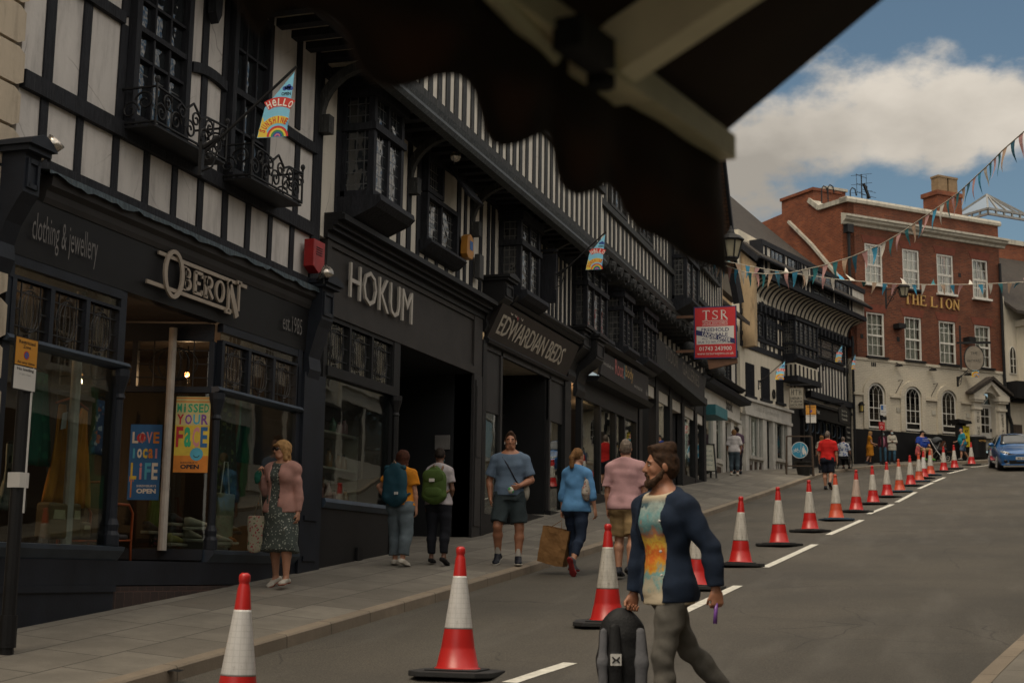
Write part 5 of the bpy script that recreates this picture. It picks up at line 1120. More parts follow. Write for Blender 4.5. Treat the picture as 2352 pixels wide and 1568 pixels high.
def m_sleeve(name,col,grime):
 t=NT(name);v=t.co('Object');vo=t.n('ShaderNodeTexVoronoi',{'Vector':t.co('UV'),'Scale':26.,'Randomness':.05},feature='DISTANCE_TO_EDGE').outputs[0]
 c=t.mix(t.ramp(vo,(.0,.45),(.10,0)),col,mul(col,.62));n=t.noise(t.co('Object',(14,14,2.2)),1.6,7,.7)
 c=t.mix(t.ramp(n,(.52-.1*grime,0),(.75,grime)),c,(.16,.14,.11));c=t.mix(t.ramp(t.noise(v,34,3),(.68,0),(.75,grime)),c,(.14,.12,.10));return t.done(c,.35,.5)
sleeves=[m_sleeve('sleeve_clean',(.56,.54,.52),.35),m_sleeve('sleeve_worn',(.50,.47,.42),.75),m_sleeve('sleeve_pink',(.48,.36,.30),.6)]
def cone(kind):
 t=thing('traffic_cone','cone','traffic cone',(0,0,0));col,sl,bs=kind;dent=random.random
 m=MB();m.lathe([(.02,.985),(.034,1.0)][::-1] and [(.175,.045),(.182,.058),(.165,.07),(.137,.20),(.134,.205),(.131,.225),(.110,.365)],(0,0,0),28)
 for i,v in enumerate(m.v):
  a=math.atan2(v[1],v[0]);k=1+.025*math.sin(3*a+v[2]*9)*math.sin(v[2]*16) if .08<v[2]<.34 else 1;m.v[i]=(v[0]*k,v[1]*k,v[2])
 o=m.build('cone_body',col,t,smooth=True,local=True);smooth_angle(o,50)
 m=MB();m.lathe([(.054,.765),(.040,.90),(.033,.925),(.031,.935),(.036,.945),(.037,.975),(.033,.99),(.018,1.0)],(0,0,0),28);smooth_angle(m.build('cone_tip',col,t,smooth=True,local=True),60)
 m=MB();P=[(.1105,.362),(.0545,.768)];n=28
 m.lathe([(.1115,.360),(.1095,.374),(.0575,.752),(.0550,.768)],(0,0,0),n);o=m.build('reflective_sleeve',sl,t,smooth=True,local=True)
 uv=o.data.uv_layers[0]
 for p in o.data.polygons:
  an=[math.atan2(o.data.vertices[o.data.loops[li].vertex_index].co.y,o.data.vertices[o.data.loops[li].vertex_index].co.x) for li in p.loop_indices]
  if max(an)-min(an)>math.pi:an=[a if a>0 else a+2*math.pi for a in an]
  for li,a in zip(p.loop_indices,an):uv.data[li].uv=(a*.085,o.data.vertices[o.data.loops[li].vertex_index].co.z)
 m=MB();c=.10;h=.33
 m.prism([(-h+c,-h),(h-c,-h),(h,-h+c),(h,h-c),(h-c,h),(-h+c,h),(-h,h-c),(-h,-h+c)],.0,.042,'z');m.prism([(-.21,-.21),(.21,-.21),(.21,.21),(-.21,.21)],.042,.056,'z');bevel(m.build('cone_base',bs,t,local=True),.008)
 return t
kinds=[cone((red,sleeves[0],rubber)),cone((red,sleeves[1],rubber)),cone((orange,sleeves[1],bluerub)),cone((red,sleeves[2],rubber))]
CONES=[(538,1688,0,'nearest red and white cone, its base cut off by the bottom of the frame'),(1050,1553,0,'clean red and white cone with creased foot, second nearest in the row'),(1395,1438,1,'red and white cone just left of the man carrying a backpack'),(1600,1354,1,'red cone half hidden behind the arm of the man in the navy overshirt'),(1701,1301,1,'red and white cone just right of the man in the navy overshirt'),(1790,1255,1,'cone with a red scratch on its white sleeve, second right of the striding man'),(1861,1223,1,'clean red cone standing between the scratched cone and the faded orange cone'),(1921,1197,2,'faded orange cone directly in front of the man in red'),(1967,1178,3,'red cone with pinkish sleeve, next uphill from the faded orange cone'),(2006,1160,1,'dark red cone with creased foot, two uphill from the faded orange cone'),(2038,1144,1,'bright red cone with long grey sleeve, below the orange-dressed woman'),(2067,1132,2,'second faded orange cone, standing on a blue-grey foot'),(2092,1118,1,'bright red cone between the two farther faded orange cones'),(2112,1108,2,'pale orange cone on a blue-grey foot, left of three overlapping cones'),(2122,1101,0,'red cone with torn sleeve in the middle of three overlapping cones'),(2138,1094,2,'orange cone at the right of three overlapping cones'),(2168,1085,1,'red cone below the stroller, third from the top of the row'),(2193,1079,1,'red cone second from the top of the row, below the litter bin'),(2232,1070,1,'farthest cone at the top of the row beside the blue car')]
used=set()
for x,y,k,lab in CONES:
 o=kinds[k] if k not in used else copy_tree(kinds[k]);used.add(k)
 o.location=foot(x,y-2);o.rotation_euler=(R(random.uniform(-1.2,1.2))-R(0),R(random.uniform(-1.2,1.2)),R(random.choice((20,35,8,60))+random.uniform(-8,8)));o['label']=lab;o['group']='traffic cones along the lane line'
 q=o.location;o.rotation_euler.x+=math.atan((g(q.y+.2)-g(q.y-.2))/.4) if False else 0
# ------------------------------------------------------------------ sunshine flags
sky_b=plain('flag_sky',(.24,.60,.80),.8,.06,5);fy=plain('flag_yellow',(.85,.62,.08),.8,.05);fr_=plain('flag_red',(.62,.05,.04),.8,.05);fw_=plain('flag_white',(.85,.80,.72),.8,.05);fg=plain('flag_green',(.05,.28,.10),.8,.05);fb=plain('flag_blue',(.05,.10,.38),.8,.05);fp_=plain('flag_pink',(.62,.20,.28),.8,.05);fpu=plain('flag_purple',(.16,.08,.30),.8,.05)
F2=Fr((0,0),90)
def arc_fill(m,c,r0,r1,t0,t1,w,n=20):
 for i in range(n):
  a,b=R(t0+(t1-t0)*i/n),R(t0+(t1-t0)*(i+1)/n)
  m.quad(*[(c[0]+r*math.cos(t),w,c[1]+r*math.sin(t)) for r,t in ((r0,a),(r1,a),(r1,b),(r0,b))])
def arc_text(m,s,c,r,t0,t1,h,w,bold=.02,ws=None):
 for i,ch in enumerate(s):
  t=t0+(t1-t0)*(i+.5)/len(s);a=R(t);wd=abs(R(t1-t0))*r/len(s)*.86
  V,F=glyphs(ch,bold);q=np.array(V);x0,x1,y0,y1=q[:,0].min(),q[:,0].max(),q[:,1].min(),q[:,1].max()
  if ch in 'Ii':wd *= .4
  er=np.array((math.cos(a),math.sin(a)));et=np.array((math.sin(a),-math.cos(a)));P=[]
  for x,y,_ in V:
   e=c+er*(r+(y-y0)/(y1-y0)*h)+et*((x-x0)/(x1-x0)-.5)*wd;P.append((e[0],w,e[1]))
  m.add(P,F)
def flag_cloth(par):
 """sky-blue pennant with sloping top: cloud, OPEN, HELLO SUNSHINE on arcs, and a rainbow"""
 m=MB(F2);e=.002;pol=[(-.16,.02),(.20,.02),(.27,.80),(.24,.76),(-.08,.38)]
 m.mat(sky_b).prism(pol,-.002,.002)
 def both(fn):
  for w in (-.003,.003):fn(w)
 c=np.array((.09,.03))
 m.mat(fy);both(lambda w:m.quad((-.155,w,.025),(-.02,w,.025),(-.10,w,.27)))
 m.mat(fy);both(lambda w:arc_fill(m,c,.155,.245,58,162,w*1.1))
 m.mat(fr_);both(lambda w:arc_fill(m,c+np.array((.01,.11)),.245,.36,58,122,w*1.1))
 cc=c
 for (r0,r1,mm) in ((.115,.145,fr_),(.09,.115,fy),(.065,.09,fg),(.042,.065,fb),(.022,.042,fp_),(0,.022,fpu)):
  m.mat(mm);both(lambda w:arc_fill(m,np.array((.09,.025)),r0*.9,r1*.9,0,180,w*1.2))
 m.mat(fw_);arc_text(m,'HeLLO',c+np.array((.01,.11)),.255,122,56,.088,.0042);m.mat(fr_);arc_text(m,'SUNSHINE',c,.16,166,54,.078,.0042,.03)
 m.mat(fb);both(lambda w:[m.box(.16+.015*k,.164+.015*k,w,w*1.1,.19-.02*k,.26-.02*k) for k in range(4)]);
 for q in ((.18,.61),(.21,.625),(.205,.60),(.155,.60),(.235,.60)):arc_fill(m,np.array(q),0,.026,0,360,.0032,10);arc_fill(m,np.array(q),0,.026,0,360,-.0032,10)
 m.mat('black');text(m,'OPEN',.12,.515,.0042,.115,.04,.03)
 m.build('flag',None,par,recalc=False,local=True)
def pole_flag():
 o=thing('pole_flag','flag','flag',(0,0,0));m=MB(F2);m.tube([(-.80,0,-.12),(.29,0,.86)],.017,8);m.build('pole','iron',o,local=True);m=MB(F2)
 m.box(-.86,-.82,-.04,.04,-.40,.0);m.tube([(-.82,0,-.06),(-.62,0,.06)],.03,8);m.tube([(-.84,0,-.35),(-.7,0,-.3),(-.62,0,.0)],.012,6);scroll(m,(-.75,-.18),.06,1.3,w=0.,th=.009);m.build('wall_bracket','iron',o,local=True)
 flag_cloth(o);return o
F0=pole_flag();first=True
def put_flag(tipx,tipy,d,h,rot,lab,sx=1.0):
 """tip of the pole seen at (tipx, tipy); d metres away; h = height of the cloth's bottom below the tip on the view, in px"""
 global first
 o=F0 if first else copy_tree(F0);first=False
 s=h*d/3267./.84;tip=at(tipx,tipy,d);o.scale=(s*sx,s,s);o.rotation_euler=(0,0,rot)
 o.location=tip-np.array((.29*s*sx*math.cos(rot),.29*s*sx*math.sin(rot),.86*s));o['label']=lab;o['group']='sunshine flags on wall poles';return o
put_flag(681,153,13.6,166,R(6),'largest sunshine flag on a slanted pole between the balconied windows',1.0)
put_flag(1392,532,25.4,88,R(4),'sunshine flag on a pole above the bed shop sign')
put_flag(1804,826,52.5,46,R(10),'small sunshine flag in front of the cream shop windows');put_flag(1935,790,60,42,R(20),'small sunshine flag at the corner of the coved timber house',.8);put_flag(1965,812,61.5,38,R(62),'folded sunshine flag beside the brick inn corner',.9);put_flag(2250,820,66,48,R(40),'small sunshine flag beside the inn doorcase')
# ------------------------------------------------------------------ bunting
pcol=[plain('pennant_teal',(.02,.15,.17),.8),plain('pennant_pink',(.55,.30,.28),.8),plain('pennant_blue',(.05,.30,.48),.8),plain('pennant_peach',(.52,.36,.25),.8),plain('pennant_dark',(.015,.10,.15),.8),plain('pennant_white',(.60,.55,.47),.8)]
def bunting(pts,n,size,lab,wind,cols):
 P=[at(x,y,d) for x,y,d in pts];P=[np.array(p) for p in P];L=[0]
 for a,b in zip(P[:-1],P[1:]):L.append(L[-1]+np.linalg.norm(b-a))
 def pos(s):return np.array([np.interp(s,L,[p[k] for p in P]) for k in range(3)])
 fine=[pos(L[-1]*i/80) for i in range(81)]
 o=thing('bunting',lab,'bunting',tuple(fine[40]));m=MB();m.tube(fine,.012,5);m.build('cord',plain('bunting_cord',(.55,.50,.40),.8),o)
 for i in range(n):
  s=L[-1]*(i+.5)/n;c=pos(s);t=pos(min(s+.08,L[-1]))-pos(max(s-.08,0));t /= np.linalg.norm(t);hw=size*.30
  wn_=wind(i);dn=np.array((0,0,-1))*math.cos(wn_[0])+np.array((-.5,.85,0))*math.sin(wn_[0])+t*wn_[1];dn /= np.linalg.norm(dn);k=5;vs=[];nn=np.cross(t,dn)
  for j in range(k+1):
   f=j/k;q=c+dn*size*f+nn*.05*math.sin(f*3+i)*f
   vs+=[tuple(q-t*hw*(1-f*.97)),tuple(q+t*hw*(1-f*.97))]
  m=MB();m.add(vs,[(2*j,2*j+1,2*j+3,2*j+2) for j in range(k)]);m.build('pennant',pcol[cols[i % len(cols)]],o,recalc=False)
 return o
sA=[px(Z7,*q) for q in ((150,706),(260,752),(400,795),(540,808),(700,800),(920,752),(1130,690),(1340,603),(1500,510),(1640,412),(1790,310),(1890,238),(2000,135),(2110,32),(2200,-60),(2360,-200))];dA=np.linspace(43,24,16)
sB=[px(Z7,*q) for q in ((158,708),(300,727),(560,778),(800,812),(1050,846),(1400,875),(1700,883),(2000,880),(2352,864),(2420,860))];dB=np.linspace(43.3,55,10)
random.seed(4)
wA=[(random.uniform(.05,.5),random.uniform(-.1,.55)) for i in range(60)];wB=[(random.choice((.1,.2,.3,2.4,1.2,.3)),random.uniform(-.6,.6)) for i in range(60)]
bunting([(x,y,d) for (x,y),d in zip(sA,dA)],44,.44,'bunting that sags from the lantern and climbs to the top right corner',lambda i:wA[i],[0,3,4,1,2,5,0,1])
bunting([(x,y,d) for (x,y),d in zip(sB,dB)],36,.42,'nearly level bunting crossing in front of the brick inn windows',lambda i:wB[i],[2,5,0,3,2,1,5])
# ------------------------------------------------------------------ street lanterns
def lantern(loc,arm,lab,s=1.0,rot=0):
 o=thing('wall_lantern',lab,'street lamp',loc,rot);n=6
 m=MB();m.lathe([(.30*s,.42*s),(.32*s,.45*s),(.20*s,.56*s),(.10*s,.60*s),(.08*s,.66*s),(.05*s,.70*s),(.02*s,.80*s)],(0,0,0),8);m.lathe([(.15*s,-.02*s),(.18*s,0),(.18*s,.03*s),(.15*s,.03*s)],(0,0,0),8)
 for k in range(6):a=2*math.pi*k/6;m.bar((.165*s*math.cos(a),.165*s*math.sin(a),.02*s),(.27*s*math.cos(a),.27*s*math.sin(a),.43*s),.03*s)
 m.build('lantern_frame','iron',o,local=True)
 m=MB();m.lathe([(.150*s,.03*s),(.255*s,.425*s)],(0,0,0),6);m.build('lantern_glass',plain('frosted_glass',(.30,.27,.19),.3,.1),o,local=True)
 m=MB();m.tube([(-.26*s,0,.44*s),(-arm,0,.40*s)],.03*s,6);m.box(-arm-.05,-arm,-.08*s,.08*s,-.5*s,.6*s);scroll(m,(-arm*.55,.22*s),.16*s,1.5,w=0,th=.018*s);scroll(m,(-arm+.18*s,-.02*s),.15*s,1.5,-1,w=0,th=.018*s);m.tube([(-arm,0,-.4*s),(-arm*.6,0,.1*s),(-.3*s,0,.42*s)],.02*s,6);m.build('wall_arm','iron',o,local=True)
 return o
p=at(*px(ZD,1325,850),41);lantern(tuple(p),1.05,'black six-sided lantern on a scrolled arm from the gabled house',1.22,R(0))
p=at(*px(ZH,806,1290),62.5);lantern(tuple(p+np.array((0,0,.3))),.75,'black lantern on a bracket in front of the gilt letters of the inn',.95,R(-10))
# ------------------------------------------------------------------ signs
def panel(mb,u0,u1,z0,z1,w0,w1):return mb.box(u0,u1,w0,w1,z0,z1)
amber=plain('sign_amber',(.52,.23,.02),.5,.05);swhite=plain('sign_white',(.55,.53,.50),.5,.05);sblue=plain('sign_blue',(.02,.10,.30),.5,.05);sred=plain('sign_red',(.45,.012,.016),.45,.04);snavy=plain('sign_navy',(.012,.015,.085),.5,.05);tealb=plain('sign_cycle_blue',(.015,.20,.33),.45,.05);galv=plain('galvanised',(.30,.30,.30),.5,.15,8,0,60,None,.6)
def zone_sign(base,H,fr,u0,u1,zb,zm,zt,lab,wp):
 o=thing('parking_sign',lab,'road sign',base);m=MB();m.tube([(base[0],base[1],base[2]-.1),(base[0],base[1],base[2]+H)],.055,12);m.build('post','black',o)
 if wp:m=MB();m.tube([(base[0],base[1],base[2]+.05),(base[0],base[1],base[2]+.30)],.07,12);m.build('post_collar','black',o)
 uc=(u0+u1)/2;W=u1-u0;hh_=zt-zm;m=MB(fr)
 m.mat('black');panel(m,u0-.01,u1+.01,zb-.01,zt+.01,-.012,0);m.mat(amber);panel(m,u0,u1,zm+.005,zt,0,.003);m.mat(swhite);panel(m,u0,u1,zb,zm-.005,0,.003)
 m.mat('black');text(m,'Restricted',uc,zt-.21*hh_,.004,W*.76,.135*hh_,.02,fit='c');text(m,'Zone',uc,zt-.36*hh_,.004,W*.36,.115*hh_,.02,fit='c');text(m,'At any time',uc,zm+.05*hh_,.004,W*.82,.13*hh_,.02,fit='c');text(m,'No loading',uc,zm-.24*(zm-zb),.004,W*.78,.17*(zm-zb),.02,fit='c');text(m,'11 am - 4 pm',uc,zm-.40*(zm-zb),.004,W*.52,.08*(zm-zb),.0,fit='c')
 c=np.array((uc,zt-.60*hh_));m.mat(sred);arc_fill(m,c,.0,.135*hh_*1.15,0,360,.004,24);m.mat(sblue);arc_fill(m,c,0,.105*hh_*1.15,0,360,.005,24);m.mat(sred);m.prism([(c[0]-.085*hh_,c[1]+.075*hh_),(c[0]-.07*hh_,c[1]+.09*hh_),(c[0]+.085*hh_,c[1]-.075*hh_),(c[0]+.07*hh_,c[1]-.09*hh_)],.005,.006)
 m.build('sign_plate',None,o,recalc=True);return o
b=foot(14,1502);FZ=Fr((b[0]+.06,0),0)
tl,tr,bl,mid=fp(FZ,38,772),fp(FZ,88,793),fp(FZ,29,890),fp(FZ,34,836)
zone_sign(b,tl[1]-b[2]-.1,FZ,tl[0],tr[0]-.01,bl[1],mid[1],tl[1],'amber and white parking sign on a black post at the lower left edge',True)
m=MB();m.box(b[0]-.058,b[0]+.058,b[1]-.058,b[1]+.058,b[2]+1.30,b[2]+1.42);o=m.build('post_sticker','galv' if False else swhite);o.parent=bpy.data.objects['parking_sign'];o.location=o.location-Vector(b)
m=MB();m.tube([(b[0]+.05,b[1]+.02,b[2]+1.1),(b[0]+.05,b[1]+.02,bl[1]+.2)],.012,6);o=m.build('sign_stalk',swhite);o.parent=bpy.data.objects['parking_sign'];o.location=o.location-Vector(b)
b=foot(1863,1089);FZ2=Fr((b[0]-.2,b[1]-.09),78)
zone_sign(b,2.75,FZ2,.06,.44,b[2]+1.95,b[2]+2.25,b[2]+2.62,'small amber parking sign on a black post by the chalk board',False)
# estate agent's board
P=[px(ZC,0,0)];FT=Fr((0,36.5),88);a=fp(FT,1596,704);c=fp(FT,1689,708);e=fp(FT,1592,820);u0_,u1_,z1_,z0_=a[0],c[0],(a[1]+c[1])/2,e[1]-.02;W=u1_-u0_;H=z1_-z0_;cpt=FT((u0_+u1_)/2,0,z0_)
es=thing('agent_board','red for-sale board with white lettering and a dark UNDER OFFER strip','sign board',cpt)
m=MB(FT);uu=lambda f:u0_+W*f;zz_=lambda f:z1_-H*f
m.mat(snavy);m.box(u0_-.03,u1_+.03,-.03,0,z0_-.03,z1_+.03);m.mat(sred);m.box(u0_,u1_,0,.004,z0_,z1_);m.mat(swhite);m.box(uu(.04),uu(.96),.004,.006,zz_(.735),zz_(.38))
serif(m,'TSR',uu(.17),zz_(.245),.005,W*.22,H*.19,W*.19,.004);m.box(uu(.18),uu(.81),.005,.007,zz_(.275),zz_(.265));m.box(uu(.18),uu(.81),.005,.007,zz_(.355),zz_(.345));text(m,'TOWLER SHAW ROBERTS',uu(.495),zz_(.328),.006,W*.62,H*.035,.01,fit='c')
text(m,'01743 243900',uu(.5),zz_(.865),.006,W*.80,H*.085,.012,fit='c');text(m,'www.tsrsurveyors.co.uk',uu(.5),zz_(.96),.006,W*.90,H*.065,.005,fit='c')
m.mat(snavy);text(m,'FREEHOLD',uu(.5),zz_(.485),.007,W*.68,H*.075,.015,fit='c');text(m,'FOR SALE',uu(.5),zz_(.58),.007,W*.62,H*.07,.015,fit='c');text(m,'ALL ENQUIRIES',uu(.5),zz_(.65),.007,W*.66,H*.042,.01,fit='c');text(m,'DUE TO RELOCATION',uu(.5),zz_(.715),.007,W*.86,H*.045,.01,fit='c')
sl_=math.atan2(-.20*H,.96*W);m.prism([(uu(.02),zz_(.44)),(uu(.02),zz_(.54)),(uu(.985),zz_(.735)),(uu(.985),zz_(.635))],.008,.011);m.mat(swhite);text(m,'UNDER OFFER',uu(.17),zz_(.565),.0115,W*.72,H*.085,.02,rot=math.atan2(-.195*H,.965*W))
m.build('board_face',None,es);m=MB(FT);m.box(u0_-.5,u0_+.1,-.08,-.03,z0_+.15,z0_+.22);m.box(u0_-.5,u0_+.1,-.08,-.03,z1_-.25,z1_-.18);m.prism([(u0_+.3,z0_-.03),(u1_+.02,z0_-.03),(u1_+.02,z0_-.15),(u0_+.35,z0_-.3)],-.2,-.05);m.build('board_bracket',plain('bare_timber',(.13,.06,.03)),es)
# hanging sign of the timber house
FQ=Fr((0,57.2),84);a=fp(FQ,*px(ZF,1308,212));c=fp(FQ,*px(ZF,1503,485));hs=thing('hanging_sign','cream hanging sign with black capitals under the timber oriel','hanging sign',FQ((a[0]+c[0])/2,0,c[1]));W=c[0]-a[0];H=a[1]-c[1]
m=MB(FQ);m.mat(plain('sign_cream',(.40,.36,.28),.6));m.box(a[0],c[0],-.04,0,c[1],a[1]);m.mat(plain('sign_border',(.16,.13,.09)));
for q in ((a[0],a[0]+.03,c[1],a[1]),(c[0]-.03,c[0],c[1],a[1]),(a[0]+.03,c[0]-.03,a[1]-.03,a[1]),(a[0]+.03,c[0]-.03,c[1],c[1]+.03)):m.box(q[0],q[1],.001,.012,q[2],q[3])
m.mat('black');uc_=(a[0]+c[0])/2
for i,s in enumerate(('HENRY','TUDOR','HOUSE')):text(m,s,uc_,a[1]-H*(.575+.155*i),.004,W*.80,H*.115,.012,fit='c')
text(m,'RESTAURANT & BAR',uc_,c[1]+H*.05,.004,W*.78,H*.035,0,fit='c')
for f in (.18,.30,.50,.70,.82):m.box(a[0]+W*f-.012,a[0]+W*f+.012,.002,.006,a[1]-H*.36,a[1]-H*.08)
for f0,f1,z_ in ((.18,.30,.2),(.36,.64,.12),(.70,.82,.2)):m.box(a[0]+W*f0,a[0]+W*f1,.002,.0055,a[1]-H*z_-.02,a[1]-H*z_)
m.build('sign_face',None,hs);m=MB(FQ);m.tube([(a[0]-.1,-.02,a[1]+.1),(c[0]+.3,-.02,a[1]+.1)],.025,6);m.tube([(a[0]+.1,-.02,a[1]),(a[0]+.1,-.02,a[1]+.1)],.012,5);m.tube([(c[0]-.1,-.02,a[1]),(c[0]-.1,-.02,a[1]+.1)],.012,5);m.build('sign_arm','iron',hs)
# oval sign of the restaurant by the inn
FO=Fr((0,0),72);q=FL(7.35,.7,9.9);q=at(*px(ZG,1635,285),64.6);FO=Fr((q[0],q[1]),80);ov=thing('hanging_sign','grey scalloped hanging sign on an iron arm beside the upper inn window','hanging sign',tuple(q))
m=MB(FO).mat(plain('sign_grey',(.20,.17,.13),.6));Q=[(.40*math.copysign(abs(math.cos(t))**.6,math.cos(t)),.56*math.copysign(abs(math.sin(t))**.7,math.sin(t))) for t in np.linspace(0,2*math.pi,28,endpoint=False)]
Q=[(x,z+q[2]) for x,z in Q];m.prism(Q,-.03,.0);m.mat('black');text(m,'THE',0,q[2]+.16,.004,.3,.13,0,fit='c');text(m,'HAYWARD',0,q[2]-.18,.004,.62,.13,0,fit='c');m.build('sign_face',None,ov)
m=MB(FO);m.box(-.75,.75,-.05,.03,q[2]+.66,q[2]+.76);m.box(-.62,-.55,-.06,.04,q[2]-.5,q[2]+1.5);ring(m,0,q[2],.46,.62,.04,-.02,.02,24);m.build('sign_arm','iron',ov)
# cycle route sign on its folding stand
b=foot(1838,1092);cy=thing('cycle_route_sign','round blue cycle and walkers sign on a brown folding stand','road sign',b);FC=Fr((b[0],b[1]),80);d_=np.linalg.norm(b);k_=d_/3267.*.96
m=MB(FC);W=31*k_
for s in (-1,1):m.bar((s*W,0,b[2]),(s*W*.93,-.12,b[2]+93*k_),.05);m.bar((s*W,-.5,b[2]),(s*W*.93,-.16,b[2]+93*k_),.05);m.bar((s*W,-.0,b[2]+.35),(s*W,-.45,b[2]+.35),.03)
m.bar((-W*.93,-.13,b[2]+93*k_),(W*.93,-.13,b[2]+93*k_),.05);m.bar((-W*.98,-.02,b[2]+.36),(W*.98,-.02,b[2]+.36),.04);m.build('folding_stand',plain('rusty_stand',(.055,.035,.022),.8),cy)
zc_=b[2]+60*k_;r_=19.5*k_
m=MB(FC);w=-.03;c=np.array((0,zc_));m.mat(swhite);m.tube([(0,w-.02,zc_),(0,w,zc_)],r_,32);m.mat(tealb);arc_fill(m,c,0,r_*.93,0,360,w+.003,32);m.mat(swhite);m.box(r_*.14,r_*.18,w+.004,w+.006,zc_-r_*.8,zc_+r_*.85)
for du in (-.66,-.18):ring(m,du*r_,zc_-.12*r_,.19*r_,.19*r_,.045*r_,w+.004,w+.006,14)
for p0,p1 in (((-.66,-.12),(-.50,.12)),((-.50,.12),(-.24,.12)),((-.50,.12),(-.40,-.12)),((-.40,-.12),(-.24,.12)),((-.66,-.12),(-.40,-.12)),((-.18,-.12),(-.27,.25)),((-.27,.25),(-.2,.25)),((-.52,.2),(-.44,.2))):m.bar((p0[0]*r_,w+.005,zc_+p0[1]*r_),(p1[0]*r_,w+.005,zc_+p1[1]*r_),.04*r_,.002,up=(0,1,0))
for (hx,hz,s) in ((.45,.40,1.0),(.68,-.02,.6)):
 arc_fill(m,np.array((hx*r_,zc_+hz*r_)),0,.085*s*r_,0,360,w+.005,10);m.prism([((hx-.13*s)*r_,zc_+(hz-.12*s)*r_),((hx+.13*s)*r_,zc_+(hz-.12*s)*r_),((hx+.16*s)*r_,zc_+(hz-.5*s)*r_),((hx+.08*s)*r_,zc_+(hz-.95*s)*r_),((hx-.08*s)*r_,zc_+(hz-.95*s)*r_),((hx-.16*s)*r_,zc_+(hz-.5*s)*r_)],w+.004,w+.006)
m.build('sign_disc',None,cy)
pt=thing('planter_pot','dark round planter pot behind the cycle sign stand','plant pot',tuple(np.array(b)+np.array((.05,.7,.06))));m=MB();m.lathe([(.22,0),(.30,.42),(.34,.45),(.34,.52),(.28,.52),(.27,.44)],(0,0,0),18);m.build('pot',plain('pot_dark',(.02,.018,.016),.7),pt,smooth=False,local=True);m=MB();m.lathe([(.27,.43),(.1,.47)],(0,0,0),14);m.build('soil',plain('soil',(.02,.014,.01),.9),pt,local=True)
# chalk boards and notice boards
def aboard(x,y,w,h,rot,lab,face,frame,chalk=None,txt=()):
 b=foot(x,y);o=thing('pavement_board',lab,'A-board',b,rot);F_=F2
 for s in (1,-1):
  m=MB(F2);lean=.18
  def T(u,t,z):return (u,s*(.22-lean*z/h*1.05)+t*s,z)
  for q in ((-w/2,-w/2+.05),(w/2-.05,w/2)):m.bar(T(sum(q)/2,0,0),T(sum(q)/2,0,h),.05,.035)
  m.bar(T(-w/2,0,h-.02),T(w/2,0,h-.02),.05,.035);m.bar(T(-w/2,0,.22),T(w/2,0,.22),.05,.035);m.build('board_frame',frame,o,local=True)
  m=MB(F2);V=[T(-w/2+.04,.0,.24),T(w/2-.04,.0,.24),T(w/2-.04,.0,h-.04),T(-w/2+.04,.0,h-.04)];m.mat(face);m.add([*V,*[(p[0],p[1]-s*.01,p[2]) for p in V]],[(0,1,2,3),(7,6,5,4),(0,4,5,1),(1,5,6,2),(2,6,7,3),(3,7,4,0)])
  if chalk and s==1:
   m.mat(chalk)
   for i,t_ in enumerate(txt):
    zz=h-.2-(h-.5)*i/max(len(txt),1);text(m,t_,0,zz-.07,.22-lean*zz/h*1.05+.012,w*.62,.075,.0,fit='c',tilt=-lean*1.05/h)
  m.build('board_face',None,o,local=True)
 return o
chalk=plain('chalk',(.50,.48,.42),.9)
aboard(1878,1066,.62,1.15,R(60),'tall chalk board in a tan wooden frame beside the black sign post','black',plain('tan_wood',(.26,.14,.06),.7),chalk,('TEA','CAKE','LUNCH','COFFEE','PIES','SOUP'))
aboard(1621,1098,.60,1.12,R(35),'white paper notice board in a black frame outside the white shop',plain('notice_paper',(.46,.45,.36),.8),'black',plain('notice_ink',(.05,.12,.13),.8),('Out of','doors','menu','today'))
mb_=thing('menu_board','long black wall board chalked with a menu at the corner of the timber house','menu board',FH(6.4,.2,5.2));m=MB(FH);m.mat('black');m.prism([(5.75,5.05),(6.45,5.05),(6.45,7.3),(6.15,7.55),(5.75,7.3)],.12,.18);m.mat(chalk)
for i,s in enumerate(('Smooth Fox','Breakfast','Burgers','Sandwich','Salads','Cakes','Coffee','Teas','Wine')):text(m,s,6.10,7.1-i*.22,.184,.42,.085,0,fit='c')
m.build('board_face',None,mb_)
b1=thing('swing_board','black arrow-shaped board under the oriel with white lettering','menu board',FH(3.6,.9,6.6));m=MB(FH);m.mat('black');m.prism([(3.1,6.4),(4.3,6.35),(4.35,6.95),(3.7,7.2),(3.05,6.95)],.85,.9);m.mat(chalk)
for i,s in enumerate(('Smooth Fox','Brunch','Cocktails')):text(m,s,3.7,6.86-i*.17,.905,.62,.1,0,fit='c')
m.build('board_face',None,b1);m=MB(FH);m.tube([(3.7,.0,7.3),(3.7,.9,7.25)],.025,6);m.build('sign_arm','iron',b1)
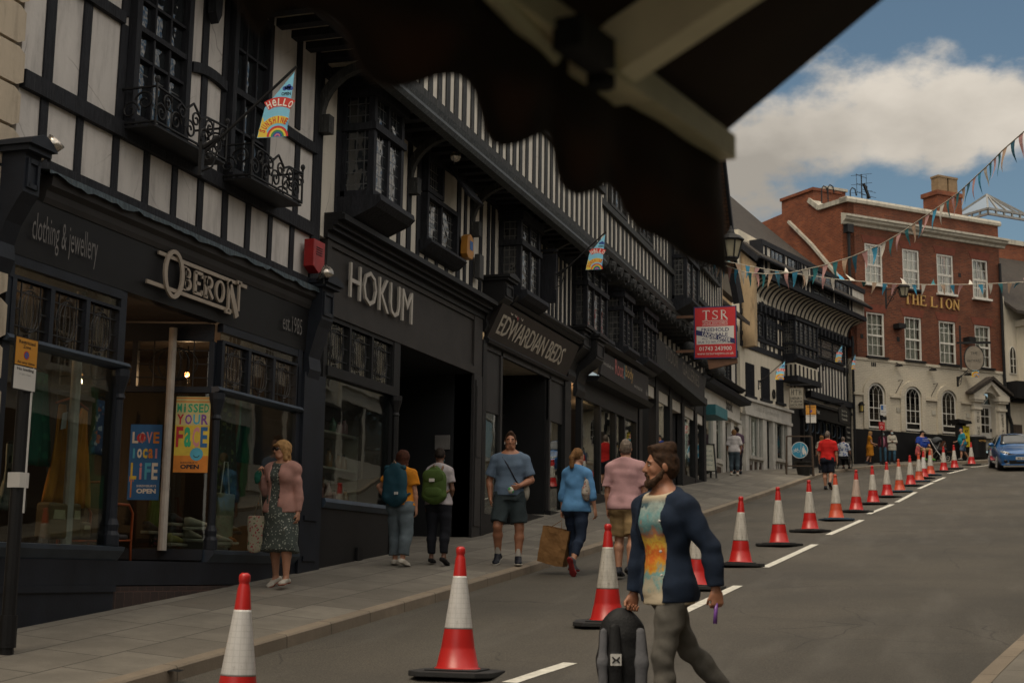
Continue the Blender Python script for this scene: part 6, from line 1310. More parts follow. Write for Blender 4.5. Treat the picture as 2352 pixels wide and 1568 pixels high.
# ------------------------------------------------------------------ wall boxes and lamps
def wallbox(name,lab,cat,fr,poly,w0,w1,mat,extra=None):
 o=thing(name,lab,cat,fr(poly[0][0],w0,poly[0][1]));m=MB(fr);m.prism(poly,w0,w1);bevel(m.build('case',mat,o),.008)
 if extra:extra(o)
 return o
a=fz(FA,Z2,2178,255,.06);
def slots(o):
 m=MB(FA)
 for k in range(4):m.box(15.95,16.12,.201,.206,3.93+.03*k,3.94+.03*k)
 m.build('sounder_slots','black',o)
wallbox('alarm_box','red burglar alarm box on the timbered wall','alarm',FA,[(15.88,3.77),(16.04,3.70),(16.20,3.77),(16.20,4.12),(15.88,4.12)],.06,.20,plain('alarm_red',(.30,.012,.012),.4),slots)
u_,z_=fz(FA,Z4,1268,1240,.05)
wallbox('alarm_box','yellow and blue alarm box on the timbered wall above the bed shop corner','alarm',FA,[(u_-.17,z_-.14),(u_-.1,z_-.2),(u_+.1,z_-.2),(u_+.17,z_-.1),(u_+.14,z_+.16),(u_,z_+.22),(u_-.14,z_+.16)],.06,.18,plain('alarm_amber',(.40,.17,.02),.45),lambda o:MB(FA).box(u_-.04,u_+.1,.181,.186,z_-.05,z_+.1).build('alarm_label',sblue,o))
u2_,z2_=fz(FA,Z4,1365,1390,.05);wallbox('alarm_box','narrow grey alarm box beside the bed shop console','alarm',FA,[(u2_-.1,z2_-.2),(u2_+.1,z2_-.2),(u2_+.1,z2_+.22),(u2_-.1,z2_+.22)],.05,.15,plain('alarm_grey',(.05,.05,.05)))
chrome=plain('dull_chrome',(.55,.50,.44),.25,.1,5,0,60,None,.9)
def flood(loc,lab,d):
 o=thing('flood_lamp',lab,'lamp',loc);dv=np.array(d)/np.linalg.norm(d);m=MB();c=np.array((0,0,.12));m.tube([c-dv*.15,c-dv*.05,c+dv*.02,c+dv*.09],[.032,.034,.07,.085],14);m.build('reflector',chrome,o,local=True,smooth=True)
 m=MB();m.tube([(0,0,0),(0,0,.06),c-dv*.1],.018,6);m.build('stem','iron',o,local=True)
flood(FA(fp(FA,92,400,.3)[0]+.06,.34,fp(FA,95,350,.34)[1]-.05),'chrome spot lamp on the left console of the clothes shop',(.5,.3,.75));flood(FA(fp(FA,744,640,.3)[0],.30,fp(FA,744,652,.3)[1]),'chrome spot lamp on the console between the two dark shopfronts',(.6,-.3,.35));flood(FA(19.9,.55,6.2),'chrome spot lamp hung under the striped jetty',(.4,-.5,-.2))
# ------------------------------------------------------------------ in the clothes shop
def poster(fr,u0,u1,z0,z1,w,lab,draw,ground):
 o=thing('poster',lab,'poster',fr((u0+u1)/2,w,z0));m=MB(fr);m.mat(ground);m.box(u0,u1,w-.003,w,z0,z1);draw(m,u0,u1,z0,z1,w+.001);m.build('printed_sheet',None,o);return o
pal=dict(r=plain('ink_red',(.55,.03,.04)),g=plain('ink_green',(.03,.40,.20)),b=plain('ink_blue',(.02,.14,.42)),y=plain('ink_yellow',(.70,.52,.06)),o=plain('ink_orange',(.70,.24,.03)),p=plain('ink_purple',(.22,.08,.36)),w=plain('ink_white',(.72,.68,.60)),k=plain('ink_pink',(.65,.28,.30)),c=plain('ink_cyan',(.08,.42,.60)),d=plain('ink_black',(.015,.015,.02)),n=plain('ink_deep_blue',(.02,.13,.34)),yl=plain('ink_pale_yellow',(.62,.55,.25)))
def word(m,s,cols,u0,u1,z,h,w,b=.03):
 n=len(s)
 for i,ch in enumerate(s):m.mat(pal[cols[i]]);nr=ch in 'iIl';text(m,ch,u0+(u1-u0)*(i+(.06 if not nr else .3))/n,z,w+.002,(u1-u0)/n*(.86 if not nr else .36),h,b)
def d1(m,a,b,c,d,w):
 H=d-c;word(m,'LOVE','wwko',a+.02,b-.02,c+H*.75,H*.15,w);m.mat(pal['r']);arc_fill(m,np.array((a+(b-a)*.36,c+H*.82)),0,(b-a)*.15,0,360,w+.002,14)
 word(m,'local','cwyok',a+.02,b-.02,c+H*.55,H*.13,w);word(m,'LiFE','ykcw',a+.02,b-.02,c+H*.27,H*.22,w);m.mat(pal['w']);text(m,"SHREWSBURY'S",a+(b-a)*.28,c+H*.17,w,(b-a)*.62,H*.03,.02);text(m,'OPEN',a+(b-a)*.28,c+H*.085,w,(b-a)*.62,H*.065,.05)
 m.mat(pal['o']);m.box(a+.03,a+.045,w,w+.001,c+H*.03,c+H*.26)
 for k in range(3):m.box(a+.015+.02*k,a+.023+.02*k,w,w+.001,c+H*.24,c+H*.31)
def d2(m,a,b,c,d,w):
 H=d-c;m.mat(pal['o']);m.box(a,b,w-.0005,w,d-H*.03,d-H*.015);m.box(a,b,w-.0005,w,d-H*.075,d-H*.06);m.box(a,b,w-.0005,w+.0002,c,c+H*.22);m.mat(pal['y']);m.box(a,b,w-.0005,w+.0001,c+H*.22,c+H*.62)
 word(m,'MiSSED','gggggg',a+.01,b-.01,c+H*.79,H*.115,w);word(m,'YOUR','rpcp',a+.01,b-.01,c+H*.63,H*.135,w);word(m,'FaCE','rgkn',a+.01,b-.01,c+H*.33,H*.27,w)
 m.mat(pal['c']);arc_fill(m,np.array((a+(b-a)*.66,c+H*.24)),0,(b-a)*.19,0,360,w+.003,18);m.mat(pal['d']);arc_fill(m,np.array((a+(b-a)*.66,c+H*.24)),(b-a)*.08,(b-a)*.10,200,340,w+.005,8);text(m,"SHREWSBURY'S",a+(b-a)*.2,c+H*.115,w+.001,(b-a)*.5,H*.025,.02);text(m,'OPEN',a+(b-a)*.2,c+H*.045,w+.001,(b-a)*.55,H*.06,.05)
q1,q2=fp(FR,301,974,.02),fp(FR,364,1148,.02);poster(FR,q1[0],q2[0],q2[1],q1[1],.02,'blue window poster with big mixed-colour letters',d1,pal['n'])
q1,q2=fp(FR,406,910,.02),fp(FR,472,1085,.02);poster(FR,q1[0],q2[0]+.02,q2[1],q1[1],.02,'yellow and orange window poster with a smiling sun',d2,pal['yl'])
def goods(name,lab,cat,at_,fn,mat):
 o=thing(name,lab,cat,at_);m=MB();fn(m);r=m.build('body',mat,o,local=True,smooth=True);return o
mu=plain('mustard_cloth',(.42,.17,.015),.9,.3,5,.4,40)
def gp(fr,x,y,w):u,z=fp(fr,x,y,w);return fr(u,w,z)
g0=gp(FA,158,1062,-.4)
hg=thing('knitted_top','mustard yellow knitted top hung in the left shop window','clothing',g0);FD=F2
m=MB(Fr((0,0),0));
def cloth_sheet(m,poly_l,poly_r,n=10,amp=.03):
 V=[];k=9
 for i in range(n+1):
  t=i/n
  L=np.array([np.interp(t,np.linspace(0,1,len(poly_l)),[p[j] for p in poly_l]) for j in (0,1)]);R_=np.array([np.interp(t,np.linspace(0,1,len(poly_r)),[p[j] for p in poly_r]) for j in (0,1)])
  for j in range(k+1):q=L+(R_-L)*j/k;V.append((q[0],amp*math.sin(j*2.1+t*3)*(.3+t),q[1]))
 m.add(V,[(i*(k+1)+j,i*(k+1)+j+1,(i+1)*(k+1)+j+1,(i+1)*(k+1)+j) for i in range(n) for j in range(k)])
cloth_sheet(m,[(-.22,.55),(-.30,.0),(-.40,-.42)],[(-.12,.55),(.0,.12),(.02,-.45)]);cloth_sheet(m,[(.14,.55),(.0,.12),(.02,-.45)],[(.24,.52),(.30,0),(.36,-.42)]);o=m.build('knitted_body',mu,hg,recalc=False,smooth=True,local=True);o.modifiers.new('s','SOLIDIFY').thickness=.02
m=MB(Fr((0,0),0));m.tube([(-.26,0,.56),(0,0,.64),(.26,0,.55)],.012,6);m.tube([(0,0,.64),(0,0,1.0)],.006,5);m.build('hanger',plain('copper',(.30,.09,.03),.35,.1,5,0,60,None,.8),hg,local=True);m=MB(Fr((0,0),0));m.prism([(-.24,.3),(-.16,.32),(-.15,.48),(-.22,.46)],.05,.055);m.build('price_tag',swhite,hg,local=True)
gc=[(.02,.16,.09),(.30,.32,.27),(.02,.09,.06),(.18,.05,.03)]
for (u,z,wd,hh_,mt,nm,lb) in (((75,965,FA,-.5),0,.34,.85,m_cells('striped_green',(.012,.10,.065),[(.30,.32,.27),(.02,.16,.09),(.02,.05,.04)],9,.3),'patterned_scarf','green patterned scarf hung at the far left of the shop window'),((516,1030,FA,-.55),0,.34,1.2,m_cells('leaf_print',(.015,.03,.015),[(.04,.12,.05),(.12,.16,.04),(.01,.05,.03)],13,.4),'dress_on_stand','dark green leafy dress standing behind the corner column'),((371,1165,FR,-.9),0,.24,.9,m_cells('white_print',(.03,.028,.03),[(.3,.28,.27),(.25,.06,.08)],17,.3),'flowered_dress','dark flowered dress hung behind the blue poster'),((353,1150,FR,-.7),0,.15,.6,plain('lime_cloth',(.14,.20,.02),.9,.3,5,.3,30),'lime_top','lime green top hung beside the blue poster')):
 o=thing(nm,lb,'clothing',gp(u[2],u[0],u[1],u[3]));m=MB(Fr((0,0),0));cloth_sheet(m,[(-wd*.5,hh_*.55),(-wd*.62,0),(-wd*.8,-hh_*.5)],[(wd*.5,hh_*.55),(wd*.62,0),(wd*.8,-hh_*.5)],10,.04);k=m.build('cloth',mt,o,recalc=False,smooth=True,local=True);k.modifiers.new('s','SOLIDIFY').thickness=.02
 m=MB(Fr((0,0),0));m.tube([(-wd*.45,0,hh_*.56),(0,0,hh_*.62),(wd*.45,0,hh_*.56)],.01,5);m.build('hanger','iron',o,local=True)
def shoe(loc,rot,up,sole,lab,s=1.0):
 o=thing('shoe',lab,'shoe',loc,rot);m=MB();P=[(-.13,.035),(.13,.03),(.15,.05),(.15,.07),(-.15,.07),(-.15,.04)]
 m.prism([(a*s,(b-.03)*s) for a,b in ((-.145,.03),(.145,.03),(.16,.045),(.15,.065),(-.15,.065))],-.05*s,.05*s,'w');bevel(m.build('sole',sole,o,local=True),.01)
 m=MB();m.v=[];prof=[(-.14,.035,.10,.045),(-.08,.037,.105,.05),(-.02,.04,.085,.06),(.05,.045,.06,.06),(.11,.042,.042,.05),(.148,.02,.02,.03)];n=10;V=[]
 for x,w,h,_ in prof:
  for k in range(n):t=2*math.pi*k/n;V.append((x*s,w*s*math.cos(t),(.036+h*.5+h*.5*math.sin(t))*s))
 m.add(V,[(i*n+k,i*n+(k+1) % n,(i+1)*n+(k+1) % n,(i+1)*n+k) for i in range(len(prof)-1) for k in range(n)]+[tuple(range(n-1,-1,-1)),tuple((len(prof)-1)*n+k for k in range(n))]);m.build('upper',up,o,local=True,smooth=True);return o
dkc=plain('shoe_canvas',(.02,.022,.026),.8);cream_s=plain('shoe_sole',(.36,.31,.24),.6);tan=plain('tan_leather',(.14,.085,.03),.6);pale=plain('pale_canvas',(.42,.36,.28),.8);yel=plain('yellow_canvas',(.30,.26,.08),.8)
Z0=.22
org_c=plain('orange_cloth',(.45,.12,.02))
for x,y,fr,w,r_,a_,b_,lb in ((403,1254,FR,-.25,85,yel,cream_s,'yellow canvas shoe at the foot of the shoe stack'),(407,1231,FR,-.3,85,dkc,cream_s,'dark shoe in the middle of the shoe stack'),(407,1208,FR,-.3,85,dkc,cream_s,'dark shoe on top of the shoe stack'),(346,1226,FR,-.4,95,dkc,cream_s,'navy shoe on a stand left of the shoe stack'),(453,1217,FR,-.3,15,pale,cream_s,'pale lace-up shoe beside the white post'),(441,1244,FR,-.45,80,pale,cream_s,'off-white shoe lying beside the yellow shoe'),(503,1252,FA,-.25,20,pale,cream_s,'pale trainer in the right window corner'),(518,1251,FA,-.35,70,org_c,cream_s,'orange sandal in the right window'),(583,1250,FA,-.3,110,org_c,dkc,'orange strapped shoe near the woman with sunglasses'),(523,1226,FA,-.4,60,tan,dkc,'dark buckled sandal on a block in the right window')):shoe(gp(fr,x,y,w),R(r_),a_,b_,lb,1.05)
for u,z,wd,hh_,lb in (((116,1237),.16,.32,.34,'large olive cloth bag on the window floor'),((157,1237),.16,.17,.34,'small upright olive cloth bag beside the large one'),((182,1238),.16,.17,.17,'smallest olive cloth bag by the white post')):
 o=thing('cloth_bag',lb,'bag',gp(FA,u[0],u[1],-.3));m=MB();m.prism([(-wd/2,0),(wd/2,0),(wd*.46,hh_),(-wd*.46,hh_)],-.08,.08,'u');bevel(m.build('bag_body',tan,o,local=True),.03,3);m=MB();m.prism([(-wd*.3,hh_*.55),(wd*.3,hh_*.55),(wd*.25,hh_*.8),(-wd*.25,hh_*.8)],.081,.085,'u');m.build('bag_label',plain('bag_print',(.42,.36,.22)),o,local=True)
o=thing('tote_bag','pale shiny tote bag hung in the right shop window','bag',gp(FA,514,1182,-.35));m=MB(Fr((0,0),0));m.prism([(-.16,-.38),(.16,-.38),(.19,.25),(-.19,.25)],-.04,.04);bevel(m.build('bag_body',plain('pale_gold',(.26,.25,.16),.35),o,local=True),.02);m=MB(Fr((0,0),0));m.tube([(-.1,0,.25),(-.04,0,.62),(.04,0,.62),(.1,0,.25)],.008,5);m.build('handle','white',o,local=True)
for u,w,h_,mt,lb in ((14.8,-.6,.25,'tan','grey display block in the right window'),(15.25,-.7,.22,'x','low grey display block beside the taller one'),(11.15,-.9,.3,'y','dark display block behind the olive bags')):
 o=thing('display_block',lb,'display block',FA(u,w,.12));m=MB();m.prism([(-.16,0),(.16,0),(.16,h_),(-.16,h_)],-.14,.14,'u');bevel(m.build('block',plain('block_grey',(.10,.095,.09)),o,local=True),.01)
bulb=m_emit('bulb_warm',(1.0,.42,.12),9.0)
def bulb_at(loc,lab,r=.035,top=.5,watt=16.):
 o=thing('pendant_lamp',lab,'lamp',loc);ld=bpy.data.lights.new('bulb_glow','POINT');ld.energy=watt;ld.color=(1,.62,.34);ld.shadow_soft_size=.03;lo_=bpy.data.objects.new('bulb_glow',ld);COL.objects.link(lo_);lo_.parent=o;lo_.location=(.0,0,-r*2.5);m=MB();m.ell((0,0,0),(r,r,r*1.1),10,8);m.build('bulb',bulb,o,local=True,smooth=True);m=MB();m.tube([(0,0,r),(0,0,top)],.006,5);m.lathe([(r*.5,r*.8),(r*.5,r*1.6),(.008,r*2)],(0,0,0),8);m.build('flex','iron',o,local=True)
bulb_at(FA(10.85,-1.4,1.18),'small warm bulb glowing beside the mustard top');bulb_at(FA(11.6,-1.5,2.35),'small warm bulb glowing behind the leaded lights',.03,.3);bulb_at(FA(15.0,-1.0,2.3),'small warm bulb added to light the right window display',.03,.35)  # the right-window bulb is an added lamp that brightens the shop interior
p=at(*px(ZB,1248,350),31.5);bulb_at(FA(30.55,-.6,fz(FA,ZB,1248,350,-.6)[1]),'warm round pendant lamp in the left pane of the splayed shop window',.09,.9);bulb_at(FA(33.6,-.7,fz(FA,ZC,653,850,-.7)[1]),'warm pendant lamp in the right pane of the splayed shop window',.09,.9)
random.seed(11)
hz0=fz(FA,ZW,350,1365)[1]
jm=[plain('jar_'+n_,c_,.25,.15,8,0,60,.8) for n_,c_ in (('green',(.03,.12,.06)),('amber',(.22,.10,.03)),('pale',(.34,.34,.32)),('rose',(.26,.12,.13)))]
o=thing('display_shelves','two-tier pale shelves behind the glass of the charcoal shopfront','shelves',FA(17.6,-.75,hz0));m=MB(Fr((0,0),0))
for z_ in (0.0,.5,1.0):m.box(-.8,1.5,-.2,.2,z_,z_+.03)
for u in (-.8,1.47):m.box(u,u+.03,-.2,.2,.03,1.03)
m.build('shelf_frame',plain('shelf_pale',(.30,.27,.22),.7),o,local=True)
j0=None
for i in range(27):
 z_=(i % 3)*.5;o=thing('glass_jar','small bottle or jar on the shelves in the charcoal shop window','jar',FA(16.95+(i//3)*.245,-.70+random.uniform(-.05,.08),hz0+z_+.03),0,'jars and bottles in the shop window');s_=random.uniform(.75,1.25);m=MB();m.lathe([(.05,0),(.055,.02),(.055,.17*s_),(.03,.2*s_),(.022,.24*s_)],(0,0,0),10);m.build('jar_body',jm[random.randrange(4)],o,local=True,smooth=True);m=MB();m.lathe([(.026,.24*s_),(.026,.27*s_)],(0,0,0),8);m.build('cap','iron',o,local=True)
for x,y,wd,hh_,mt,nm,lb in ((230,985,.20,.55,m_cells('blue_print',(.02,.05,.12),[(.25,.30,.34),(.03,.10,.22),(.30,.10,.05)],15,.4),'printed_shirt','blue printed shirt hung beside the first window column'),(560,990,.28,.8,plain('teal_cloth',(.015,.11,.10),.9,.3,5,.3,30),'teal_dress','teal dress hung deep in the right window'),(620,1010,.25,.8,m_cells('rust_print',(.12,.035,.015),[(.30,.14,.04),(.05,.02,.02)],15,.4),'rust_dress','rust patterned dress behind the woman with sunglasses'),(28,1100,.25,.6,m_cells('grey_stripe',(.20,.21,.20),[(.04,.07,.06),(.25,.26,.25)],11,.4),'grey_jumper','grey patterned jumper low at the left edge of the window')):
 o=thing(nm,lb,'clothing',gp(FA,x,y,-.8));m=MB(Fr((0,0),0));cloth_sheet(m,[(-wd*.5,hh_*.55),(-wd*.62,0),(-wd*.8,-hh_*.5)],[(wd*.5,hh_*.55),(wd*.62,0),(wd*.8,-hh_*.5)],10,.04);k=m.build('cloth',mt,o,recalc=False,smooth=True,local=True);k.modifiers.new('s','SOLIDIFY').thickness=.02;m=MB(Fr((0,0),0));m.tube([(-wd*.45,0,hh_*.56),(0,0,hh_*.62),(wd*.45,0,hh_*.56)],.01,5);m.build('hanger','iron',o,local=True)
# copper chair on the tiled step
copper=plain('copper_tube',(.30,.075,.025),.35,.15,8,0,60,None,.6)
cz_=-.175;ch=thing('copper_chair','copper-coloured tubular chair with dark seat in the shop entrance','chair',FA(12.55,-.25,cz_));m=MB(Fr((0,0),0))
for w in (.0,-.5):m.tube([(.30,w,0),(.27,w,.40),(.28,w,.72),(.20,w,.80),(-.05,w,.80),(-.2,w,.84),(-.32,w,1.0)],.014,7);m.tube([(-.28,w,0),(-.25,w,.84)],.014,7);m.tube([(.27,w,.44),(-.25,w,.42)],.012,6)
for u,z in ((.27,.44),(-.25,.42),(-.32,1.0)):m.tube([(u,0,z),(u,-.5,z)],.013,6)
m.build('tube_frame',copper,ch,smooth=True,local=True);m=MB(Fr((0,0),0));m.box(-.24,.26,-.48,-.02,.445,.50);bevel(m.build('seat',plain('seat_black',(.015,.013,.013),.6),ch,local=True),.02)
m=MB(FA);u_=12.32;o=thing('floor_sign','small white tilted brand card on the entrance step','sign board',FA(u_,.0,cz_));m=MB(Fr((0,0),0));m.add([(-.12,0,0),(.12,0,0),(.16,-.05,.16),(-.10,-.05,.16),(-.12,-.03,0),(.12,-.03,0),(.16,-.07,.16),(-.10,-.07,.16)],[(0,1,2,3),(7,6,5,4),(0,4,5,1),(1,5,6,2),(2,6,7,3),(3,7,4,0)]);m.build('card',swhite,o,local=True);m=MB(Fr((0,0),0));m.prism([(-.06,.06),(.05,.055),(.1,.09),(.08,.1),(.03,.08),(-.04,.085)],-.018,-.012);m.build('card_print','black',o,local=True)
# goods in the other windows
for (u,w,z,a_,h_,rz,lb) in ((26.1,-1.25,2.05,.62,.42,5,'dark framed cushion on the bed display'),(25.9,-1.15,1.60,.70,.45,-6,'large off-white lettered pillow in the bed shop window')):
 o=thing('pillow',lb,'pillow',FA(u,w,z));m=MB(Fr((0,0),0));n=8;V=[]
 for i in range(n+1):
  for j in range(n+1):
   x,y=2*i/n-1,2*j/n-1;b_=.12*(1-x**4)*(1-y**4)+.01;V.append((x*a_,b_,y*h_*.6+.3))
 V+=[(a,-b-.0,c) for a,b,c in V];Q=[(i*(n+1)+j,(i+1)*(n+1)+j,(i+1)*(n+1)+j+1,i*(n+1)+j+1) for i in range(n) for j in range(n)];N_=(n+1)**2
 m.add(V,Q+[tuple(k+N_ for k in q[::-1]) for q in Q]);m.build('cushion',m_cells('pillow_print_'+lb[:4],(.34,.30,.25),[(.30,.26,.2),(.10,.06,.045),(.34,.30,.25),(.16,.10,.07)],4,.5),o,local=True,smooth=True,recalc=False)
o=thing('bedside_chest','warm pine bedside chest of drawers behind the bed shop glass','chest',FA(25.6,-1.5,.95));m=MB(Fr((0,0),0));m.box(-.3,.3,-.2,.2,0,.72);m.box(-.34,.34,-.24,.24,.72,.77);bevel(m.build('carcass',plain('pine',(.30,.115,.025),.5,.2,4),o,local=True),.01)
for k in range(3):m=MB(Fr((0,0),0));m.box(-.26,.26,.2,.215,.06+.22*k,.25+.22*k);q=m.build('drawer',plain('pine',(.30,.115,.025)),o,local=True);m=MB(Fr((0,0),0));m.ell((0,.225,.155+.22*k),(.02,.02,.02),8,6);m.build('knob','iron',q,local=True)
o=thing('window_roundel','round dark blue badge in the bed shop window','sign',FA(24.75,-.915,2.62));m=MB(Fr((0,0),0));m.mat(plain('badge_blue',(.012,.03,.10)));m.tube([(0,-.01,0),(0,0,0)],.17,24);m.mat(plain('badge_rim',(.10,.14,.22)));ring(m,0,0,.155,.155,.02,.001,.004,24);m.mat(plain('badge_gold',(.40,.20,.03)));m.prism([(-.05,-.06),(.06,-.06),(.07,.03),(.01,.05),(-.01,.09),(-.04,.04)],.001,.005);m.build('disc',None,o,local=True)
# ------------------------------------------------------------------ furniture up by the inn
def LB(u,w):x,y,_=FL(u,w,0);return (x,y,ground(x,y))
b=LB(4.55,.75);be=thing('park_bench','brown slatted bench with black ends in front of the inn','bench',b,R(45)+math.pi);be.rotation_euler=(0,0,R(45))
m=MB()
for k in range(4):m.prism([(-.9,-.25+.13*k),(.9,-.25+.13*k),(.9,-.15+.13*k),(-.9,-.15+.13*k)],.43,.46,'z')
m.build('seat',plain('bench_brown',(.10,.04,.022),.6,.2,5),be,local=True);m=MB()
for k in range(5):m.prism([(.22+.02*k,.52+.095*k),(.25+.02*k,.52+.095*k),(.25+.02*k,.60+.095*k),(.22+.02*k,.60+.095*k)],-.9,.9,'u')
m.build('backrest',plain('bench_brown',(.10,.04,.022)),be,local=True)
for s in (-.8,.8):m=MB();m.bar((s,-.25,0),(s,-.25,.62),.06);m.bar((s,.28,0),(s,.36,.98),.06);m.bar((s,-.27,.62),(s,.28,.66),.06);m.bar((s,-.27,.42),(s,.27,.42),.05);m.build('leg','iron',be,local=True)
b=LB(7.0,.8);bi=thing('litter_bin','black oval litter bin with domed lid in front of the inn','bin',b,R(45));m=MB();m.lathe([(.30,0),(.34,.04),(.34,.9),(.36,.92),(.36,.97)],(0,0,0),18);m.build('bin_body','iron',bi,local=True);m=MB();m.lathe([(.37,.98),(.36,1.03),(.28,1.10),(.1,1.13)],(0,0,0),18);m.build('lid',plain('bin_lid',(.10,.095,.09),.4),bi,local=True,smooth=True);m=MB(F2);text(m,'LITTER',0,.78,.365,.32,.08,.02,fit='c');m.build('lettering',gold,bi,local=True)
for o_ in (bi,):o_.scale=(1.35,1.0,1.0)
b=LB(5.75,1.1);pm=thing('pay_machine','black parking pay machine under a small roof with a yellow cover sheet','parking machine',b,R(42));m=MB(F2);m.box(-.2,.2,-.15,.15,0,1.65);bevel(m.build('cabinet','black',pm,local=True),.02);m=MB(F2);m.prism([(-.30,1.66),(.42,1.66),(.36,1.78),(-.36,1.84)],-.28,.3);m.build('hood','black',pm,local=True);m=MB(F2);m.mat(sblue);m.box(-.19,-.02,.151,.156,.75,1.45);m.mat(swhite);text(m,'P',-.105,1.25,.158,.10,.15,.03,fit='c');m.box(-.16,-.05,.156,.159,.85,1.15);m.build('parking_plate',None,pm,local=True)
m=MB(F2);m.mat(plain('cover_yellow',(.62,.47,.02),.5));m.box(.0,.36,.155,.17,.62,1.55);m.mat('black');
for i,s in enumerate(('NOT','IN','USE')):text(m,s,.18,1.24-.27*i,.172,.2 if i != 1 else .09,.15,.04,fit='c')
for k in range(5):m.prism([(.02+.07*k,1.47),(.05+.07*k,1.47),(.08+.07*k,1.54),(.05+.07*k,1.54)],.171,.173)
m.build('cover_sheet',None,pm,local=True)
b=LB(1.05,1.2);ps=thing('parking_sign','post with a blue and white parking plate above a red plate, by the orange-dressed woman','road sign',b,R(42));m=MB();m.tube([(0,0,-.05),(0,0,2.75)],.045,10);m.build('post','black',ps,local=True);m=MB(F2);m.mat(swhite);m.box(-.10,.22,.05,.06,2.15,2.62);m.mat(sblue);m.box(-.07,.06,.061,.064,2.38,2.58);m.mat('black');text(m,'Pay at',.08,2.5,.062,.12,.05);text(m,'machine',-.06,2.27,.062,.24,.05);m.build('parking_plate',None,ps,local=True);m=MB(F2);m.mat(sred);m.box(-.2,.12,.05,.06,1.5,1.85);m.mat(swhite);text(m,'STOP',-.04,1.74,.062,.22,.06,fit='c');ring(m,-.06,1.62,.06,.06,.025,.061,.064,12);m.build('red_plate',None,ps,local=True);m=MB(F2);m.box(-.03,.24,-.04,.049,1.95,2.1);m.build('clamp','black',ps,local=True)
o=thing('wall_light','small black carriage lamp on the white wall of the inn corner','lamp',FL(.82,.06,7.25));m=MB(FL);m.box(.74,.92,.1,.24,7.2,7.24);m.box(.72,.94,.08,.26,7.5,7.56);m.prism([(.74,7.56),(.92,7.56),(.86,7.66),(.80,7.66)],.1,.24);m.box(.80,.86,.05,.1,7.3,7.62)
for u in (.75,.90):
 for w in (.11,.22):m.box(u,u+.015,w,w+.015,7.24,7.5)
m.build('lamp_frame','iron',o);MB(FL).box(.77,.89,.125,.215,7.245,7.495).build('lamp_glass',plain('lamp_yellow',(.40,.30,.08),.3),o)
# ------------------------------------------------------------------ figures: bodies grown as one smooth skin from tapered limbs
def surface_nets(F,org,h):
 S=F<0;nx,ny,nz=F.shape
 def cor(A,o):return A[o[0]:nx-1+o[0],o[1]:ny-1+o[1],o[2]:nz-1+o[2]]
 C=[(i,j,k) for i in (0,1) for j in (0,1) for k in (0,1)]
 cnt=sum(cor(S,c).astype(np.int8) for c in C);act=(cnt>0) & (cnt<8);I=np.argwhere(act)
 if not len(I):return np.zeros((0,3)),np.zeros((0,4),int)
 idx=-np.ones(act.shape,np.int64);idx[act]=np.arange(len(I));acc=np.zeros((len(I),3));n=np.zeros(len(I))
 for a in C:
  for ax in range(3):
   if a[ax]:continue
   b=list(a);b[ax]=1
   fa=F[I[:,0]+a[0],I[:,1]+a[1],I[:,2]+a[2]];fb_=F[I[:,0]+b[0],I[:,1]+b[1],I[:,2]+b[2]];m=(fa<0) != (fb_<0)
   t=np.where(m,fa/np.where(m,fa-fb_,1),0)
   p=np.array(a,float)[None,:]+np.zeros((len(I),3));p[:,ax]+=t;acc+=p*m[:,None];n+=m
 V=org+h*(I+acc/n[:,None]);Q=[]
 for ax in range(3):
  o1,o2=[(1,2),(2,0),(0,1)][ax]
  sl0=[slice(0,nx),slice(0,ny),slice(0,nz)];s0=list(sl0);s1=list(sl0);s0[ax]=slice(0,F.shape[ax]-1);s1[ax]=slice(1,F.shape[ax])
  A=S[tuple(s0)];B=S[tuple(s1)];E=np.argwhere(A != B);E=E[(E[:,o1]>0) & (E[:,o2]>0) & (E[:,o1]<F.shape[o1]-1) & (E[:,o2]<F.shape[o2]-1)]
  sg=A[tuple(E.T)];r=[]
  for d1,d2 in ((1,1),(0,1),(0,0),(1,0)):
   c=E.copy();c[:,o1] -= d1;c[:,o2] -= d2;r.append(idx[tuple(c.T)])
  q=np.stack(r,1);q[~sg]=q[~sg][:,::-1];Q.append(q)
 Q=np.concatenate(Q);return V,Q[(Q >= 0).all(1)]
def unit(v):v=np.array(v,float);return v/(np.linalg.norm(v) or 1)
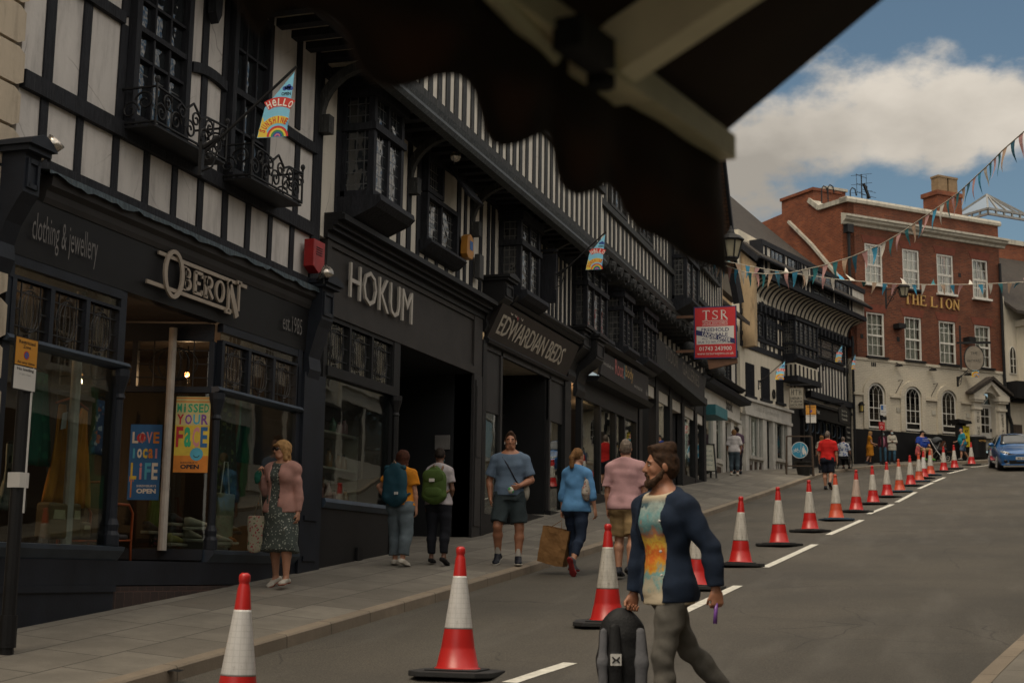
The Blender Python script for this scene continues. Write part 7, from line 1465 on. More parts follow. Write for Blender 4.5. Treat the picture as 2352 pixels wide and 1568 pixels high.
class Sdf:
 """smooth union of tapered limbs and ellipsoids on a grid; cuts make clean hems, cuffs and openings"""
 def __init__(s,h,k=.03):s.h=h;s.k=k;s.P=[];s.cuts=[]
 def cap(s,a,b,ra,rb,flat=None,k=None,ca=False,cb=False):s.P.append(('c',np.array(a,float),np.array(b,float),ra,rb,flat,s.k if k is None else k,ca,cb));return s
 def chain(s,pts,rs,flat=None,k=None):
  for i in range(len(pts)-1):s.cap(pts[i],pts[i+1],rs[i],rs[i+1],flat,k)
  return s
 def ell(s,c,r,axes=None,k=None):s.P.append(('e',np.array(c,float),np.array(r,float),np.eye(3) if axes is None else axes,s.k if k is None else k));return s
 def cut(s,p,n):s.cuts.append((np.array(p,float),unit(n),None));return s              # removes the side n points to
 def slot(s,c,axes,half):s.cuts.append((np.array(c,float),axes,np.array(half,float)));return s
 def mesh(s,wr=0.,wf=22.,seed=0,wdir=None):
  lo=np.full(3,1e9);hi=-lo;B=[]
  for p in s.P:
   if p[0]=='c':r=max(p[3],p[4])*(max(1,p[5][1]) if p[5] else 1);a=np.minimum(p[1],p[2])-r;b=np.maximum(p[1],p[2])+r
   else:r=p[2].max();a=p[1]-r;b=p[1]+r
   B.append((a,b));lo=np.minimum(lo,a);hi=np.maximum(hi,b)
  h=s.h;lo -= 3*h;hi+=3*h;N=np.ceil((hi-lo)/h).astype(int)+1;F=np.full(tuple(N),9.,np.float32)
  for p,(a,b) in zip(s.P,B):
   mg=.05+p[-3 if p[0]=='c' else -1];i0=np.maximum(((a-mg-lo)/h).astype(int),0);i1=np.minimum(((b+mg-lo)/h).astype(int)+2,N)
   g_=np.meshgrid(*[lo[k]+h*np.arange(i0[k],i1[k]) for k in range(3)],indexing='ij');X=np.stack(g_,-1)
   if p[0]=='c':
    _,A,C,ra,rb,fl,k,ca,cb=p;ba=C-A;L2=max(np.dot(ba,ba),1e-9);q=X-A;t0=(q@ba)/L2;t=np.clip(t0,0,1);v=q-t[...,None]*ba;sc=1.
    if fl:v=v+(v@fl[0])[...,None]*fl[0]*(1/fl[1]-1);sc=min(1,fl[1])
    d=(np.linalg.norm(v,axis=-1)-(ra+(rb-ra)*t))*max(sc,.6);L=math.sqrt(L2)
    if ca:d=np.maximum(d,-t0*L)
    if cb:d=np.maximum(d,(t0-1)*L)
   else:
    _,c,r,ax,k=p;q=(X-c)@ax.T;k0=np.linalg.norm(q/r,axis=-1);k1=np.linalg.norm(q/(r*r),axis=-1)+1e-6;d=k0*(k0-1)/k1
   sl=tuple(slice(i0[j],i1[j]) for j in range(3));f=F[sl];hh=np.clip(.5+.5*(f-d)/max(k,1e-4),0,1);F[sl]=f*(1-hh)+d*hh-k*hh*(1-hh)
  if s.cuts or wr:
   g_=np.meshgrid(*[lo[k]+h*np.arange(N[k]) for k in range(3)],indexing='ij');X=np.stack(g_,-1)
   if wr:
    rg=np.random.default_rng(seed);wv=0
    for o in range(5):
     d=rg.normal(size=3);d[2] *= 1.2;d=unit(d)*wf*(1+.55*o);wv=wv+np.sin(X@d+rg.uniform(0,6)+1.3*np.sin(X@(rg.normal(size=3)*wf*.35)))/(1+.5*o)
    F=F+wr*wv.astype(np.float32)
   for c,n,half in s.cuts:
    if half is None:F=np.maximum(F,(X-c)@n)
    else:
     q=np.abs((X-c)@n.T)-half;d=np.max(q,-1);F=np.maximum(F,-d)
  return surface_nets(F.astype(np.float64),lo,h)
 def build(s,name,mat,parent,**kw):
  V,Q=s.mesh(**kw);me=bpy.data.meshes.new(name);me.from_pydata(V.tolist(),[],Q.tolist());me.materials.append(MT[mat] if isinstance(mat,str) else mat)
  for p in me.polygons:p.use_smooth=True
  ob=bpy.data.objects.new(name,me);COL.objects.link(ob);ob.parent=parent
  if len(Q):m=ob.modifiers.new('sm','SMOOTH');m.factor=.5;m.iterations=2
  return ob
def rot(axis,deg):
 return np.array(Matrix.Rotation(R(deg),3,axis))
class Body:
 """joints of a standing figure facing +y (x to its right); legs/arms given as directions, head and torso as angles"""
 def __init__(s,H=1.75,legs=None,arms=None,lean=0,side=0,twist=0,hyaw=0,hpitch=0,htilt=0,w=1.0,fem=False,seat=None):
  k=s.k=H/1.78;s.w=w;s.fem=fem;T=s.T=rot('Z',twist)@rot('X',-lean)@rot('Y',side);u=T@np.array((0,0,1.));x=s.x=T@np.array((1.,0,0));y=s.y=T@np.array((0,1.,0));s.u=u
  pv=np.zeros(3);s.pv=pv;hw=(.088 if not fem else .092)*k
  s.hip=[pv-rot('Z',twist*.4)@np.array((hw,0,.02*k)),pv+rot('Z',twist*.4)@np.array((hw,0,-.02*k))]
  s.waist=pv+u*.17*k;s.chest=pv+u*.36*k;sh=(.178 if not fem else .155)*k*(.5+.5*w);s.neck=pv+u*.545*k;s.sh=[s.chest+u*.098*k-x*sh,s.chest+u*.098*k+x*sh]
  HT=s.HT=T@rot('Z',hyaw)@rot('X',-hpitch)@rot('Y',htilt);s.hx,s.hy,s.hz=HT[:,0],HT[:,1],HT[:,2]
  s.hc=s.neck+(u*.5+s.hz*.5)*.045*k+s.hz*.115*k+s.hy*.018*k
  legs=legs or [((-.05,.0,-1),(-.0,-.03,-1),0),((.05,0,-1),(0,-.03,-1),0)];s.knee=[];s.ank=[];s.toe=[];s.heel=[];s.footd=[]
  for i,(t,sk,fp_) in enumerate(legs):
   kn=s.hip[i]+unit(t)*.425*k;an=kn+unit(sk)*.40*k;s.knee.append(kn);s.ank.append(an)
   fd=np.array(fp_,float) if not isinstance(fp_,(int,float)) else np.array(((-.12 if i==0 else .12),math.cos(R(fp_)),-math.sin(R(fp_))));fd=unit(fd);up=unit(np.cross(np.cross(fd,(0,0,1) if abs(fd[2])<.9 else (0,1,0)),fd));s.footd.append((fd,up))
   s.heel.append(an-fd*.045*k-up*.045*k);s.toe.append(an+fd*.17*k-up*.055*k)
  arms=arms or [((-.12,.0,-1),(-.05,.12,-1)),((.12,0,-1),(.05,.12,-1))];s.elb=[];s.wr=[];s.fd=[]
  for i,(a,f) in enumerate(arms):e=s.sh[i]+unit(a)*.285*k;s.elb.append(e);s.wr.append(e+unit(f)*.245*k);s.fd.append(unit(f))
  low=min(min((s.heel[i]-s.footd[i][1]*.028*k)[2],(s.toe[i]-s.footd[i][1]*.022*k)[2]) for i in (0,1)) if seat is None else -seat
  s.shift(np.array((0,0,-low)))
 def shift(s,d):
  for n in ('pv','waist','chest','neck','hc'):setattr(s,n,getattr(s,n)+d)
  for n in ('hip','sh','knee','ank','toe','heel','elb','wr'):setattr(s,n,[p+d for p in getattr(s,n)])
 def head(s,D,beard=False):
  k,c,x,y,z=s.k*.97,s.hc,s.hx,s.hy,s.hz;A=np.array([x,y,z]);P=lambda a,b,d:c+x*a*k+y*b*k+z*d*k
  D.ell(P(0,-.008,.028),np.array((.074,.094,.092))*k,A,.01);D.ell(P(0,.030,-.020),np.array((.058,.062,.085))*k,A,.02)
  D.cap(P(-.028,.052,-.088),P(.028,.052,-.088),.024*k,.024*k,None,.02);D.cap(P(-.05,.0,-.06),P(-.03,.05,-.088),.022*k,.02*k,None,.02);D.cap(P(.05,.0,-.06),P(.03,.05,-.088),.022*k,.02*k,None,.02)
  D.cap(P(0,.088,.022),P(0,.108,-.022),.009*k,.0135*k,None,.008);D.cap(P(-.012,.096,-.027),P(.012,.096,-.027),.008*k,.008*k,None,.006);D.cap(P(-.042,.078,.030),P(.042,.078,.030),.010*k,.010*k,None,.010)
  D.cap(P(-.018,.086,-.058),P(.018,.086,-.058),.0075*k,.0075*k,None,.006);D.cap(P(-.015,.084,-.068),P(.015,.084,-.068),.008*k,.008*k,None,.006)
  for q in (-1,1):D.ell(P(.076*q,-.012,-.002),np.array((.010,.021,.031))*k,A@rot('X',12),.004);D.cap(P(.04*q,.07,-.012),P(.045*q,.055,-.03),.014*k,.014*k,None,.015)
  n=s.neck;r=(.054 if not s.fem else .046)*k;D.cap(n-s.u*.05*k,c-z*.06*k-y*.015*k,r*1.12,r,None,.025)
 def hand(s,D,i,curl=.5,spread=.0,fist=False,palm=None):
  """palm, four unequal curled fingers and an opposed thumb"""
  k=s.k;f=s.fd[i];w=s.wr[i];inn=unit(np.array((1.,0,0)) if i==0 else np.array((-1.,0,0))) if palm is None else unit(palm)
  inn=unit(inn-f*np.dot(inn,f));lat=np.cross(f,inn)*(1 if i==1 else -1);lat=unit(lat)          # lat: thumb side
  if np.dot(lat,s.y)+.3*lat[2]<0 and palm is None:lat=-lat
  D.cap(w,w+f*.03*k,.026*k,.030*k,(inn,.62),.012);D.cap(w+f*.03*k-lat*.014*k,w+f*.075*k-lat*.018*k,.026*k,.022*k,(inn,.55),.012);D.cap(w+f*.03*k+lat*.014*k,w+f*.078*k+lat*.018*k,.026*k,.022*k,(inn,.55),.012)
  for j,(o,L) in enumerate(((.030,.072),(.010,.080),(-.010,.075),(-.029,.058))):
   b=w+f*.085*k+lat*o*k;c1=curl*1.0;d1_=unit(f*math.cos(c1)+inn*math.sin(c1)+lat*spread*o*20);c2=min(curl*2.1,2.6);d2_=unit(f*math.cos(c2)+inn*math.sin(c2));m_=b+d1_*L*.52*k;D.cap(b,m_,.0092*k,.0085*k,None,.004);D.cap(m_,m_+d2_*L*.50*k,.0085*k,.007*k,None,.004)
  t0=w+f*.03*k+lat*.026*k;t1=t0+unit(f*.7+lat*.6+inn*.25)*.038*k;D.cap(t0,t1,.013*k,.010*k,None,.008);D.cap(t1,t1+unit(f*.85+lat*.1+inn*.45*(1+curl))*.034*k,.010*k,.008*k,None,.004)
 def torso(s,D,e=0.,top=True,belly=0.,bust=0.):
  k,w=s.k,s.w;Y=s.y;F_=(Y,.66)
  hw,ww,cw=((.165,.140,.172) if not s.fem else (.175,.128,.150));hw *= w;ww *= w*(1 if not s.fem else .97);cw *= (.4+.6*w)
  D.cap(s.pv-s.u*.055*k,s.waist,hw*k+e,ww*k+e+belly*.6*k,(Y,.70),.03,True);D.cap(s.waist,s.chest,ww*k+e+belly*.5*k,cw*k+e,F_,.03);D.cap(s.chest,s.chest+s.u*.085*k,cw*k+e,cw*.90*k+e,F_,.03)
  D.cap(s.sh[0]-s.u*.0,s.sh[1],.060*k*(.5+.5*w)+e,.060*k*(.5+.5*w)+e,None,.035);D.cap(s.neck-s.u*.06*k-s.x*.06*k,s.neck-s.u*.06*k+s.x*.06*k,.052*k+e,.052*k+e,None,.04)
  for i in (0,1):D.cap(s.sh[i]*.62+(s.neck-s.u*.03*k)*.38,s.neck+s.u*.012*k-Y*.015*k,.050*k+e*.8,.048*k+e*.7,None,.045)
  for q in (-1,1):
   D.ell(s.pv+s.x*q*.075*k*w-Y*.055*k-s.u*.045*k,np.array((.088,.085,.10))*k*w+e,None,.04)
   D.ell(s.chest+s.x*q*.075*k+Y*(.060+.3*bust)*k+s.u*.02*k,np.array((.075,.05+bust,.065))*k+e,None,.04)
  if belly:D.ell(s.waist+Y*(.05+belly)*k,np.array((.13,.10,.14))*k*w+e,None,.05)
 def armc(s,D,i,e=0.,f0=0.,f1=2.,cb=False):
  k,w=s.k,s.w;a,b,c=s.sh[i],s.elb[i],s.wr[i];ru,rm,re,rf,rw=[q*k*(.35+.65*w)*(1 if not s.fem else .9)+e for q in (.052,.050,.040,.043,.027)]
  if f1 <= 1:p=a+(b-a)*f1;D.cap(a,p,ru+e*.2,rm+e*.5,None,.02,False,cb);return
  D.cap(a,a+(b-a)*.5,ru,rm,None,.02);D.cap(a+(b-a)*.5,b,rm,re,None,.02);q=b+(c-b)*min(f1-1,1);m_=b+(c-b)*.3
  if f1-1>.3:D.cap(b,m_,re,rf,None,.02);D.cap(m_,q,rf,rf+(rw-rf)*((f1-1.3)/.7),None,.015,False,cb)
  else:D.cap(b,q,re,rf,None,.02,False,cb)
 def legc(s,D,i,e=0.,f1=2.,cb=False,flare=0.):
  k,w=s.k,s.w;a,b,c=s.hip[i],s.knee[i],s.ank[i];rt,rm,rk,rc,ra=[q*k*(.3+.7*w)+e for q in (.094,.080,.056,.059,.036)];bk_=-np.cross(unit(c-b),s.x)*0
  if f1 <= 1:p=a+(b-a)*f1;D.cap(a,p,rt,rt+(rk-rt)*f1+e*.4+flare,None,.03,False,cb);return
  D.cap(a,a+(b-a)*.5,rt,rm,None,.035);D.cap(a+(b-a)*.5,b,rm,rk,None,.025);q=b+(c-b)*min(f1-1,1)
  if f1-1<.36:D.cap(b,q,rk,rk+(ra-rk)*min(f1-1,1)+flare,None,.02,False,cb)
  else:
   m_=b+(c-b)*.32;back=unit(np.cross(s.x,unit(c-b)));back=back if np.dot(back,s.y)<0 else -back;D.cap(b,m_+back*.014*k,rk*.95,rc,None,.025);D.cap(m_+back*.014*k,q,rc,ra+flare+e*.3,None,.025,False,cb)
 def foot(s,D,i,e=0.,k_=.015):
  k=s.k;D.cap(s.ank[i]-s.footd[i][1]*.0,s.heel[i],.036*k+e,.034*k+e,None,k_);D.cap(s.heel[i],s.toe[i],.034*k+e,.028*k+e,(s.footd[i][1],.8),k_);D.cap(s.ank[i],s.toe[i]-s.footd[i][0]*.05*k,.034*k+e,.028*k+e,None,k_)
  lat=unit(np.cross(s.footd[i][0],s.footd[i][1]));D.cap(s.toe[i]-lat*.018*k-s.footd[i][0]*.03*k,s.toe[i]+lat*.018*k-s.footd[i][0]*.03*k,.026*k+e,.026*k+e,(s.footd[i][1],.8),k_)
SKIN=dict(light=plain('skin_light',(.40,.20,.125),.5,.10,9),tan=plain('skin_tan',(.34,.150,.085),.5,.12,9),brown=plain('skin_brown',(.14,.065,.038),.5,.1,9),pale=plain('skin_pale',(.46,.26,.18),.5,.1,9))
SHOE={}
def person(lab,loc,heading,B,skin,h,hands=((.5,None),(.5,None)),group=None,belly=0.,bust=0.):
 o=thing('person',lab,'person',loc,heading,group);D=Sdf(h,.03);B.head(D);B.torso(D,-.004,belly=belly,bust=bust)
 for i in (0,1):B.armc(D,i,-.002);B.legc(D,i,-.002);B.foot(D,i,-.004);B.hand(D,i,hands[i][0],palm=hands[i][1])
 D.build('body',SKIN[skin] if isinstance(skin,str) else skin,o);return o
def garment(o,B,name,mat,h,top=True,sleeve=1.0,e=.014,hem=.0,legs=None,cut_neck=True,wr=.0025,wf=24,belly=0.,bust=0.,open_=None,flare=0.,skirt=None,seed=1,sl_e=None,k=.03):
 D=Sdf(h,k)
 if top:
  B.torso(D,e,belly=belly,bust=bust)
  D.cap(B.pv+B.u*.05,B.pv-B.u*(hem+.04)*B.k,(.165 if not B.fem else .160)*B.w*B.k+e,(.172 if not B.fem else .170)*B.w*B.k+e+flare,(B.y,.74),.03)
  for i in (0,1):
   if sleeve:B.armc(D,i,sl_e if sl_e is not None else e,0,sleeve,True)
  if hem>.05:
   for i in (0,1):D.cap(B.hip[i],B.hip[i]+(B.knee[i]-B.hip[i])*.45,.094*B.w*B.k+e,.084*B.w*B.k+e,None,.05)
  if not skirt:D.cut(B.pv-B.u*hem*B.k,-B.u)
  if cut_neck:D.cut(B.neck+B.u*.020*B.k,B.u*.9+B.y*.35)
 if legs is not None:
  D.cap(B.pv+B.u*.08*B.k,B.pv-B.u*.085*B.k,.150*B.w*B.k+e,.165*B.w*B.k+e,(B.y,.72),.03,False,True)
  for q in (-1,1):D.ell(B.pv+B.x*q*.075*B.k*B.w-B.y*.055*B.k-B.u*.045*B.k,np.array((.088,.085,.10))*B.k*B.w+e,None,.04)
  for i in (0,1):B.legc(D,i,e,legs,True,flare)
  D.cut(B.pv+B.u*.045*B.k,B.u)
 if skirt:
  L,r1=skirt;D.cap(B.waist,B.pv-B.u*.05*B.k,.14*B.w*B.k+e,.175*B.w*B.k+e,(B.y,.74),.04);b=B.pv+np.array((0,0,-L*B.k));D.cap(B.pv-B.u*.05*B.k,b,.175*B.w*B.k+e,r1*B.k,(B.y,.8),.05)
  for i in (0,1):D.cap(B.hip[i],B.knee[i],.09*B.k+e,.085*B.k+e,None,.06)
  D.cut(b+np.array((0,0,.02)),(0,.12,-1))
 if open_ is not None:D.slot(*open_)
 return D.build(name,mat,o,wr=wr,wf=wf,seed=seed)
def shoes(o,B,mat,sole,h,e=.010,which=(0,1),top=.05):
 for i in which:
  D=Sdf(h,.015);B.foot(D,i,e);up=B.footd[i][1];D.cut(B.ank[i]+up*top*B.k,up);D.cut(B.heel[i]-up*.026*B.k,-up);sh=D.build('shoe',mat,o)
  if sole is not None:D=Sdf(h,.01);B.foot(D,i,e+.006);D.cut(B.heel[i]-up*.012*B.k,up);D.cut(B.heel[i]-up*.034*B.k,-up);q=D.build('sole',sole,sh)
def hair(o,B,mat,h,style='short',e=.012,seed=3):
 k,c,x,y,z=B.k*.97,B.hc,B.hx,B.hy,B.hz;A=np.array([x,y,z]);P=lambda a,b,d:c+x*a*k+y*b*k+z*d*k;D=Sdf(h,.02);E=lambda p,r:D.ell(P(*p),np.array(r)*k+0,A,.02)
 if style in ('short','swept','crop','bald'):
  if style=='bald':E((0,-.02,.0),(.081,.088,.06));D.cut(P(0,.02,0),y+z*.2);D.cut(P(0,0,.04),z)
  else:
   t=dict(short=.012,swept=.013,crop=.006)[style];E((0,-.012,.034),(.075+t*.6,.094+t,.092+t));E((0,-.05,-.01),(.07+t*.5,.058+t*.5,.075))
   D.cut(P(0,.072,.062),y*1.0-z*.85);D.cut(P(0,.045,-.01),y-z*.25);D.cut(P(0,0,-.075),-z)
   if style=='swept':D.cap(P(-.03,.078,.104),P(-.02,-.06,.128),.034*k,.038*k,None,.025);D.cap(P(.03,.076,.102),P(.03,-.06,.122),.032*k,.036*k,None,.025)
   if style=='crop':D.cap(P(-.03,.05,.108),P(.03,.05,.108),.02*k,.02*k,None,.02);D.cap(P(0,-.03,.12),P(0,.05,.112),.035*k,.03*k,None,.02)
 elif style in ('bob','long','wavy','shortfem'):
  E((0,-.014,.034),(.094,.110,.106) if style != 'long' else (.104,.116,.112));L=dict(bob=-.115,long=-.30,wavy=-.24,shortfem=-.06)[style]
  for q in (-1,1):D.cap(P(.070*q,-.012,.03),P(.074*q,-.010,L if style=='bob' else max(L*.6,-.13)),.030*k,(.026 if style != 'bob' else .034)*k,None,.03)
  D.cap(P(0,-.06,.02),P(0,-.075,L),.085*k,(.07 if style != 'long' else .105)*k,(y,.6),.03)
  D.slot(P(0,.09,-.06),A,np.array((.050,.085,.102))*k)
  if style=='bob':D.cap(P(-.05,.076,.062),P(.05,.076,.062),.022*k,.022*k,None,.015)
 elif style in ('pony','bun'):
  E((0,-.012,.034),(.084,.102,.100));D.cut(P(0,.06,.06),y-z*.8);D.cut(P(0,.03,-.02),y);D.cut(P(0,0,-.07),-z)
  if style=='pony':D.P=D.P[:1];D.chain([P(0,-.10,.03),P(0,-.135,-.02),P(.0,-.125,-.14),P(.01,-.105,-.28),P(.015,-.10,-.33)],[.03*k,.036*k,.036*k,.026*k,.006*k],None,.02);
  else:D.ell(P(0,-.10,.0),np.array((.05,.045,.05))*k,A,.02)
  D.cuts=D.cuts[:2] if style=='pony' else D.cuts
 return D.build('hair',mat,o,wr=.0022,wf=70,seed=seed)
def eyes(o,B):
 k,c,x,y,z=B.k*.97,B.hc,B.hx,B.hy,B.hz
 for q in (-1,1):
  p=c+x*.031*q*k+y*.0785*k+z*.010*k;m=MB();m.ell(p,(.0105*k,.0105*k,.006*k),10,8);e=m.build('eye',plain('eye_white',(.42,.38,.34),.3),o,local=True,smooth=True)
  m=MB();m.ell(p+y*.0085*k,(.005*k,.005*k,.005*k),8,6);m.build('iris',plain('iris_dark',(.015,.010,.008),.2),e,local=True,smooth=True)
  m=MB();m.tube([p+x*q*-.018*k+z*.022*k+y*.010*k,p+z*.026*k+y*.012*k,p+x*q*.022*k+z*.018*k+y*.0*k],[.004*k,.0055*k,.003*k],6);m.build('eyebrow',plain('brow_dark',(.022,.013,.009),.9),o,local=True,smooth=True)
def strap(o,pts,mat,r=.012,name='strap',flat=None):
 m=MB();m.tube(pts,r,6);return m.build(name,mat,o,local=True,smooth=True)
def tothing(name,lab,cat,o,group=None):
 """a thing carried by person o: its own top-level object, in that person's place"""
 return thing(name,lab,cat,tuple(o.location),o.rotation_euler.z,group)
def sunglasses(o,B):
 k,c,x,y,z=B.k*.97,B.hc,B.hx,B.hy,B.hz;m=MB()
 for q in (-1,1):
  p=c+x*.032*q*k+y*.094*k+z*.010*k;m.ell(p,(.031*k,.012*k,.024*k),10,6);m.tube([p+x*q*.028*k,c+x*.078*q*k+z*.012*k-y*.0*k],.005*k,5)
 m.tube([c-x*.02*k+y*.10*k+z*.014*k,c+x*.02*k+y*.10*k+z*.014*k],.005*k,5);return m.build('sunglasses',plain('lens_black',(.008,.007,.007),.15),o,local=True,smooth=True)
# ------------------------------------------------------------------ the people in the street
def who(xf,yf,xt,yt,d=None):
 loc=np.array(foot(xf,yf)) if d is None else None
 if d is not None:q=at(xf,yf,d);loc=np.array((q[0],q[1],ground(q[0],q[1])))
 dep=float(np.dot(loc,CAMR[2]));return loc,at(xt,yt,dep)[2]-loc[2]
def cl(name,col,**k):return plain(name,col,k.get('rough',.85),k.get('var',.22),k.get('sc',7),k.get('bump',.35),k.get('bsc',60),.25)
denim=cl('denim_pink',(.36,.195,.165),bsc=140);hair_d=cl('hair_dark',(.016,.010,.007),rough=.8,sc=40,var=.5);hair_b=cl('hair_blonde',(.32,.185,.075),rough=.8,sc=40,var=.4);hair_a=cl('hair_auburn',(.055,.016,.007),rough=.8,sc=40,var=.5);hair_br=cl('hair_brown',(.040,.019,.009),rough=.8,sc=40,var=.6);hair_g=cl('hair_grey',(.13,.10,.08),rough=.6,sc=40,var=.5);hair_lb=cl('hair_light_brown',(.15,.075,.028),rough=.8,sc=40,var=.5)
wshoe=cl('shoe_white',(.48,.44,.38),rough=.6);kshoe=cl('shoe_dark',(.012,.014,.022),rough=.5);wsole=cl('sole_white',(.50,.47,.42),rough=.6);ksole=cl('sole_dark',(.014,.013,.013))
# 1 --- the man striding across in front
loc,H=who(1534,1400,1534,1020,8.6)
B=Body(H*1.012,legs=[((-.01,.20,-1),(0,-.04,-1),8),((.02,-.48,-1),(.0,-1.0,-1),48)],arms=[((-.30,-.56,-1),(-.08,-.10,-1)),((.14,.06,-1),(.03,.18,-1))],twist=24,lean=3,hyaw=-32,hpitch=-2,w=.92)
o=person('man with swept-back hair and beard in an open navy overshirt over a printed tee',loc,R(122),B,'tan',.0068,((1.15,None),(1.25,None)),belly=.0)
t=NT('printed_tee');v=t.co('Object');base=(.50,.42,.30)
sep=t.n('ShaderNodeSeparateXYZ',{0:v});zz=t.n('ShaderNodeMapRange',{0:sep.outputs[2],1:.92,2:1.48}).outputs[0]
nz=t.noise(v,9,6,.7);f=t.math('ADD',zz,t.math('MULTIPLY',t.math('SUBTRACT',nz,.5),.75))
r=t.n('ShaderNodeValToRGB',{0:f});e_=r.color_ramp.elements
while len(e_)<9:e_.new(.5)
for i,(p,c) in enumerate(((0,(.42,.38,.28)),(.10,(.12,.32,.33)),(.20,(.60,.30,.02)),(.33,(.55,.10,.01)),(.45,(.62,.42,.05)),(.55,(.38,.14,.07)),(.68,(.10,.25,.26)),(.82,(.30,.36,.33)),(.93,(.05,.10,.12)))):e_[i].position=p;e_[i].color=(*c,1)
k1=t.math('MULTIPLY',t.ramp(t.n('ShaderNodeMapRange',{0:sep.outputs[2],1:.86,2:1.52}).outputs[0],(.02,0),(.06,1)),t.ramp(t.n('ShaderNodeMapRange',{0:sep.outputs[2],1:.86,2:1.52}).outputs[0],(.84,1),(.90,0)))
k2=t.ramp(t.math('ABSOLUTE',t.math('ADD',sep.outputs[0],t.math('MULTIPLY',nz,.04))),(.17,1),(.20,0));k3=t.ramp(sep.outputs[1],(.50,0),(.52,1))
kk=t.math('MULTIPLY',t.math('MULTIPLY',k1,k2),t.ramp(t.math('ADD',sep.outputs[1],.5),(.53,0),(.56,1)))
c_=t.mix(kk,base,r.outputs[0]);t.bump(t.noise(v,40,3),.3,.01);tee=t.done(c_,.85)
garment(o,B,'tee_shirt',tee,.008,True,0,.012,.12,wr=.0022,wf=26)
D=Sdf(.007,.01);D.cap(B.neck-B.u*.035,B.neck+B.u*.008,.075,.068,None,.01,False,True);D.build('tee_collar',cl('tee_cream',(.50,.42,.30)),o)
jk=cl('overshirt_navy',(.012,.022,.045),var=.3,sc=9,bump=.6,bsc=220);sl_c=B.chest+B.y*.25-B.x*.0
garment(o,B,'overshirt',jk,.008,True,1.93,.026,.105,wr=.0036,wf=23,seed=5,sl_e=.022,open_=(B.chest+B.y*.28+B.x*.01,np.array([B.x,B.y,B.u]),(.105,.25,.75)))
D=Sdf(.007,.01);nk=B.neck-B.u*.02
for a0,a1,s_ in ((-.075,-.02,-1),(.075,.02,1)):
 D.chain([nk+B.x*.02*s_-B.y*.075+B.u*.035,nk+B.x*.075*s_-B.y*.03+B.u*.03,nk+B.x*.098*s_+B.y*.03-B.u*.01,nk+B.x*.095*s_+B.y*.085-B.u*.06],[.020,.022,.022,.014],None,.01)
D.build('collar',jk,o)
m=MB();
for dz in (.02,-.16,-.30):p=B.chest+B.y*.150-B.x*.105+B.u*dz;m.ell(p,(.009,.009,.009),8,6)
m.build('button',cl('button_white',(.55,.52,.48)),o,local=True);m=MB();p=B.chest-B.x*.135+B.y*.11-B.u*.02
garment(o,B,'trousers',cl('trousers_grey',(.125,.115,.10),var=.25,sc=14,bump=.5,bsc=260),.008,False,0,.010,0,legs=1.90,wr=.0036,wf=30,seed=9)
shoes(o,B,kshoe,ksole,.009);hair(o,B,hair_br,.0062,'swept');eyes(o,B)
k,c,x,y,z=B.k*.97,B.hc,B.hx,B.hy,B.hz;P=lambda a,b,d:c+x*a*k+y*b*k+z*d*k;D=Sdf(.006,.012);A=np.array([x,y,z])
for q in (-1,1):D.chain([P(.072*q,.0,-.02),P(.064*q,.025,-.065),P(.038*q,.062,-.100),P(0,.080,-.104)],[.013*k,.019*k,.024*k,.026*k],None,.012);D.cap(P(0,.098,-.044),P(.026*q,.088,-.056),.0075*k,.006*k,None,.006);D.cap(P(.026*q,.088,-.056),P(.024*q,.082,-.09),.006*k,.007*k,None,.006)
D.build('beard',cl('beard_brown',(.050,.026,.014),sc=60,var=.5),o,wr=.0015,wf=90)
vp=tothing('vape_pen','purple vape held in the left hand of the man in the navy overshirt','vape',o);m=MB();p=B.wr[0]+B.fd[0]*.10+unit(B.fd[0])*.0;m.tube([p+np.array((0,.01,.02)),p+np.array((.0,.02,-.10))],[.011,.014],8);m.build('body',plain('vape_purple',(.20,.07,.34),.3),vp,local=True,smooth=True);m=MB();m.tube([p+np.array((0,.01,.02)),p+np.array((0,.005,.04))],.007,8);m.build('mouthpiece','black',vp,local=True)
hb=B.wr[1]+B.fd[1]*.11;bp=tothing('backpack','black and grey backpack carried by its handle in the man\'s right hand','backpack',o)
bx,by=B.x,B.y;ca=unit(np.array((-math.sin(R(140-198)),0,0)));ax_=rot('Z',76)[:,0];ay_=rot('Z',76)[:,1]
bc=hb+ax_*.05+np.array((0,0,-.30));A=np.array([ax_,ay_,(0,0,1)]);D=Sdf(.010,.05);D.chain([bc+np.array((0,0,.20)),bc,bc+np.array((0,0,-.17))],[.115,.145,.148],(ay_,.66),.05);D.ell(bc+np.array((0,0,.18)),np.array((.13,.09,.12)),A,.05);bagk=cl('bag_black',(.013,.013,.014),rough=.6);D.build('pack_body',bagk,bp,wr=.003,wf=20)
D=Sdf(.009,.03);D.chain([bc+ay_*.095+ax_*.055+np.array((0,0,.20)),bc+ay_*.125+ax_*.05,bc+ay_*.11+ax_*.045+np.array((0,0,-.20))],[.034,.042,.04],(ay_,.5),.02);D.build('shoulder_strap',bagk,bp)
for q,w_ in ((-.105,.038),(.12,.03)):
 D=Sdf(.009,.03);D.chain([bc+ay_*.075+ax_*q+np.array((0,0,.18)),bc+ay_*.095+ax_*q*1.05,bc+ay_*.09+ax_*q+np.array((0,0,-.2))],[w_*.8,w_,w_],(ay_,.6),.02);D.build('side_panel',cl('bag_grey',(.12,.12,.13)),bp)
m=MB();m.tube([bc+np.array((0,0,.27))-ax_*.05,hb+np.array((0,0,-.03)),bc+np.array((0,0,.27))+ax_*.05],.009,6);m.build('handle',bagk,bp,local=True,smooth=True)
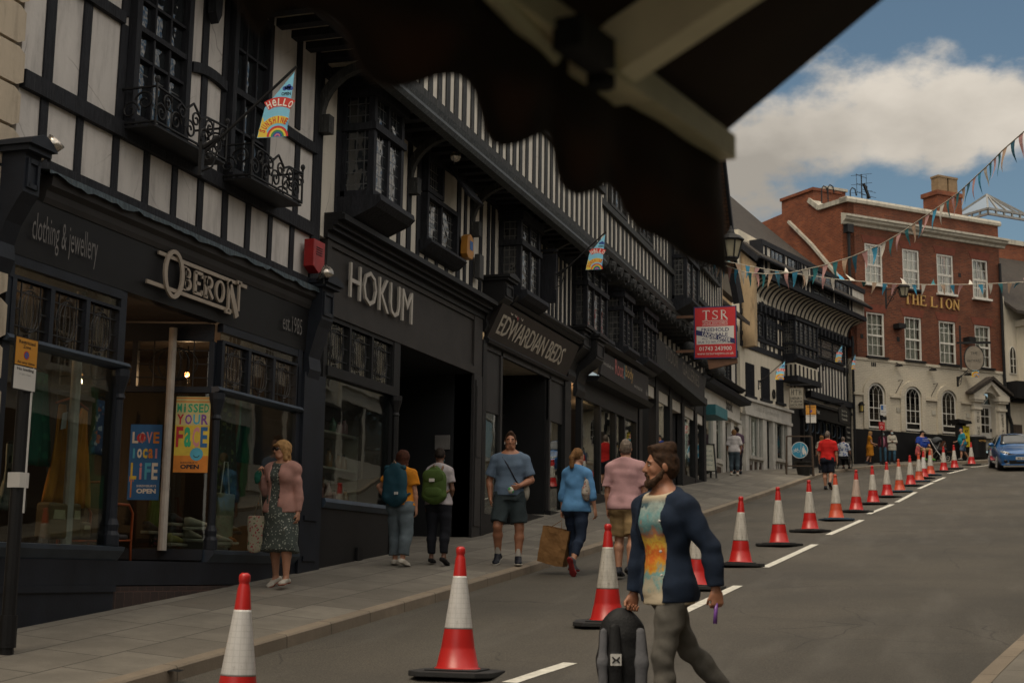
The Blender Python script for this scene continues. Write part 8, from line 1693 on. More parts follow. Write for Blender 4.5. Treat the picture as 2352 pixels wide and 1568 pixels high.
m=MB();q=bc+ay_*.150+ax_*.05+np.array((0,0,.02));n_=ay_*.004;u_=ax_*.033;w_=np.array((0,0,.034));m.mat(swhite);m.add([q-u_-w_,q+u_-w_,q+u_+w_,q-u_+w_]+[p_-n_*3 for p_ in (q-u_-w_,q+u_-w_,q+u_+w_,q-u_+w_)],[(0,1,2,3),(7,6,5,4),(0,4,5,1),(1,5,6,2),(2,6,7,3),(3,7,4,0)]);m.mat('black')
for s_ in (-1,1):m.tube([q+n_+ax_*.022*s_+np.array((0,0,.017)),q+n_+ax_*.006*s_+np.array((0,0,.002)),q+n_+ax_*.006*s_-np.array((0,0,.002)),q+n_+ax_*.022*s_-np.array((0,0,.017))],.004,4)
m.tube([q+n_-ax_*.012,q+n_+ax_*.012],.004,4);m.build('brand_patch',None,bp,local=True)
# 2 --- woman with sunglasses in pink denim jacket
loc,H=who(640,1350,655,1009)
B=Body(H,legs=[((-.02,.10,-1),(0,-.08,-1),6),((.03,-.08,-1),(.02,-.22,-1),22)],arms=[((-.26,.0,-1),(-.06,.12,-1)),((.28,-.10,-1),(.04,.42,.72))],fem=True,hyaw=-34,htilt=2,w=1.06,lean=1)
o=person('woman with blonde bob, sunglasses and pink denim jacket over a long floral dress',loc,R(178),B,'light',.011,((.5,None),(1.0,None)),bust=.02)
garment(o,B,'dress',m_cells('dress_leaf',(.045,.058,.052),[(.30,.33,.28),(.22,.25,.21),(.36,.36,.32)],34,.30),.011,True,0,.012,.0,bust=.02,skirt=(.56,.245),wr=.006,wf=14,seed=2)
garment(o,B,'denim_jacket',denim,.011,True,1.95,.034,.06,bust=.02,wr=.003,wf=24,seed=4,sl_e=.016,open_=(B.chest+B.y*.25+B.x*.035,np.array([B.x,B.y,B.u]),(.055,.25,.6)))
D=Sdf(.010,.01)
for s_ in (-1,1):D.chain([B.neck-B.y*.06+B.x*.02*s_+B.u*.01,B.neck+B.x*.07*s_+B.u*.0,B.neck+B.x*.085*s_+B.y*.07-B.u*.06],[.02,.022,.018],None,.01)
D.build('jacket_collar',denim,o);m=MB()
for i in range(6):p=B.chest-B.x*.035+B.y*(.158-.004*i)+B.u*(.08-.075*i);m.ell(p,(.011,.008,.011),8,6)
m.build('jacket_buttons',cl('button_dark',(.03,.022,.02)),o,local=True)
hair(o,B,hair_b,.010,'bob');sunglasses(o,B);shoes(o,B,wshoe,cl('sole_tan',(.25,.08,.05)),.011,.004,top=-.012)
ft=B.wr[1]-B.fd[1]*.16;tb=tothing('tote_bag','cream tote bag with red flowers hanging from the woman\'s forearm','bag',o);q=ft+np.array((.05,.0,-.05));D=Sdf(.010,.02);zb_=np.array((0,0,1.));dx_=np.array((1.,.1,0))
D.slot(q+np.array((0,0,5.)),np.eye(3),(.01,.01,.01));D.chain([q+np.array((0,.02,-.30)),q+np.array((0,.02,-.60))],[.10,.085],(np.array((0,1.,0)),.3),.02);D.chain([q+np.array((.05,.02,-.30)),q+np.array((.05,.02,-.62))],[.09,.08],(np.array((0,1.,0)),.3),.02);D.cut(q+np.array((0,0,-.27)),(0,0,1));D.build('bag_body',m_cells('rose_print',(.36,.32,.23),[(.30,.04,.05),(.36,.32,.23),(.10,.14,.06),(.34,.10,.09)],30,.36),tb,wr=.003,wf=18)
strap(tb,[q+np.array((-.05,.02,-.30)),q+np.array((-.01,.01,.0)),q+np.array((.07,.02,-.30))],cl('bag_strap',(.30,.27,.21)),.008,'handle')
sb=tothing('shoulder_bag_strap','dark brown bag strap over the shoulder of the woman with sunglasses','bag strap',o);strap(sb,[B.sh[1]-B.x*.06-B.y*.09-B.u*.2,B.sh[1]-B.x*.06-B.y*.05+B.u*.075,B.sh[1]-B.x*.05+B.u*.088,B.sh[1]-B.x*.05+B.y*.085+B.u*.05,B.sh[1]-B.x*.02+B.y*.12-B.u*.14],cl('strap_brown',(.03,.012,.009)),.012)
fm=tothing('face_mask','dark green face mask in the woman\'s raised hand','face mask',o);D=Sdf(.009,.02);p=B.wr[1]+B.fd[1]*.06+np.array((-.0,.03,-.05));D.ell(p,(.045,.02,.055));D.ell(p+np.array((.01,0,-.06)),(.035,.02,.05));D.build('cloth',cl('mask_green',(.01,.08,.055)),fm,wr=.004,wf=40)
# back-view backpack
def backpack(o,B,lab,col,w,h_,dep,dz,kind,group=None):
 bp=tothing('backpack',lab,'backpack',o,group);mt=cl('pack_'+kind,col,rough=.75);c=B.chest-B.y*(.135+dep*.5)+B.u*dz;A=np.array([B.x,B.y,B.u]);D=Sdf(.010,.04)
 D.chain([c+B.u*h_*.36,c,c-B.u*h_*.36],[w*.40,w*.48,w*.52],(B.y,dep/w*.95),.04)
 for q in (-1,1):D.cap(c+B.x*w*.33*q-B.u*h_*.40,c+B.x*w*.32*q+B.u*h_*.30,dep*.46,dep*.40,None,.05)
 body=D.build('pack_body',mt,bp,wr=.003,wf=18)
 if kind=='green':
  D=Sdf(.010,.03);D.chain([c-B.y*dep*.38-B.u*h_*.30-B.x*w*.2,c-B.y*dep*.38-B.u*h_*.30+B.x*w*.2],[.075,.075],(B.y,.5),.02);D.build('front_pocket',mt,bp)
  D=Sdf(.010,.02);D.cap(c-B.y*dep*.40+B.u*h_*.30-B.x*w*.22,c-B.y*dep*.40+B.u*h_*.30+B.x*w*.22,.09,.09,(B.y,.35),.03);D.build('flap',mt,bp)
 else:D=Sdf(.010,.02);D.cap(c+B.u*h_*.47-B.x*w*.42,c+B.u*h_*.47+B.x*w*.42,.038,.038,None,.02);D.build('roll_top',mt,bp)
 st=mt if kind != 'green' else cl('strap_tan',(.20,.12,.075))
 for i,q in ((0,-1),(1,1)):strap(bp,[c+B.x*w*.22*q+B.u*h_*.40+B.y*dep*.4,B.sh[i]*.75+B.sh[1-i]*.25-B.y*.06+B.u*.065,B.sh[i]*.75+B.sh[1-i]*.25+B.y*.03+B.u*.085,B.sh[i]*.75+B.sh[1-i]*.25+B.y*.13-B.u*.02,B.chest+B.x*.13*q+B.y*.13-B.u*.12,B.waist+B.x*.15*q-B.u*.0,c+B.x*w*.42*q-B.u*h_*.38],st,.017,'shoulder_strap')
 strap(bp,[c+B.u*h_*.5-B.x*.05-B.y*.02,c+B.u*(h_*.5+.08)-B.y*.03,c+B.u*h_*.5+B.x*.05-B.y*.02],cl('strap_tan',(.20,.12,.075)) if kind=='teal' else st,.011,'handle')
 q=c-B.y*(dep*.55+.02)+B.u*((-.30 if kind=='teal' else .14)*h_)+B.x*(w*.22 if kind=='teal' else 0);
 if kind=='green':q=q-B.y*.02
 m=MB();u_,w_=B.x*(.022 if kind=='teal' else .035),B.u*(.017 if kind=='teal' else .022);V=[q-u_-w_,q+u_-w_,q+u_+w_,q-u_+w_];m.add(V+[p+B.y*.03 for p in V],[(0,1,2,3),(7,6,5,4),(0,4,5,1),(1,5,6,2),(2,6,7,3),(3,7,4,0)]);m.build('label_patch',swhite,bp,local=True);return bp
# 3 --- woman in orange top with teal backpack
loc,H=who(918,1300,915,1030)
B=Body(H,legs=[((-.03,.10,-1),(.0,.0,-1),4),((.05,-.08,-1),(-.05,-.16,-1),12)],arms=[((-.85,-.12,-.75),(.42,.30,-.85)),((.20,.06,-1),(.03,.14,-1))],fem=True,w=1.16,hyaw=-14,hpitch=4)
o=person('woman with long auburn hair in orange top and loose faded jeans, hand on hip',loc,R(-4),B,'light',.0115,((.7,None),(.5,None)),belly=.02)
og=cl('top_orange',(.55,.20,.012));garment(o,B,'top',og,.0115,True,.62,.020,.03,belly=.02,wr=.004,wf=22,sl_e=.026);garment(o,B,'jeans',cl('jeans_faded',(.115,.145,.165),var=.3,bsc=200),.0115,False,0,.026,0,legs=1.86,flare=.014,wr=.006,wf=15,seed=12);shoes(o,B,wshoe,wsole,.011,.010,top=-.005);hair(o,B,hair_a,.0105,'long');backpack(o,B,'teal roll-top backpack on the woman in orange',(.012,.052,.075),.30,.44,.15,-.05,'teal')
# 4 --- woman in grey tee with green backpack
loc,H=who(1005,1298,1005,1026)
B=Body(H,legs=[((-.03,.04,-1),(0,-.03,-1),4),((.05,-.03,-1),(.0,-.10,-1),18)],arms=[((-.14,.02,-1),(-.08,.16,-1)),((.22,.0,-1),(-.3,.5,-.55))],fem=True,w=.98,hyaw=18,hpitch=4)
o=person('woman with dark pinned-up hair in pale grey tee and black trousers',loc,R(2),B,'brown',.0115,((.5,None),(.9,None)))
garment(o,B,'tee_shirt',cl('tee_lilac_grey',(.38,.35,.36)),.0115,True,.62,.016,.06,wr=.003);garment(o,B,'trousers',cl('trousers_black',(.010,.011,.016)),.0115,False,0,.016,0,legs=1.86,wr=.003);shoes(o,B,ksole,ksole,.011,.003,top=-.02);hair(o,B,hair_d,.0105,'bun');backpack(o,B,'olive green flap backpack with tan straps on the woman in grey',(.055,.095,.020),.29,.36,.15,-.10,'green')
mk=D=Sdf(.010,.02);D.ell(B.hc+B.hy*.075-B.hz*.05,np.array((.062,.045,.05)),np.array([B.hx,B.hy,B.hz]));D.build('face_mask',cl('mask_cyan',(.06,.25,.28)),o)
# 5 --- muscular man in blue tee
loc,H=who(1169,1297,1166,985)
B=Body(H,legs=[((-.11,.03,-1),(.03,-.03,-1),5),((.15,.22,-1),(.02,-.42,-1),20)],arms=[((-.34,.0,-1),(.46,.62,-.28)),((.34,-.10,-1),(-.10,.16,-1))],w=1.16,hyaw=4,hpitch=2)
o=person('muscular man in blue-grey tee and dark shorts holding a wrapped snack',loc,R(192),B,'tan',.0105,((.9,None),(.5,None)))
garment(o,B,'tee_shirt',cl('tee_slate_blue',(.105,.150,.215),sc=5),.0105,True,.80,.018,.02,wr=.003,wf=20);D=Sdf(.009,.008);D.chain([B.neck+B.x*.075*math.cos(t)+B.y*.065*math.sin(t)-B.u*(.012+.018*math.sin(t)) for t in np.linspace(0,2*math.pi,13)],[.0085]*13,None,.004);D.build('neck_trim',cl('trim_cream',(.46,.40,.36)),o)
garment(o,B,'shorts',cl('shorts_slate',(.032,.045,.050)),.0105,False,0,.024,0,legs=.86,flare=.012,wr=.004,seed=8,k=.012)
for i in (0,1):D=Sdf(.010,.01);D.cap(B.ank[i]+(B.knee[i]-B.ank[i])*.34,B.ank[i],.046,.042,None,.01,True,False);D.build('sock',wsole,o)
shoes(o,B,kshoe,wsole,.010);hair(o,B,hair_br,.010,'crop');eyes(o,B);m=MB()
for q in (-1,1):m.tube([B.hc+B.hx*.083*q+B.hy*.005-B.hz*.005,B.hc+B.hx*.080*q+B.hy*.012-B.hz*.04],.007,6)
m.build('earphones',wsole,o,local=True)
cb=tothing('crossbody_bag','cream pouch on a dark strap slung across the man in blue','bag',o);strap(cb,[B.sh[1]-B.x*.08+B.u*.082,B.sh[1]-B.x*.10+B.y*.10+B.u*.03,B.chest+B.y*.150+B.x*.02+B.u*.02,B.waist+B.y*.135-B.x*.10,B.pv-B.x*.20+B.y*.04+B.u*.05],kshoe,.011);D=Sdf(.010,.02);D.ell(B.pv-B.x*.225-B.y*.02+B.u*.04,(.05,.09,.13));D.build('pouch',cl('pouch_cream',(.36,.33,.27)),cb)
hd=B.wr[0]+B.fd[0]*.11;sn=tothing('wrapped_snack','green and yellow wrapped snack in the hand of the man in blue','snack',o);D=Sdf(.009,.02);D.cap(hd-np.array((-.05,.0,.03)),hd+np.array((.06,.02,-.02)),.046,.040,None,.02);D.build('wrapper',m_cells('wrapper',(.55,.52,.44),[(.05,.28,.08),(.62,.46,.06),(.55,.52,.44),(.55,.52,.44)],16,.5),sn,wr=.004,wf=40)
# 6 --- woman in blue cardigan with paper bag
loc,H=who(1322,1320,1320,1030)
B=Body(H*1.01,legs=[((-.0,.26,-1),(.02,-.12,-1),4),((.03,-.10,-1),(-.03,-.62,-1),(0.05,.42,-1))],arms=[((-.22,-.04,-1),(-.06,.04,-1)),((.34,.0,-1),(.12,.14,-1))],fem=True,w=1.04,hyaw=-14,lean=2)
o=person('woman with long ponytail in bright blue cardigan and navy jeans seen from behind',loc,R(-14),B,'light',.0115,((1.2,None),(.6,None)))
bl=cl('cardigan_blue',(.085,.22,.42),sc=5);garment(o,B,'cardigan',bl,.0115,True,1.42,.022,.09,wr=.005,wf=17,sl_e=.020,flare=.01,seed=6);garment(o,B,'jeans',cl('jeans_navy',(.014,.024,.048),bsc=200),.0115,False,0,.010,0,legs=1.74,wr=.0025);shoes(o,B,cl('trainer_grey',(.10,.10,.11)),cl('sole_red',(.20,.02,.02)),.0105);hair(o,B,hair_lb,.0105,'pony')
D=Sdf(.010,.01);D.chain([B.neck+B.x*.07*math.cos(t)+B.y*.055*math.sin(t)-B.u*.01 for t in np.linspace(0,2*math.pi,13)],[.010]*13,None,.004);D.build('collar_trim',wsole,o)
hb_=B.wr[0]+B.fd[0]*.11;pb=tothing('paper_bag','large brown paper carrier bag in the hand of the woman in blue','bag',o);m=MB(Fr((0,0),90));q=hb_
W_,Hh,Dp=.20,.50,.10;base_c=q+np.array((-.05,.0,-.13));rr=rot('Y',12)@rot('Z',10);V=[]
for z_ in (0,-Hh):
 s_=1 if z_==0 else .97
 for a,b_ in ((-W_,-Dp),(0,-Dp*1.15),(W_,-Dp),(W_,Dp),(-W_,Dp)):V.append(base_c+rr@np.array((a*s_,b_*s_,z_+(-.01 if a==0 else 0))))
m=MB();m.add(V,[(5,6,7,8,9)]+[(i,(i+1) % 5,5+(i+1) % 5,5+i) for i in range(5)]);pa=cl('kraft_paper',(.22,.115,.045),bump=.8,bsc=9,sc=4);ob_=m.build('bag_body',pa,pb,local=True);sm=ob_.modifiers.new('sub','SUBSURF');sm.subdivision_type='SIMPLE';sm.levels=sm.render_levels=4;tx=bpy.data.textures.new('crumple','CLOUDS');tx.noise_scale=.12;dm=ob_.modifiers.new('d','DISPLACE');dm.texture=tx;dm.strength=.03;dm.mid_level=.5;ob_.modifiers.new('s','SOLIDIFY').thickness=.002
strap(pb,[V[0]*.7+V[2]*.3,q+np.array((0,0,-.02)),V[0]*.3+V[2]*.7],pa,.005,'handle')
hbg=tothing('shoulder_bag','small patterned shoulder bag with pale straps on the woman in blue','bag',o);D=Sdf(.010,.03);c=B.waist+B.x*.19-B.y*.05+B.u*.10;D.cap(c-B.u*.10,c+B.u*.03,.105,.07,(B.x,.55),.03);D.build('bag_body',m_cells('bag_floral',(.30,.26,.22),[(.25,.06,.06),(.05,.05,.05),(.32,.28,.24),(.14,.12,.10)],34,.42),hbg,wr=.003,wf=30)
for dy in (-.025,.03):strap(hbg,[c+B.u*.08+B.y*dy,B.sh[1]-B.x*.02+B.y*dy-B.y*.03+B.u*.02,B.sh[1]-B.x*.03+B.y*dy+B.u*.085,B.sh[1]-B.x*.03+B.y*(dy+.10)+B.u*.0],cl('strap_pink',(.30,.20,.16)),.009,'strap')
# 7 --- man in pink shirt and khaki shorts
loc,H=who(1437,1331,1430,1007)
B=Body(H,legs=[((-.04,.16,-1),(.02,-.14,-1),4),((.06,-.14,-1),(0,-.30,-1),26)],arms=[((-.20,.0,-1),(-.04,.16,-1)),((.22,.02,-1),(.06,.12,-1))],w=1.10,hyaw=16)
o=person('man with greying hair in pink short-sleeved shirt and khaki shorts from behind',loc,R(-4),B,'light',.0115,belly=.03)
pk=cl('shirt_pink',(.40,.235,.245),sc=5);garment(o,B,'shirt',pk,.0115,True,.86,.034,.08,wr=.0045,wf=19,belly=.03,sl_e=.024,flare=.01);garment(o,B,'shorts',cl('shorts_khaki',(.27,.185,.09)),.0115,False,0,.026,0,legs=.92,flare=.014,wr=.004,k=.012);shoes(o,B,kshoe,ksole,.011,top=.06);hair(o,B,hair_g,.0105,'short');sunglasses(o,B);D=Sdf(.010,.01);D.chain([B.neck+B.x*.068*math.cos(t)+B.y*.06*math.sin(t)+B.u*.012 for t in np.linspace(0,2*math.pi,13)],[.017]*13,None,.008);D.build('collar',pk,o)
# 8.. --- farther people, coarser grids
def simple(lab,f,head,B_,skin,h,top=None,bot=None,shoe=kshoe,hr=None,group=None,**k):
 loc,H=who(*f);B=Body(H*k.get('sc',1.0),**B_);o=person(lab,loc,R(head),B,skin,h,belly=k.get('belly',0));
 if top:garment(o,B,top[0],top[1],h,True,top[2],top[3],top[4],wr=.004,wf=18,belly=k.get('belly',0),skirt=k.get('skirt'),sl_e=k.get('sl_e'))
 if bot:garment(o,B,bot[0],bot[1],h,False,0,bot[3],0,legs=bot[2],wr=.003)
 shoes(o,B,shoe,None,h*.8,.012)
 if hr:hair(o,B,hr[0],h*.75,hr[1])
 return o,B
walk=[((-.03,.16,-1),(0,-.10,-1),4),((.04,-.16,-1),(0,-.42,-1),30)];stand=[((-.04,.02,-1),(-.01,-.02,-1),4),((.05,.0,-1),(.02,-.04,-1),4)]
o,B=simple('man in bright red polo shirt and dark shorts walking uphill',(1903,1124,1908,987),-6,dict(legs=[((-.03,.04,-1),(.04,-.06,-1),4),((.04,-.10,-1),(0,-.75,-1),40)],arms=[((-.22,.0,-1),(-.05,.15,-1)),((.22,.0,-1),(.08,.12,-1))],w=1.15,hyaw=-8),'light',.018,('polo_shirt',cl('polo_red',(.50,.014,.012)),.85,.022,.10),('shorts',cl('shorts_navy',(.009,.011,.020)),.95,.03),kshoe,(hair_g,'crop'),belly=.03)
for q,i in ((-1,0),(1,1)):strap(o,[B.hip[i]+B.x*q*.115*B.k+B.u*.03,B.hip[i]+(B.knee[i]-B.hip[i])*.55+B.x*q*.108*B.k,B.hip[i]+(B.knee[i]-B.hip[i])*.93+B.x*q*.092*B.k],wsole,.009,'shorts_piping')
simple('woman in loose white top and turned-up jeans outside the white shop',(1687,1092,1687,983),8,dict(legs=stand,arms=[((-.30,.0,-1),(.05,.35,-1)),((.30,0,-1),(-.05,.35,-1))],fem=True,w=1.15,hpitch=12),'tan',.020,('top',cl('top_white',(.50,.47,.47)),.9,.03,.05),('jeans',cl('jeans_mid',(.06,.085,.105)),1.8,.016),wshoe,(hair_lb,'shortfem'))
simple('dark-haired man in purple shirt half hidden behind the woman in white',(1694,1088,1678,977),20,dict(legs=stand,w=1.0,hyaw=10),'brown',.022,('shirt',cl('shirt_purple',(.09,.055,.085)),.9,.02,.08),('trousers',cl('trousers_black',(.010,.011,.016)),1.85,.016),kshoe,(hair_d,'short'))
o,B=simple('woman with long brown hair and pale patterned top beside the man in red',(1889,1090,1893,998),5,dict(legs=stand,fem=True,w=1.0,arms=[((-.3,0,-1),(-.1,.2,-1)),((.2,0,-1),(0,.2,-1))]),'light',.022,('top',m_cells('pale_floral',(.28,.25,.21),[(.10,.06,.05),(.32,.28,.22),(.05,.05,.04)],20),.9,.025,.10),('trousers',cl('trousers_black',(.010,.011,.016)),1.85,.018),kshoe,(hair_lb,'long'))
loc_w,Hw=who(1938,1083,1936,1012)
B=Body(1.68,legs=[((-.08,.95,-.1),(0,.1,-1),0),((.08,.95,-.1),(0,.1,-1),0)],arms=[((-.25,.2,-1),(.0,.6,-.5)),((.25,.2,-1),(0,.6,-.5))],seat=.55,w=1.05);o=person('person in blue and white checked shirt seated in a wheelchair by the timber house',loc_w,R(-10),B,'light',.022);garment(o,B,'shirt',m_cells('blue_check',(.40,.42,.46),[(.05,.09,.24),(.40,.42,.46),(.08,.12,.28)],14,.5),.022,True,.9,.022,.04);garment(o,B,'trousers',cl('trousers_black',(.010,.011,.016)),.022,False,0,.016,0,legs=1.8);hair(o,B,hair_g,.018,'short');shoes(o,B,kshoe,None,.018)
wc=thing('wheelchair','dark wheelchair under the person in the checked shirt','wheelchair',tuple(loc_w),R(-10))
for s_ in (-.29,.29):
 m=MB(Fr((0,0),0));ring(m,0,.30,.30,.30,.03,s_-.015,s_+.015,22);w_=m.build('wheel','black',wc,local=True);m=MB(Fr((0,0),0));
 for t_ in range(8):m.bar((0,s_,.30),(.27*math.cos(t_*math.pi/4),s_,.30+.27*math.sin(t_*math.pi/4)),.008)
 m.build('spokes',chrome,w_,local=True)
m=MB(F2);m.box(-.25,.25,-.22,.24,.42,.47);m.box(-.25,.25,-.27,-.24,.45,.95);m.build('seat','black',wc,local=True)
for s_ in (-.24,.24):m=MB(F2);m.tube([(s_,.27,.0+.9),(s_,.30,1.0),(s_,.40,1.0)],.015,6);m.build('push_handle','black',wc,local=True)
FLd=45
def lion(u,w):x_,y_,_=FL(u,w,0);return (x_,y_,ground(x_,y_))
def simple2(lab,u,w,px_,top_,**k):
 """a figure standing u metres along the inn front, w metres out; height read from the view"""
 p=np.array(lion(u,w));return p
def ufor(x,y,w):
 """distance along the inn front of whatever stands w metres out in the line of sight (x, y)"""
 return fp(FL,x,y,w)[0]
def inn_person(lab,x,w,ytop,yfoot,head,B_,skin,**k):
 loc=np.array(lion(ufor(x,yfoot,w),w));dep=np.dot(loc,CAMR[2]);H=(yfoot-ytop)/3267.*dep/.985
 B=Body(H*k.get('sc',1.0),**B_);o=person(lab,loc,R(head),B,skin,.024,belly=k.get('belly',0));top,bot=k.get('top'),k.get('bot')
 if top:garment(o,B,top[0],top[1],.022,True,top[2],top[3],top[4],wr=.003,skirt=k.get('skirt'),belly=k.get('belly',0))
 if bot:garment(o,B,bot[0],bot[1],.022,False,0,bot[3],0,legs=bot[2])
 shoes(o,B,k.get('shoe',kshoe),None,.018,.012)
 if k.get('hr'):hair(o,B,k['hr'][0],.018,k['hr'][1])
 return o,B
inn_person('woman in a mustard orange midi dress walking right and looking at her phone',1999,1.0,990,1066,-70,dict(legs=walk,arms=[((-.2,.1,-1),(.0,.8,-.3)),((.2,.1,-1),(-.1,.8,-.2))],fem=True,w=1.12,hpitch=14),'light',top=('dress',cl('dress_mustard',(.42,.165,.012)),.35,.014,.0),skirt=(.52,.26),hr=(hair_b,'bob'))
def mask(o,B,col):D=Sdf(.016,.02);D.ell(B.hc+B.hy*.072-B.hz*.045,np.array((.062,.048,.05)),np.array([B.hx,B.hy,B.hz]));D.build('face_mask',col,o)
mblue=cl('mask_pale_blue',(.36,.45,.47))
o,B=inn_person('dark-haired woman in mask, pink top and maroon jacket by the inn wall',2029,1.05,988,1064,185,dict(legs=stand,fem=True,w=.95,hyaw=15),'brown',top=('jacket',cl('jacket_maroon',(.06,.010,.022)),1.9,.022,.04),bot=('jeans',cl('jeans_blue',(.045,.11,.17)),1.85,.012),hr=(hair_d,'bun'));mask(o,B,mblue);D=Sdf(.020,.02);D.ell(B.chest+B.y*.10-B.u*.10,np.array((.10,.085,.24)),np.array([B.x,B.y,B.u]));D.build('pink_top',cl('top_rose',(.36,.14,.19)),o)
o,B=inn_person('dark-haired woman in mask and long pale knitted top with folded arms',2050,1.2,988,1065,195,dict(legs=walk,arms=[((-.3,.1,-1),(.85,.55,.05)),((.3,.1,-1),(-.85,.5,-.05))],fem=True,w=1.0),'brown',top=('long_top',cl('knit_cream',(.40,.37,.31)),1.9,.024,.26),bot=('jeans',cl('jeans_blue',(.045,.11,.17)),1.85,.012),hr=(hair_d,'bun'));mask(o,B,mblue)
rbk=tothing('backpack','red backpack behind the woman in the pale knitted top','backpack',o);D=Sdf(.02,.03);D.ell(B.chest-B.y*.2-B.u*.12+B.x*-.12,np.array((.13,.09,.2)),np.array([B.x,B.y,B.u]));D.build('pack_body',cl('pack_red',(.30,.015,.03)),rbk);strap(rbk,[B.sh[1]*.8+B.sh[0]*.2+B.y*.1-B.u*.15,B.sh[1]*.8+B.sh[0]*.2+B.u*.09,B.chest-B.y*.15],cl('pack_red',(.30,.015,.03)),.02,'shoulder_strap')
ub=ufor(2121,1052,1.0);loc=np.array(lion(ub,.95));B=Body(1.76,legs=[((-.2,.95,-.12),(-.05,.12,-1),0),((.2,.95,-.12),(.05,.12,-1),0)],arms=[((-.4,.25,-1),(.3,.8,-.3)),((.4,.25,-1),(-.1,.8,-.5))],seat=.58,w=1.2,hyaw=22)
o=person('heavy man in royal blue sports shirt and cap seated on the bench',loc,R(216),B,'light',.024,belly=.05);garment(o,B,'sports_shirt',cl('shirt_royal',(.015,.045,.26)),.022,True,.9,.026,.05,belly=.05);garment(o,B,'shorts',cl('shorts_khaki',(.27,.185,.09)),.022,False,0,.024,0,legs=.95);shoes(o,B,cl('trainer_lime',(.06,.22,.03)),None,.018,.012);hair(o,B,hair_d,.018,'short')
D=Sdf(.016,.01);D.ell(B.hc+B.hz*.06,np.array((.092,.108,.08)),np.array([B.hx,B.hy,B.hz]));D.cut(B.hc+B.hz*.045,-B.hz);D.cap(B.hc+B.hy*.09+B.hz*.06,B.hc+B.hy*.17+B.hz*.05,.05,.045,(B.hz,.25),.01);D.build('cap',cl('cap_black',(.012,.012,.013)),o);m=MB();p=B.chest+B.y*.245+B.u*.02
for z_ in (.05,-.02):m.bar(p-B.x*.13+B.u*z_,p+B.x*.13+B.u*z_,.03,.012)
m.build('shirt_print',wsole,o,local=True)
cb_=tothing('carrier_bag','red and white carrier bag beside the seated man\'s right knee','bag',o);D=Sdf(.02,.02);q=np.array((.42,.28,.36));D.cap(q,q+np.array((0,0,.25)),.15,.09,(np.array((0,1.,0)),.5),.03);D.build('bag_body',m_cells('carrier_print',(.34,.06,.06),[(.45,.40,.38),(.34,.05,.05)],9,.5),cb_,wr=.004);strap(cb_,[q+np.array((-.06,0,.3)),q+np.array((-.02,0,.42)),q+np.array((.06,0,.3))],wsole,.012,'handle')
o,B=inn_person('bald man in turquoise tee, black mask and blue shorts striding left past the doorcase',2212,1.4,974,1048,112,dict(legs=[((-.02,.30,-1),(0,.05,-1),-6),((.03,-.30,-1),(0,-.62,-1),45)],arms=[((-.15,-.1,-1),(-.02,.45,-1)),((.15,.25,-1),(0,.9,-.3))],w=1.2,lean=3,hpitch=4),'light',top=('tee_shirt',cl('tee_turquoise',(.02,.21,.29)),.85,.024,.07),bot=('shorts',cl('shorts_denim',(.075,.115,.185)),.95,.026),belly=.05,shoe=cl('trainer_mix',(.20,.19,.18)));mask(o,B,kshoe);hair(o,B,hair_g,.018,'bald')
b=lion(ufor(2157,1050,1.2),1.2);st_=thing('stroller','black pushchair with round wheels and folded hood beside the pay machine','stroller',b,R(60))
for i,(x_,y_,r_) in enumerate(((-.22,-.3,.15),(.22,-.3,.15),(-.16,.35,.12),(.16,.35,.12))):
 m=MB(Fr((0,0),0));ring(m,y_,r_,r_,r_,.03,x_-.02,x_+.02,16);w_=m.build('wheel','black',st_,local=True);m=MB(Fr((0,0),0));ring(m,y_,r_,r_*.75,r_*.75,.02,x_-.022,x_+.022,14);m.bar((y_-r_*.7,x_,r_),(y_+r_*.7,x_,r_),.02);m.build('rim',wsole,w_,local=True)
m=MB()
for x_ in (-.2,.2):m.tube([(x_,-.3,.15),(x_,.0,.5),(x_,.3,1.0),(x_,.42,1.05)],.018,6);m.tube([(x_*.8,.35,.12),(x_,.0,.5),(x_,-.2,.85)],.018,6)
m.tube([(-.2,.42,1.05),(.2,.42,1.05)],.02,6);m.tube([(-.22,-.3,.15),(.22,-.3,.15)],.015,6);m.build('frame','galvanised' if False else plain('galvanised',(.3,.3,.3)),st_,local=True);D=Sdf(.025,.04);D.chain([(0,.25,.85),(0,.05,.5),(0,-.25,.48)],[.17,.18,.16],(np.array((1.,0,0)),1.05),.04);D.build('seat','black',st_);D=Sdf(.025,.03);D.ell((0,.08,.92),(.22,.26,.20));D.cut((0,-.02,.85),(0,-.6,-.8));D.build('hood',cl('hood_grey',(.06,.065,.07)),st_)
# ------------------------------------------------------------------ the blue car coming down the hill
paintb=NT('car_blue');paintb.b.inputs['Coat Weight'].default_value=1.0;paintb.b.inputs['Coat Roughness'].default_value=.04;paintb=paintb.done((.012,.10,.29),.32,.5,.25)
cl_=foot(2333,1077);car=thing('hatchback_car','bright blue hatchback coming down the hill at the right edge','car',cl_,R(186));car.rotation_euler=(R(-5.6),0,R(186))
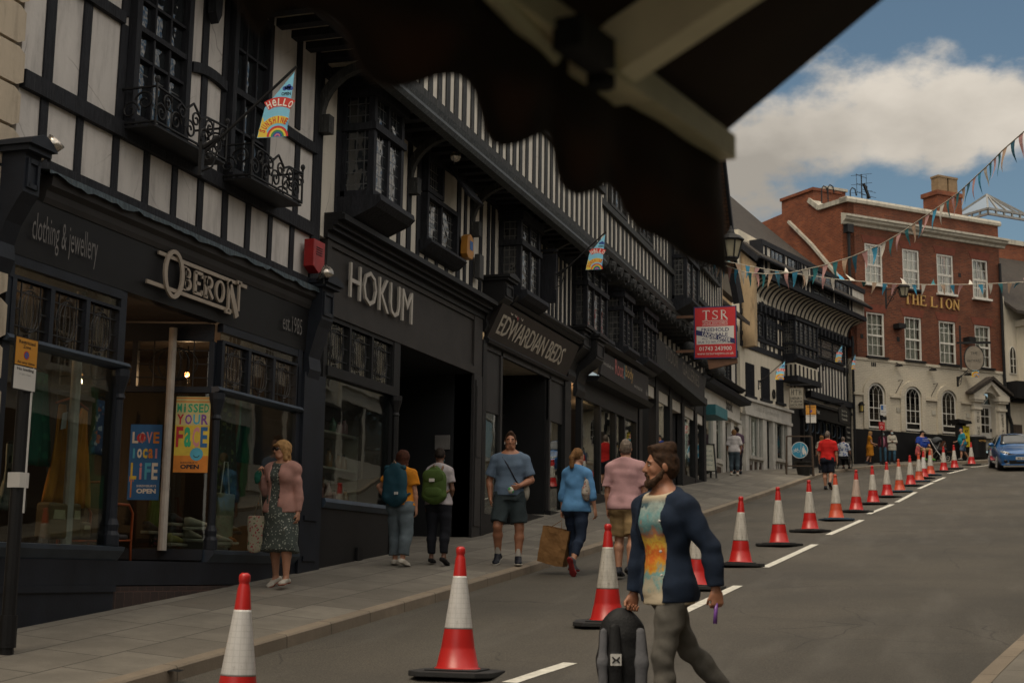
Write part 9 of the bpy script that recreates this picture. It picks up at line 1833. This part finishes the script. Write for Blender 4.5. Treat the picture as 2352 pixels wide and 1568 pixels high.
# stations: y (front +), half-width low, half-width waist, half-width roof, z sill, z waist, z top
STN=[(2.08,.58,.60,.50,.36,.58,.62),(2.02,.76,.78,.62,.22,.66,.70),(1.85,.84,.85,.70,.20,.72,.78),(1.45,.87,.87,.74,.20,.78,.86),(1.0,.87,.88,.76,.20,.84,.93),(.86,.87,.88,.74,.20,.87,.98),(.15,.87,.88,.58,.20,.93,1.38),(-.5,.87,.88,.57,.20,.95,1.44),(-1.3,.87,.87,.55,.20,.97,1.40),(-1.85,.85,.85,.60,.24,.98,1.05),(-2.05,.80,.80,.6,.30,.80,.90)]
V=[];n=9
for y_,wl,ww,wr_,z0,zw,zt_ in STN:
 for x_,z_ in ((-wl*.92,z0),(-wl,z0+.12),(-ww*1.01,(z0+zw)/2),(-ww,zw),(-wr_,zt_-.03),(-wr_*.5,zt_+.015),(0,zt_+.025),(wr_*.5,zt_+.015),(wr_,zt_-.03),(ww,zw),(ww*1.01,(z0+zw)/2),(wl,z0+.12),(wl*.92,z0)):V.append((x_,y_,z_))
n=13;F=[(i*n+j,i*n+j+1,(i+1)*n+j+1,(i+1)*n+j) for i in range(len(STN)-1) for j in range(n-1)]+[tuple(range(n-1,-1,-1)),tuple((len(STN)-1)*n+j for j in range(n))]
m=MB();m.add(V,F);bd=m.build('body',paintb,car,local=True,smooth=True);sb_=bd.modifiers.new('sub','SUBSURF');sb_.levels=sb_.render_levels=2
glassd=plain('car_glass',(.02,.025,.028),.06,.1,3,0,60,1.0)
def cs(i,f,a,off=.012):
 """point on the car's glasshouse between stations i and i+1 (f), across the section (a in -1..1)"""
 A,C=STN[i],STN[i+1];L=[A[k]+(C[k]-A[k])*f for k in range(7)];return (a*L[3]*.93,L[0]+off*.6,L[6]+.02*(1-a*a)+off)
m=MB();G=[[cs(5,f,a) for a in np.linspace(-1,1,9)] for f in (.06,.3,.55,.8,.97)];V=[p for r_ in G for p in r_];m.add(V,[(i*9+j,i*9+j+1,(i+1)*9+j+1,(i+1)*9+j) for i in range(4) for j in range(8)]);wsn=m.build('windscreen',glassd,car,local=True,smooth=True,recalc=False);wsn.modifiers.new('s','SOLIDIFY').thickness=.01
for s_ in (-1,1):
 m=MB();m.add([(s_*.885,.70,.97),(s_*.63,.12,1.36),(s_*.62,-.5,1.40),(s_*.62,-1.2,1.36),(s_*.875,-1.5,1.02),(s_*.885,-.4,.99)],[(0,1,2,5),(5,2,3,4)]);q=m.build('side_window',glassd,car,local=True,recalc=False);q.modifiers.new('s','SOLIDIFY').thickness=.02
 D=Sdf(.018,.02);D.ell((s_*1.0,.62,1.0),(.11,.06,.075));D.cap((s_*.86,.62,.95),(s_*.95,.62,.98),.03,.03);D.build('wing_mirror',paintb,car)
 D=Sdf(.014,.015);D.chain([(s_*.52,1.99,.66),(s_*.66,1.93,.68),(s_*.76,1.78,.72)],[.055,.075,.045],None,.02);hl=D.build('headlight',plain('headlight_glass',(.30,.32,.33),.08,.3,8,0,60,1.0),car);D=Sdf(.012,.01);D.ell((s_*.60,2.02,.675),(.045,.03,.04));D.ell((s_*.71,1.91,.69),(.04,.03,.035));D.build('lamp',chrome,hl)
 D=Sdf(.014,.01);D.ell((s_*.62,2.02,.36),(.09,.06,.07));D.build('fog_lamp','black',car)
 for y_ in (1.28,-1.28):
  m=MB(Fr((0,0),0));ring(m,y_,.31,.31,.31,.09,s_*.66 if s_>0 else s_*.88,s_*.88 if s_>0 else s_*.66,24);w_=m.build('wheel','rubber' if False else rubber,car,local=True);m=MB(Fr((0,0),0));
  for t_ in range(5):m.bar((y_,s_*.87,.31),(y_+.21*math.cos(t_*1.2566),s_*.87,.31+.21*math.sin(t_*1.2566)),.05,.03)
  ring(m,y_,.31,.225,.225,.03,s_*.87-.02,s_*.87+.02,20);m.build('rim',plain('alloy',(.35,.35,.35),.3),w_,local=True)
m=MB(F2);
def cbx(x0,x1,y0,y1,z0,z1):m.add([(x0,-y0,z0),(x1,-y0,z0),(x1,-y1,z0),(x0,-y1,z0),(x0,-y0,z1),(x1,-y0,z1),(x1,-y1,z1),(x0,-y1,z1)],[(0,3,2,1),(4,5,6,7),(0,1,5,4),(1,2,6,5),(2,3,7,6),(3,0,4,7)])
FCr=Fr((0,0),-90)   # facing the car's front: u to the viewer's right
m=MB(FCr);m.prism([(-.46,.24),(.46,.24),(.52,.40),(-.52,.40)],1.9,2.075);m.build('lower_grille','black',car,local=True);m=MB(FCr);m.prism([(-.50,.575),(.50,.575),(.56,.67),(-.56,.67)],1.9,2.05);m.build('upper_grille','black',car,local=True);m=MB(FCr);m.box(-.56,.56,2.04,2.075,.615,.635);m.build('chrome_bar',chrome,car,local=True);m=MB(FCr);m.box(-.80,.80,1.8,2.09,.20,.245);bevel(m.build('splitter',paintb,car,local=True),.02)
m=MB(FCr);m.mat(swhite);m.box(-.26,.26,2.05,2.10,.42,.53);m.mat('black');text(m,'E2 THH',0,.445,2.102,.38,.06,.03,fit='c');m.build('number_plate',None,car,local=True)
m=MB(FCr);m.bar((-.5,.86+.0,.99),(.05,.5,1.14),.015);m.build('wiper','black',car,local=True)
